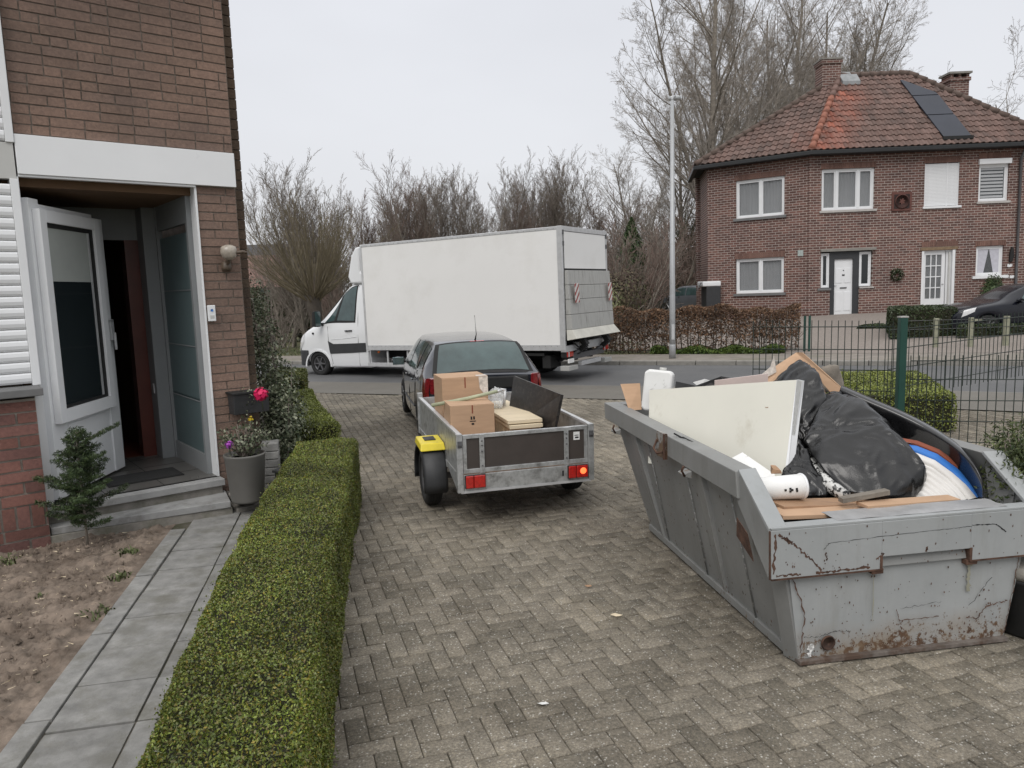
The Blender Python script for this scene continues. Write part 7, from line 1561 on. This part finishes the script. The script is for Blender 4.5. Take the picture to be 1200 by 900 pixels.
def conc_posts():
    o=thing('post_wire_fence','low fence of pale concrete posts and wires before the far hedges','fence',(0,0,0)); tops=[]
    for px,py0,py1 in ((1096,373,408),(1137,374,407.5),(1178,371,406),(1222,370,404),(1266,368,402)):
        g_=gg(px,py1,.08); h=.76; box('post',M['post_wood'],o,g_.x-.055,g_.x+.055,g_.y-.05,g_.y+.05,g_.z-.1,g_.z+h,bevel=.012); tops.append(g_)
    g0=gg(1050,409,.08); tops=[g0]+tops
    for h in (.28,.5,.72):
        for a,b_ in zip(tops,tops[1:]): MB().tube([a+Vector((0,-.06,h)),b_+Vector((0,-.06,h))],.006,4).build('wire',M['rimdark'],o,recenter=False)
    a=tops[2]; MB().bar(a+Vector((0,-.06,.70)),a+Vector((.22,-.06,.70)),.05,.05).build('stub_rail',M['post_wood'],o,recenter=False)
    # left: similar posts by the truck
    o=thing('post_wire_fence','pale posts with wire beside the pavement in front of the truck','fence',(0,0,0)); tops=[]
    for px in (290,312,333,345.5,368): g_=gg(px,404-(px-333)*.05,.05); tops.append(g_); box('post',M['post_wood'],o,g_.x-.09,g_.x+.09,g_.y-.06,g_.y+.06,g_.z-.1,g_.z+.72,bevel=.015)
    for h in (.2,.42,.62):
        for a,b_ in zip(tops,tops[1:]): MB().tube([a+Vector((0,-.07,h)),b_+Vector((0,-.07,h))],.008,4).build('wire',M['rimdark'],o,recenter=False)
conc_posts()
def far_fence():
    o=thing('mesh_fence','dark green double post and wire mesh along the far forecourt','fence',(0,0,0)); a=gg(935,413,.1); b_=gg(1045,410,.1)
    for px in (942.5,948): g_=gg(px,412,.1); box('post',M['greenmetal'],o,g_.x-.025,g_.x+.025,g_.y-.02,g_.y+.02,g_.z,g_.z+.95)
far_fence()
# ---- street lamp
o=thing('street_lamp','tall slim grey street lamp post on the far pavement','street lamp',gg(788,420,.1))
b=MB().tube([(0,0,0),(0,0,1.2),(0,0,6.55)],[.078,.075,.045],14); b.build('pole',M['lamppost'],o); MB().lathe((0,0,0),[(.09,0),(.085,.35),(.078,.37)],14).build('foot_sleeve',M['lamppost'],o); box('door_plate',M['alu'],o,-.04,.04,-.085,-.07,.5,.9,bevel=.004)
MB().tube([(0,0,6.5),(0,0,6.62),(.05,.05,6.66),(.10,.10,6.68)],[.04,.035,.03,.03],8).build('bracket',M['lamppost'],o); MB().lathe((.14,.3,6.62),[(.05,0),(.17,.02),(.16,.10),(.05,.13)],18,sq=.6).build('lantern',M['galv'],o)
# ---- cars across the road
def far_car(lab,loc,rz,paint,tab,arch,rw,wins,wheelr=.32,rim='rim',spokes=10):
    root=thing('parked_car',lab,'car',loc,rz); L=Loft(tab,arch,rw); L.body(60,20).build('body',M[paint],root)
    for s in (1,-1):
        for a in arch: wheel(root,a,s*.76,wheelr,.2,rim,spokes,s,rr=.7)
        for wn in wins: L.patch('side_window',M['carglass'],root,wn,s,.008)
        L.patch('headlight',M['whitelens'],root,((tab[-1][0]-.22,.38),(tab[-1][0]-.55,.44),(tab[-1][0]-.62,.54),(tab[-1][0]-.30,.52)),s,.010); L.patch('tail_light',M['darkred'],root,((.03,.34),(.32,.38),(.28,.50),(.03,.50)),s,.01)
        L.strip('door_seam',M['black'],root,[(2.0,.08),(2.0,.3),(2.0,.5)],.005,s); L.strip('door_seam',M['black'],root,[(3.05,.10),(3.08,.3),(2.98,.5)],.005,s); L.strip('chrome_strip',M['alu'],root,[(1.0+.25*k,.09) for k in range(9)],.012,s)
        x=2.95; y=.95*s; mi=thing('wing_mirror',None,None); mi.parent=root; mi.location=(x,y,1.02); MB().lathe((0,0,0),[(.02,-.11),(.08,-.07),(.09,.02),(.05,.09)],14,'y',sq=.75).build('shell',M[paint],mi); MB().bar((.0,-.15*s,-.05),(.0,0,0),.03).build('arm',M['black'],mi)
    box('underbody',M['black'],root,.3,tab[-1][0]-.3,-.7,.7,.15,.42)
    return root,L
tabA=[(0,.36,.98,1.02,.78,.60),(.12,.30,1.0,1.10,.84,.60),(.5,.27,1.0,1.30,.88,.60),(1.0,.25,.99,1.42,.90,.60),(1.7,.24,.97,1.47,.905,.60),(2.4,.24,.95,1.43,.905,.60),(2.9,.24,.93,1.25,.90,.60),(3.35,.24,.92,1.02,.89,.66),(3.9,.24,.86,.93,.87,.62),(4.4,.25,.76,.82,.80,.50),(4.62,.30,.62,.68,.66,.40),(4.68,.36,.55,.58,.5,.3)]
g_=gg(1158,396); 
rc,L_=far_car('black car parked nose left in front of the far house',(g_.x+3.66,g_.y+.75,g_.z),180,'blackpaint',tabA,(.9,3.75),.36,[((2.95,.52),(2.05,.53),(2.1,.76),(2.62,.74)),((1.98,.53),(.95,.54),(1.05,.74),(2.03,.76))])
g_=Vector((*atx(812,37),0)); g_.z=gz(g_.x,g_.y)-.12
rs,_=far_car('silver grey car half hidden behind the beech hedge',(g_.x+1.0,g_.y-1.8,g_.z),120,'silverpaint',[(0,.36,.95,1.0,.76,.60),(.10,.30,.97,1.25,.82,.62),(.4,.27,.98,1.42,.84,.62),(1.0,.25,.97,1.48,.85,.62),(2.0,.24,.96,1.48,.85,.62),(2.6,.24,.94,1.36,.85,.60),(3.1,.24,.92,1.02,.84,.62),(3.7,.25,.82,.9,.80,.55),(3.95,.3,.66,.7,.7,.4)],(.7,3.2),.34,[((2.7,.52),(1.75,.53),(1.8,.76),(2.45,.74)),((1.68,.53),(.5,.54),(.6,.74),(1.73,.76))])
o=thing('covered_trailer','white roofed trailer standing behind the silver grey car','trailer',(*atx(834,30.0),gz(*atx(834,30.0))+.0),0)
box('body',M['dark_plastic'],o,-.30,.62,-.5,.8,.3,1.34,bevel=.03); box('roof',M['white_pvc'],o,-.55,.62,-.55,.85,1.35,1.55,bevel=.05); MB().tube([(-.62,-.4,1.5),(-.95,-.6,1.2)],.03,6).build('strut',M['rimdark'],o)
for s in (-1,1): wheel(o,0,s*.75,.28,.15,'rimdark',0,s)
o.scale=(.62,.62,1); o.location.x-=.12
# ---- left distance: house with dark and red roofs
def left_house():
    x,y=atx(306,46); o=thing('distant_house','low brick house with dark and red roofs left of the bare trees','house',(x,y,gz(x,y)))
    box('wall',M['farbrick'],o,-8,1.4,0,7,0,2.9); MB().prism([(-.4,2.85),(3.5,5.0),(7.4,2.85)],'x',-8.3,1.7).build('roof',M['housetile_red'],o)
    b=MB().prism([(4.,3.0),(8.,6.0),(12.,3.0)],'x',-8.,2.3).build('roof',M['housetile_dark'],o); box('wall',M['farbrick'],o,-7.8,2.1,4.3,11.7,0,3.1)
    w=thing('window',None,None); w.parent=o; box('frame',M['white_pvc'],w,-1.2,.2,-.06,.0,1.0,2.2); box('pane',M['darkglass'],w,-1.1,.1,-.08,-.061,1.1,2.1)
left_house()
# white line at the near edge of the road, right hand side
V=[];Fq=[]
for i in range(41):
    u=5.2+i*.8
    for v in (14.55,14.70): x,y=xy(u,v); V.append((x,y,gz(x,y)+.005))
for i in range(40): Fq.append((2*i,2*i+2,2*i+3,2*i+1))
link('road_marking',npmesh('road_marking',V,Fq),mat('worn_white_line',(.42,.42,.40),.8,.15,4,dirt=(.13,.13,.12),dirtscale=7,dirtpos=(.45,.6),world=True),None,'structure')
# ================================================================ THE GREEN MESH FENCE BEYOND THE SKIP
def mesh_fence():
    o=thing('mesh_fence','green wire mesh fence with one thick square post behind the skip','fence',(3.72,7.0,0))
    X0,Y0=3.72,7.0
    gp_=P(1058,372,7.0); box('post',M['greenmetal'],o,-.034,.034,-.034,.034,0,gp_.z,bevel=.006); box('post_cap',M['sillpale'],o,-.037,.037,-.037,.037,gp_.z,gp_.z+.012)
    unit=MB().tube([(0,0,0),(0,0,1)],.0042,5,True,False); me=None
    def panel(p0,p1,z0,z1a,z1b,n,rows):
        nonlocal me
        p0=Vector(p0)-Vector((X0,Y0)); p1=Vector(p1)-Vector((X0,Y0))
        for i in range(n):
            t=i/(n-1); q=p0.lerp(p1,t); zt=z1a+(z1b-z1a)*t
            if me is None: w=unit.build('upright_wire',M['fencewire'],o); me=w.data
            else: w=link('upright_wire',me,None,o)
            w.location=(q.x,q.y,z0); w.scale=(1,1,zt+.03-z0)
        for h in rows:
            a=p0.to_3d();b_=p1.to_3d(); a.z=h; b_.z=h+(z1b-z1a)*.5
            MB().tube([a+Vector((0,-.006,0)),b_+Vector((0,-.006,0))],.005,5).build('cross_wire',M['fencewire'],o,recenter=False)
    zA=P(960,377,7.6).z; panel((2.42,7.35),(3.64,7.02),.05,zA+.02,gp_.z-.06,22,(.25,.45,.65,.85,1.05,1.25,1.45,zA-.02))
    zB=P(1130,421,6.8).z; panel((3.80,6.98),(5.6,6.55),.05,zB,zB,26,(.15,.35,.55,.75,.95,1.15,zB-.02))
    # second, further panel running on at the height of the first
    zC=P(1100,376,8.2).z; panel((3.80,7.4),(6.3,8.9),.9,zC-.02,zC+.02,34,(1.0,1.2,1.4,zC-.03))
mesh_fence()
shrub('conifer_bush','feathery green conifer bush at the right edge touching the skip','bush',(3.22,4.42,0),[(0,0,.62,.30,.40,.5,5200),(-.16,-.04,.86,.20,.26,.22,3400),(.0,.1,1.02,.22,.3,.2,2200)],M['conifer2'] if 'conifer2' in M else M['conifer'],.036,51,30,aspect=.28)
b=MB(); b.tube([P(965,446,5.75),P(974,432,5.7),P(985,452,5.6)],[.05,.085,.05],14); c=P(974,440,5.7); b=hullblob([c+Vector(v) for v in ((-.09,-.03,-.12),(.09,-.03,-.14),(.09,.06,-.14),(-.09,.06,-.12),(-.08,-.03,.06),(.05,-.03,.09),(.08,.05,.02),(-.07,.05,.07))],12,3,.02,9,.6,.2); b.build('carpet_piece',M['bark'],cat='carpet',label='rough brown carpet piece sticking up behind the cardboard peak')
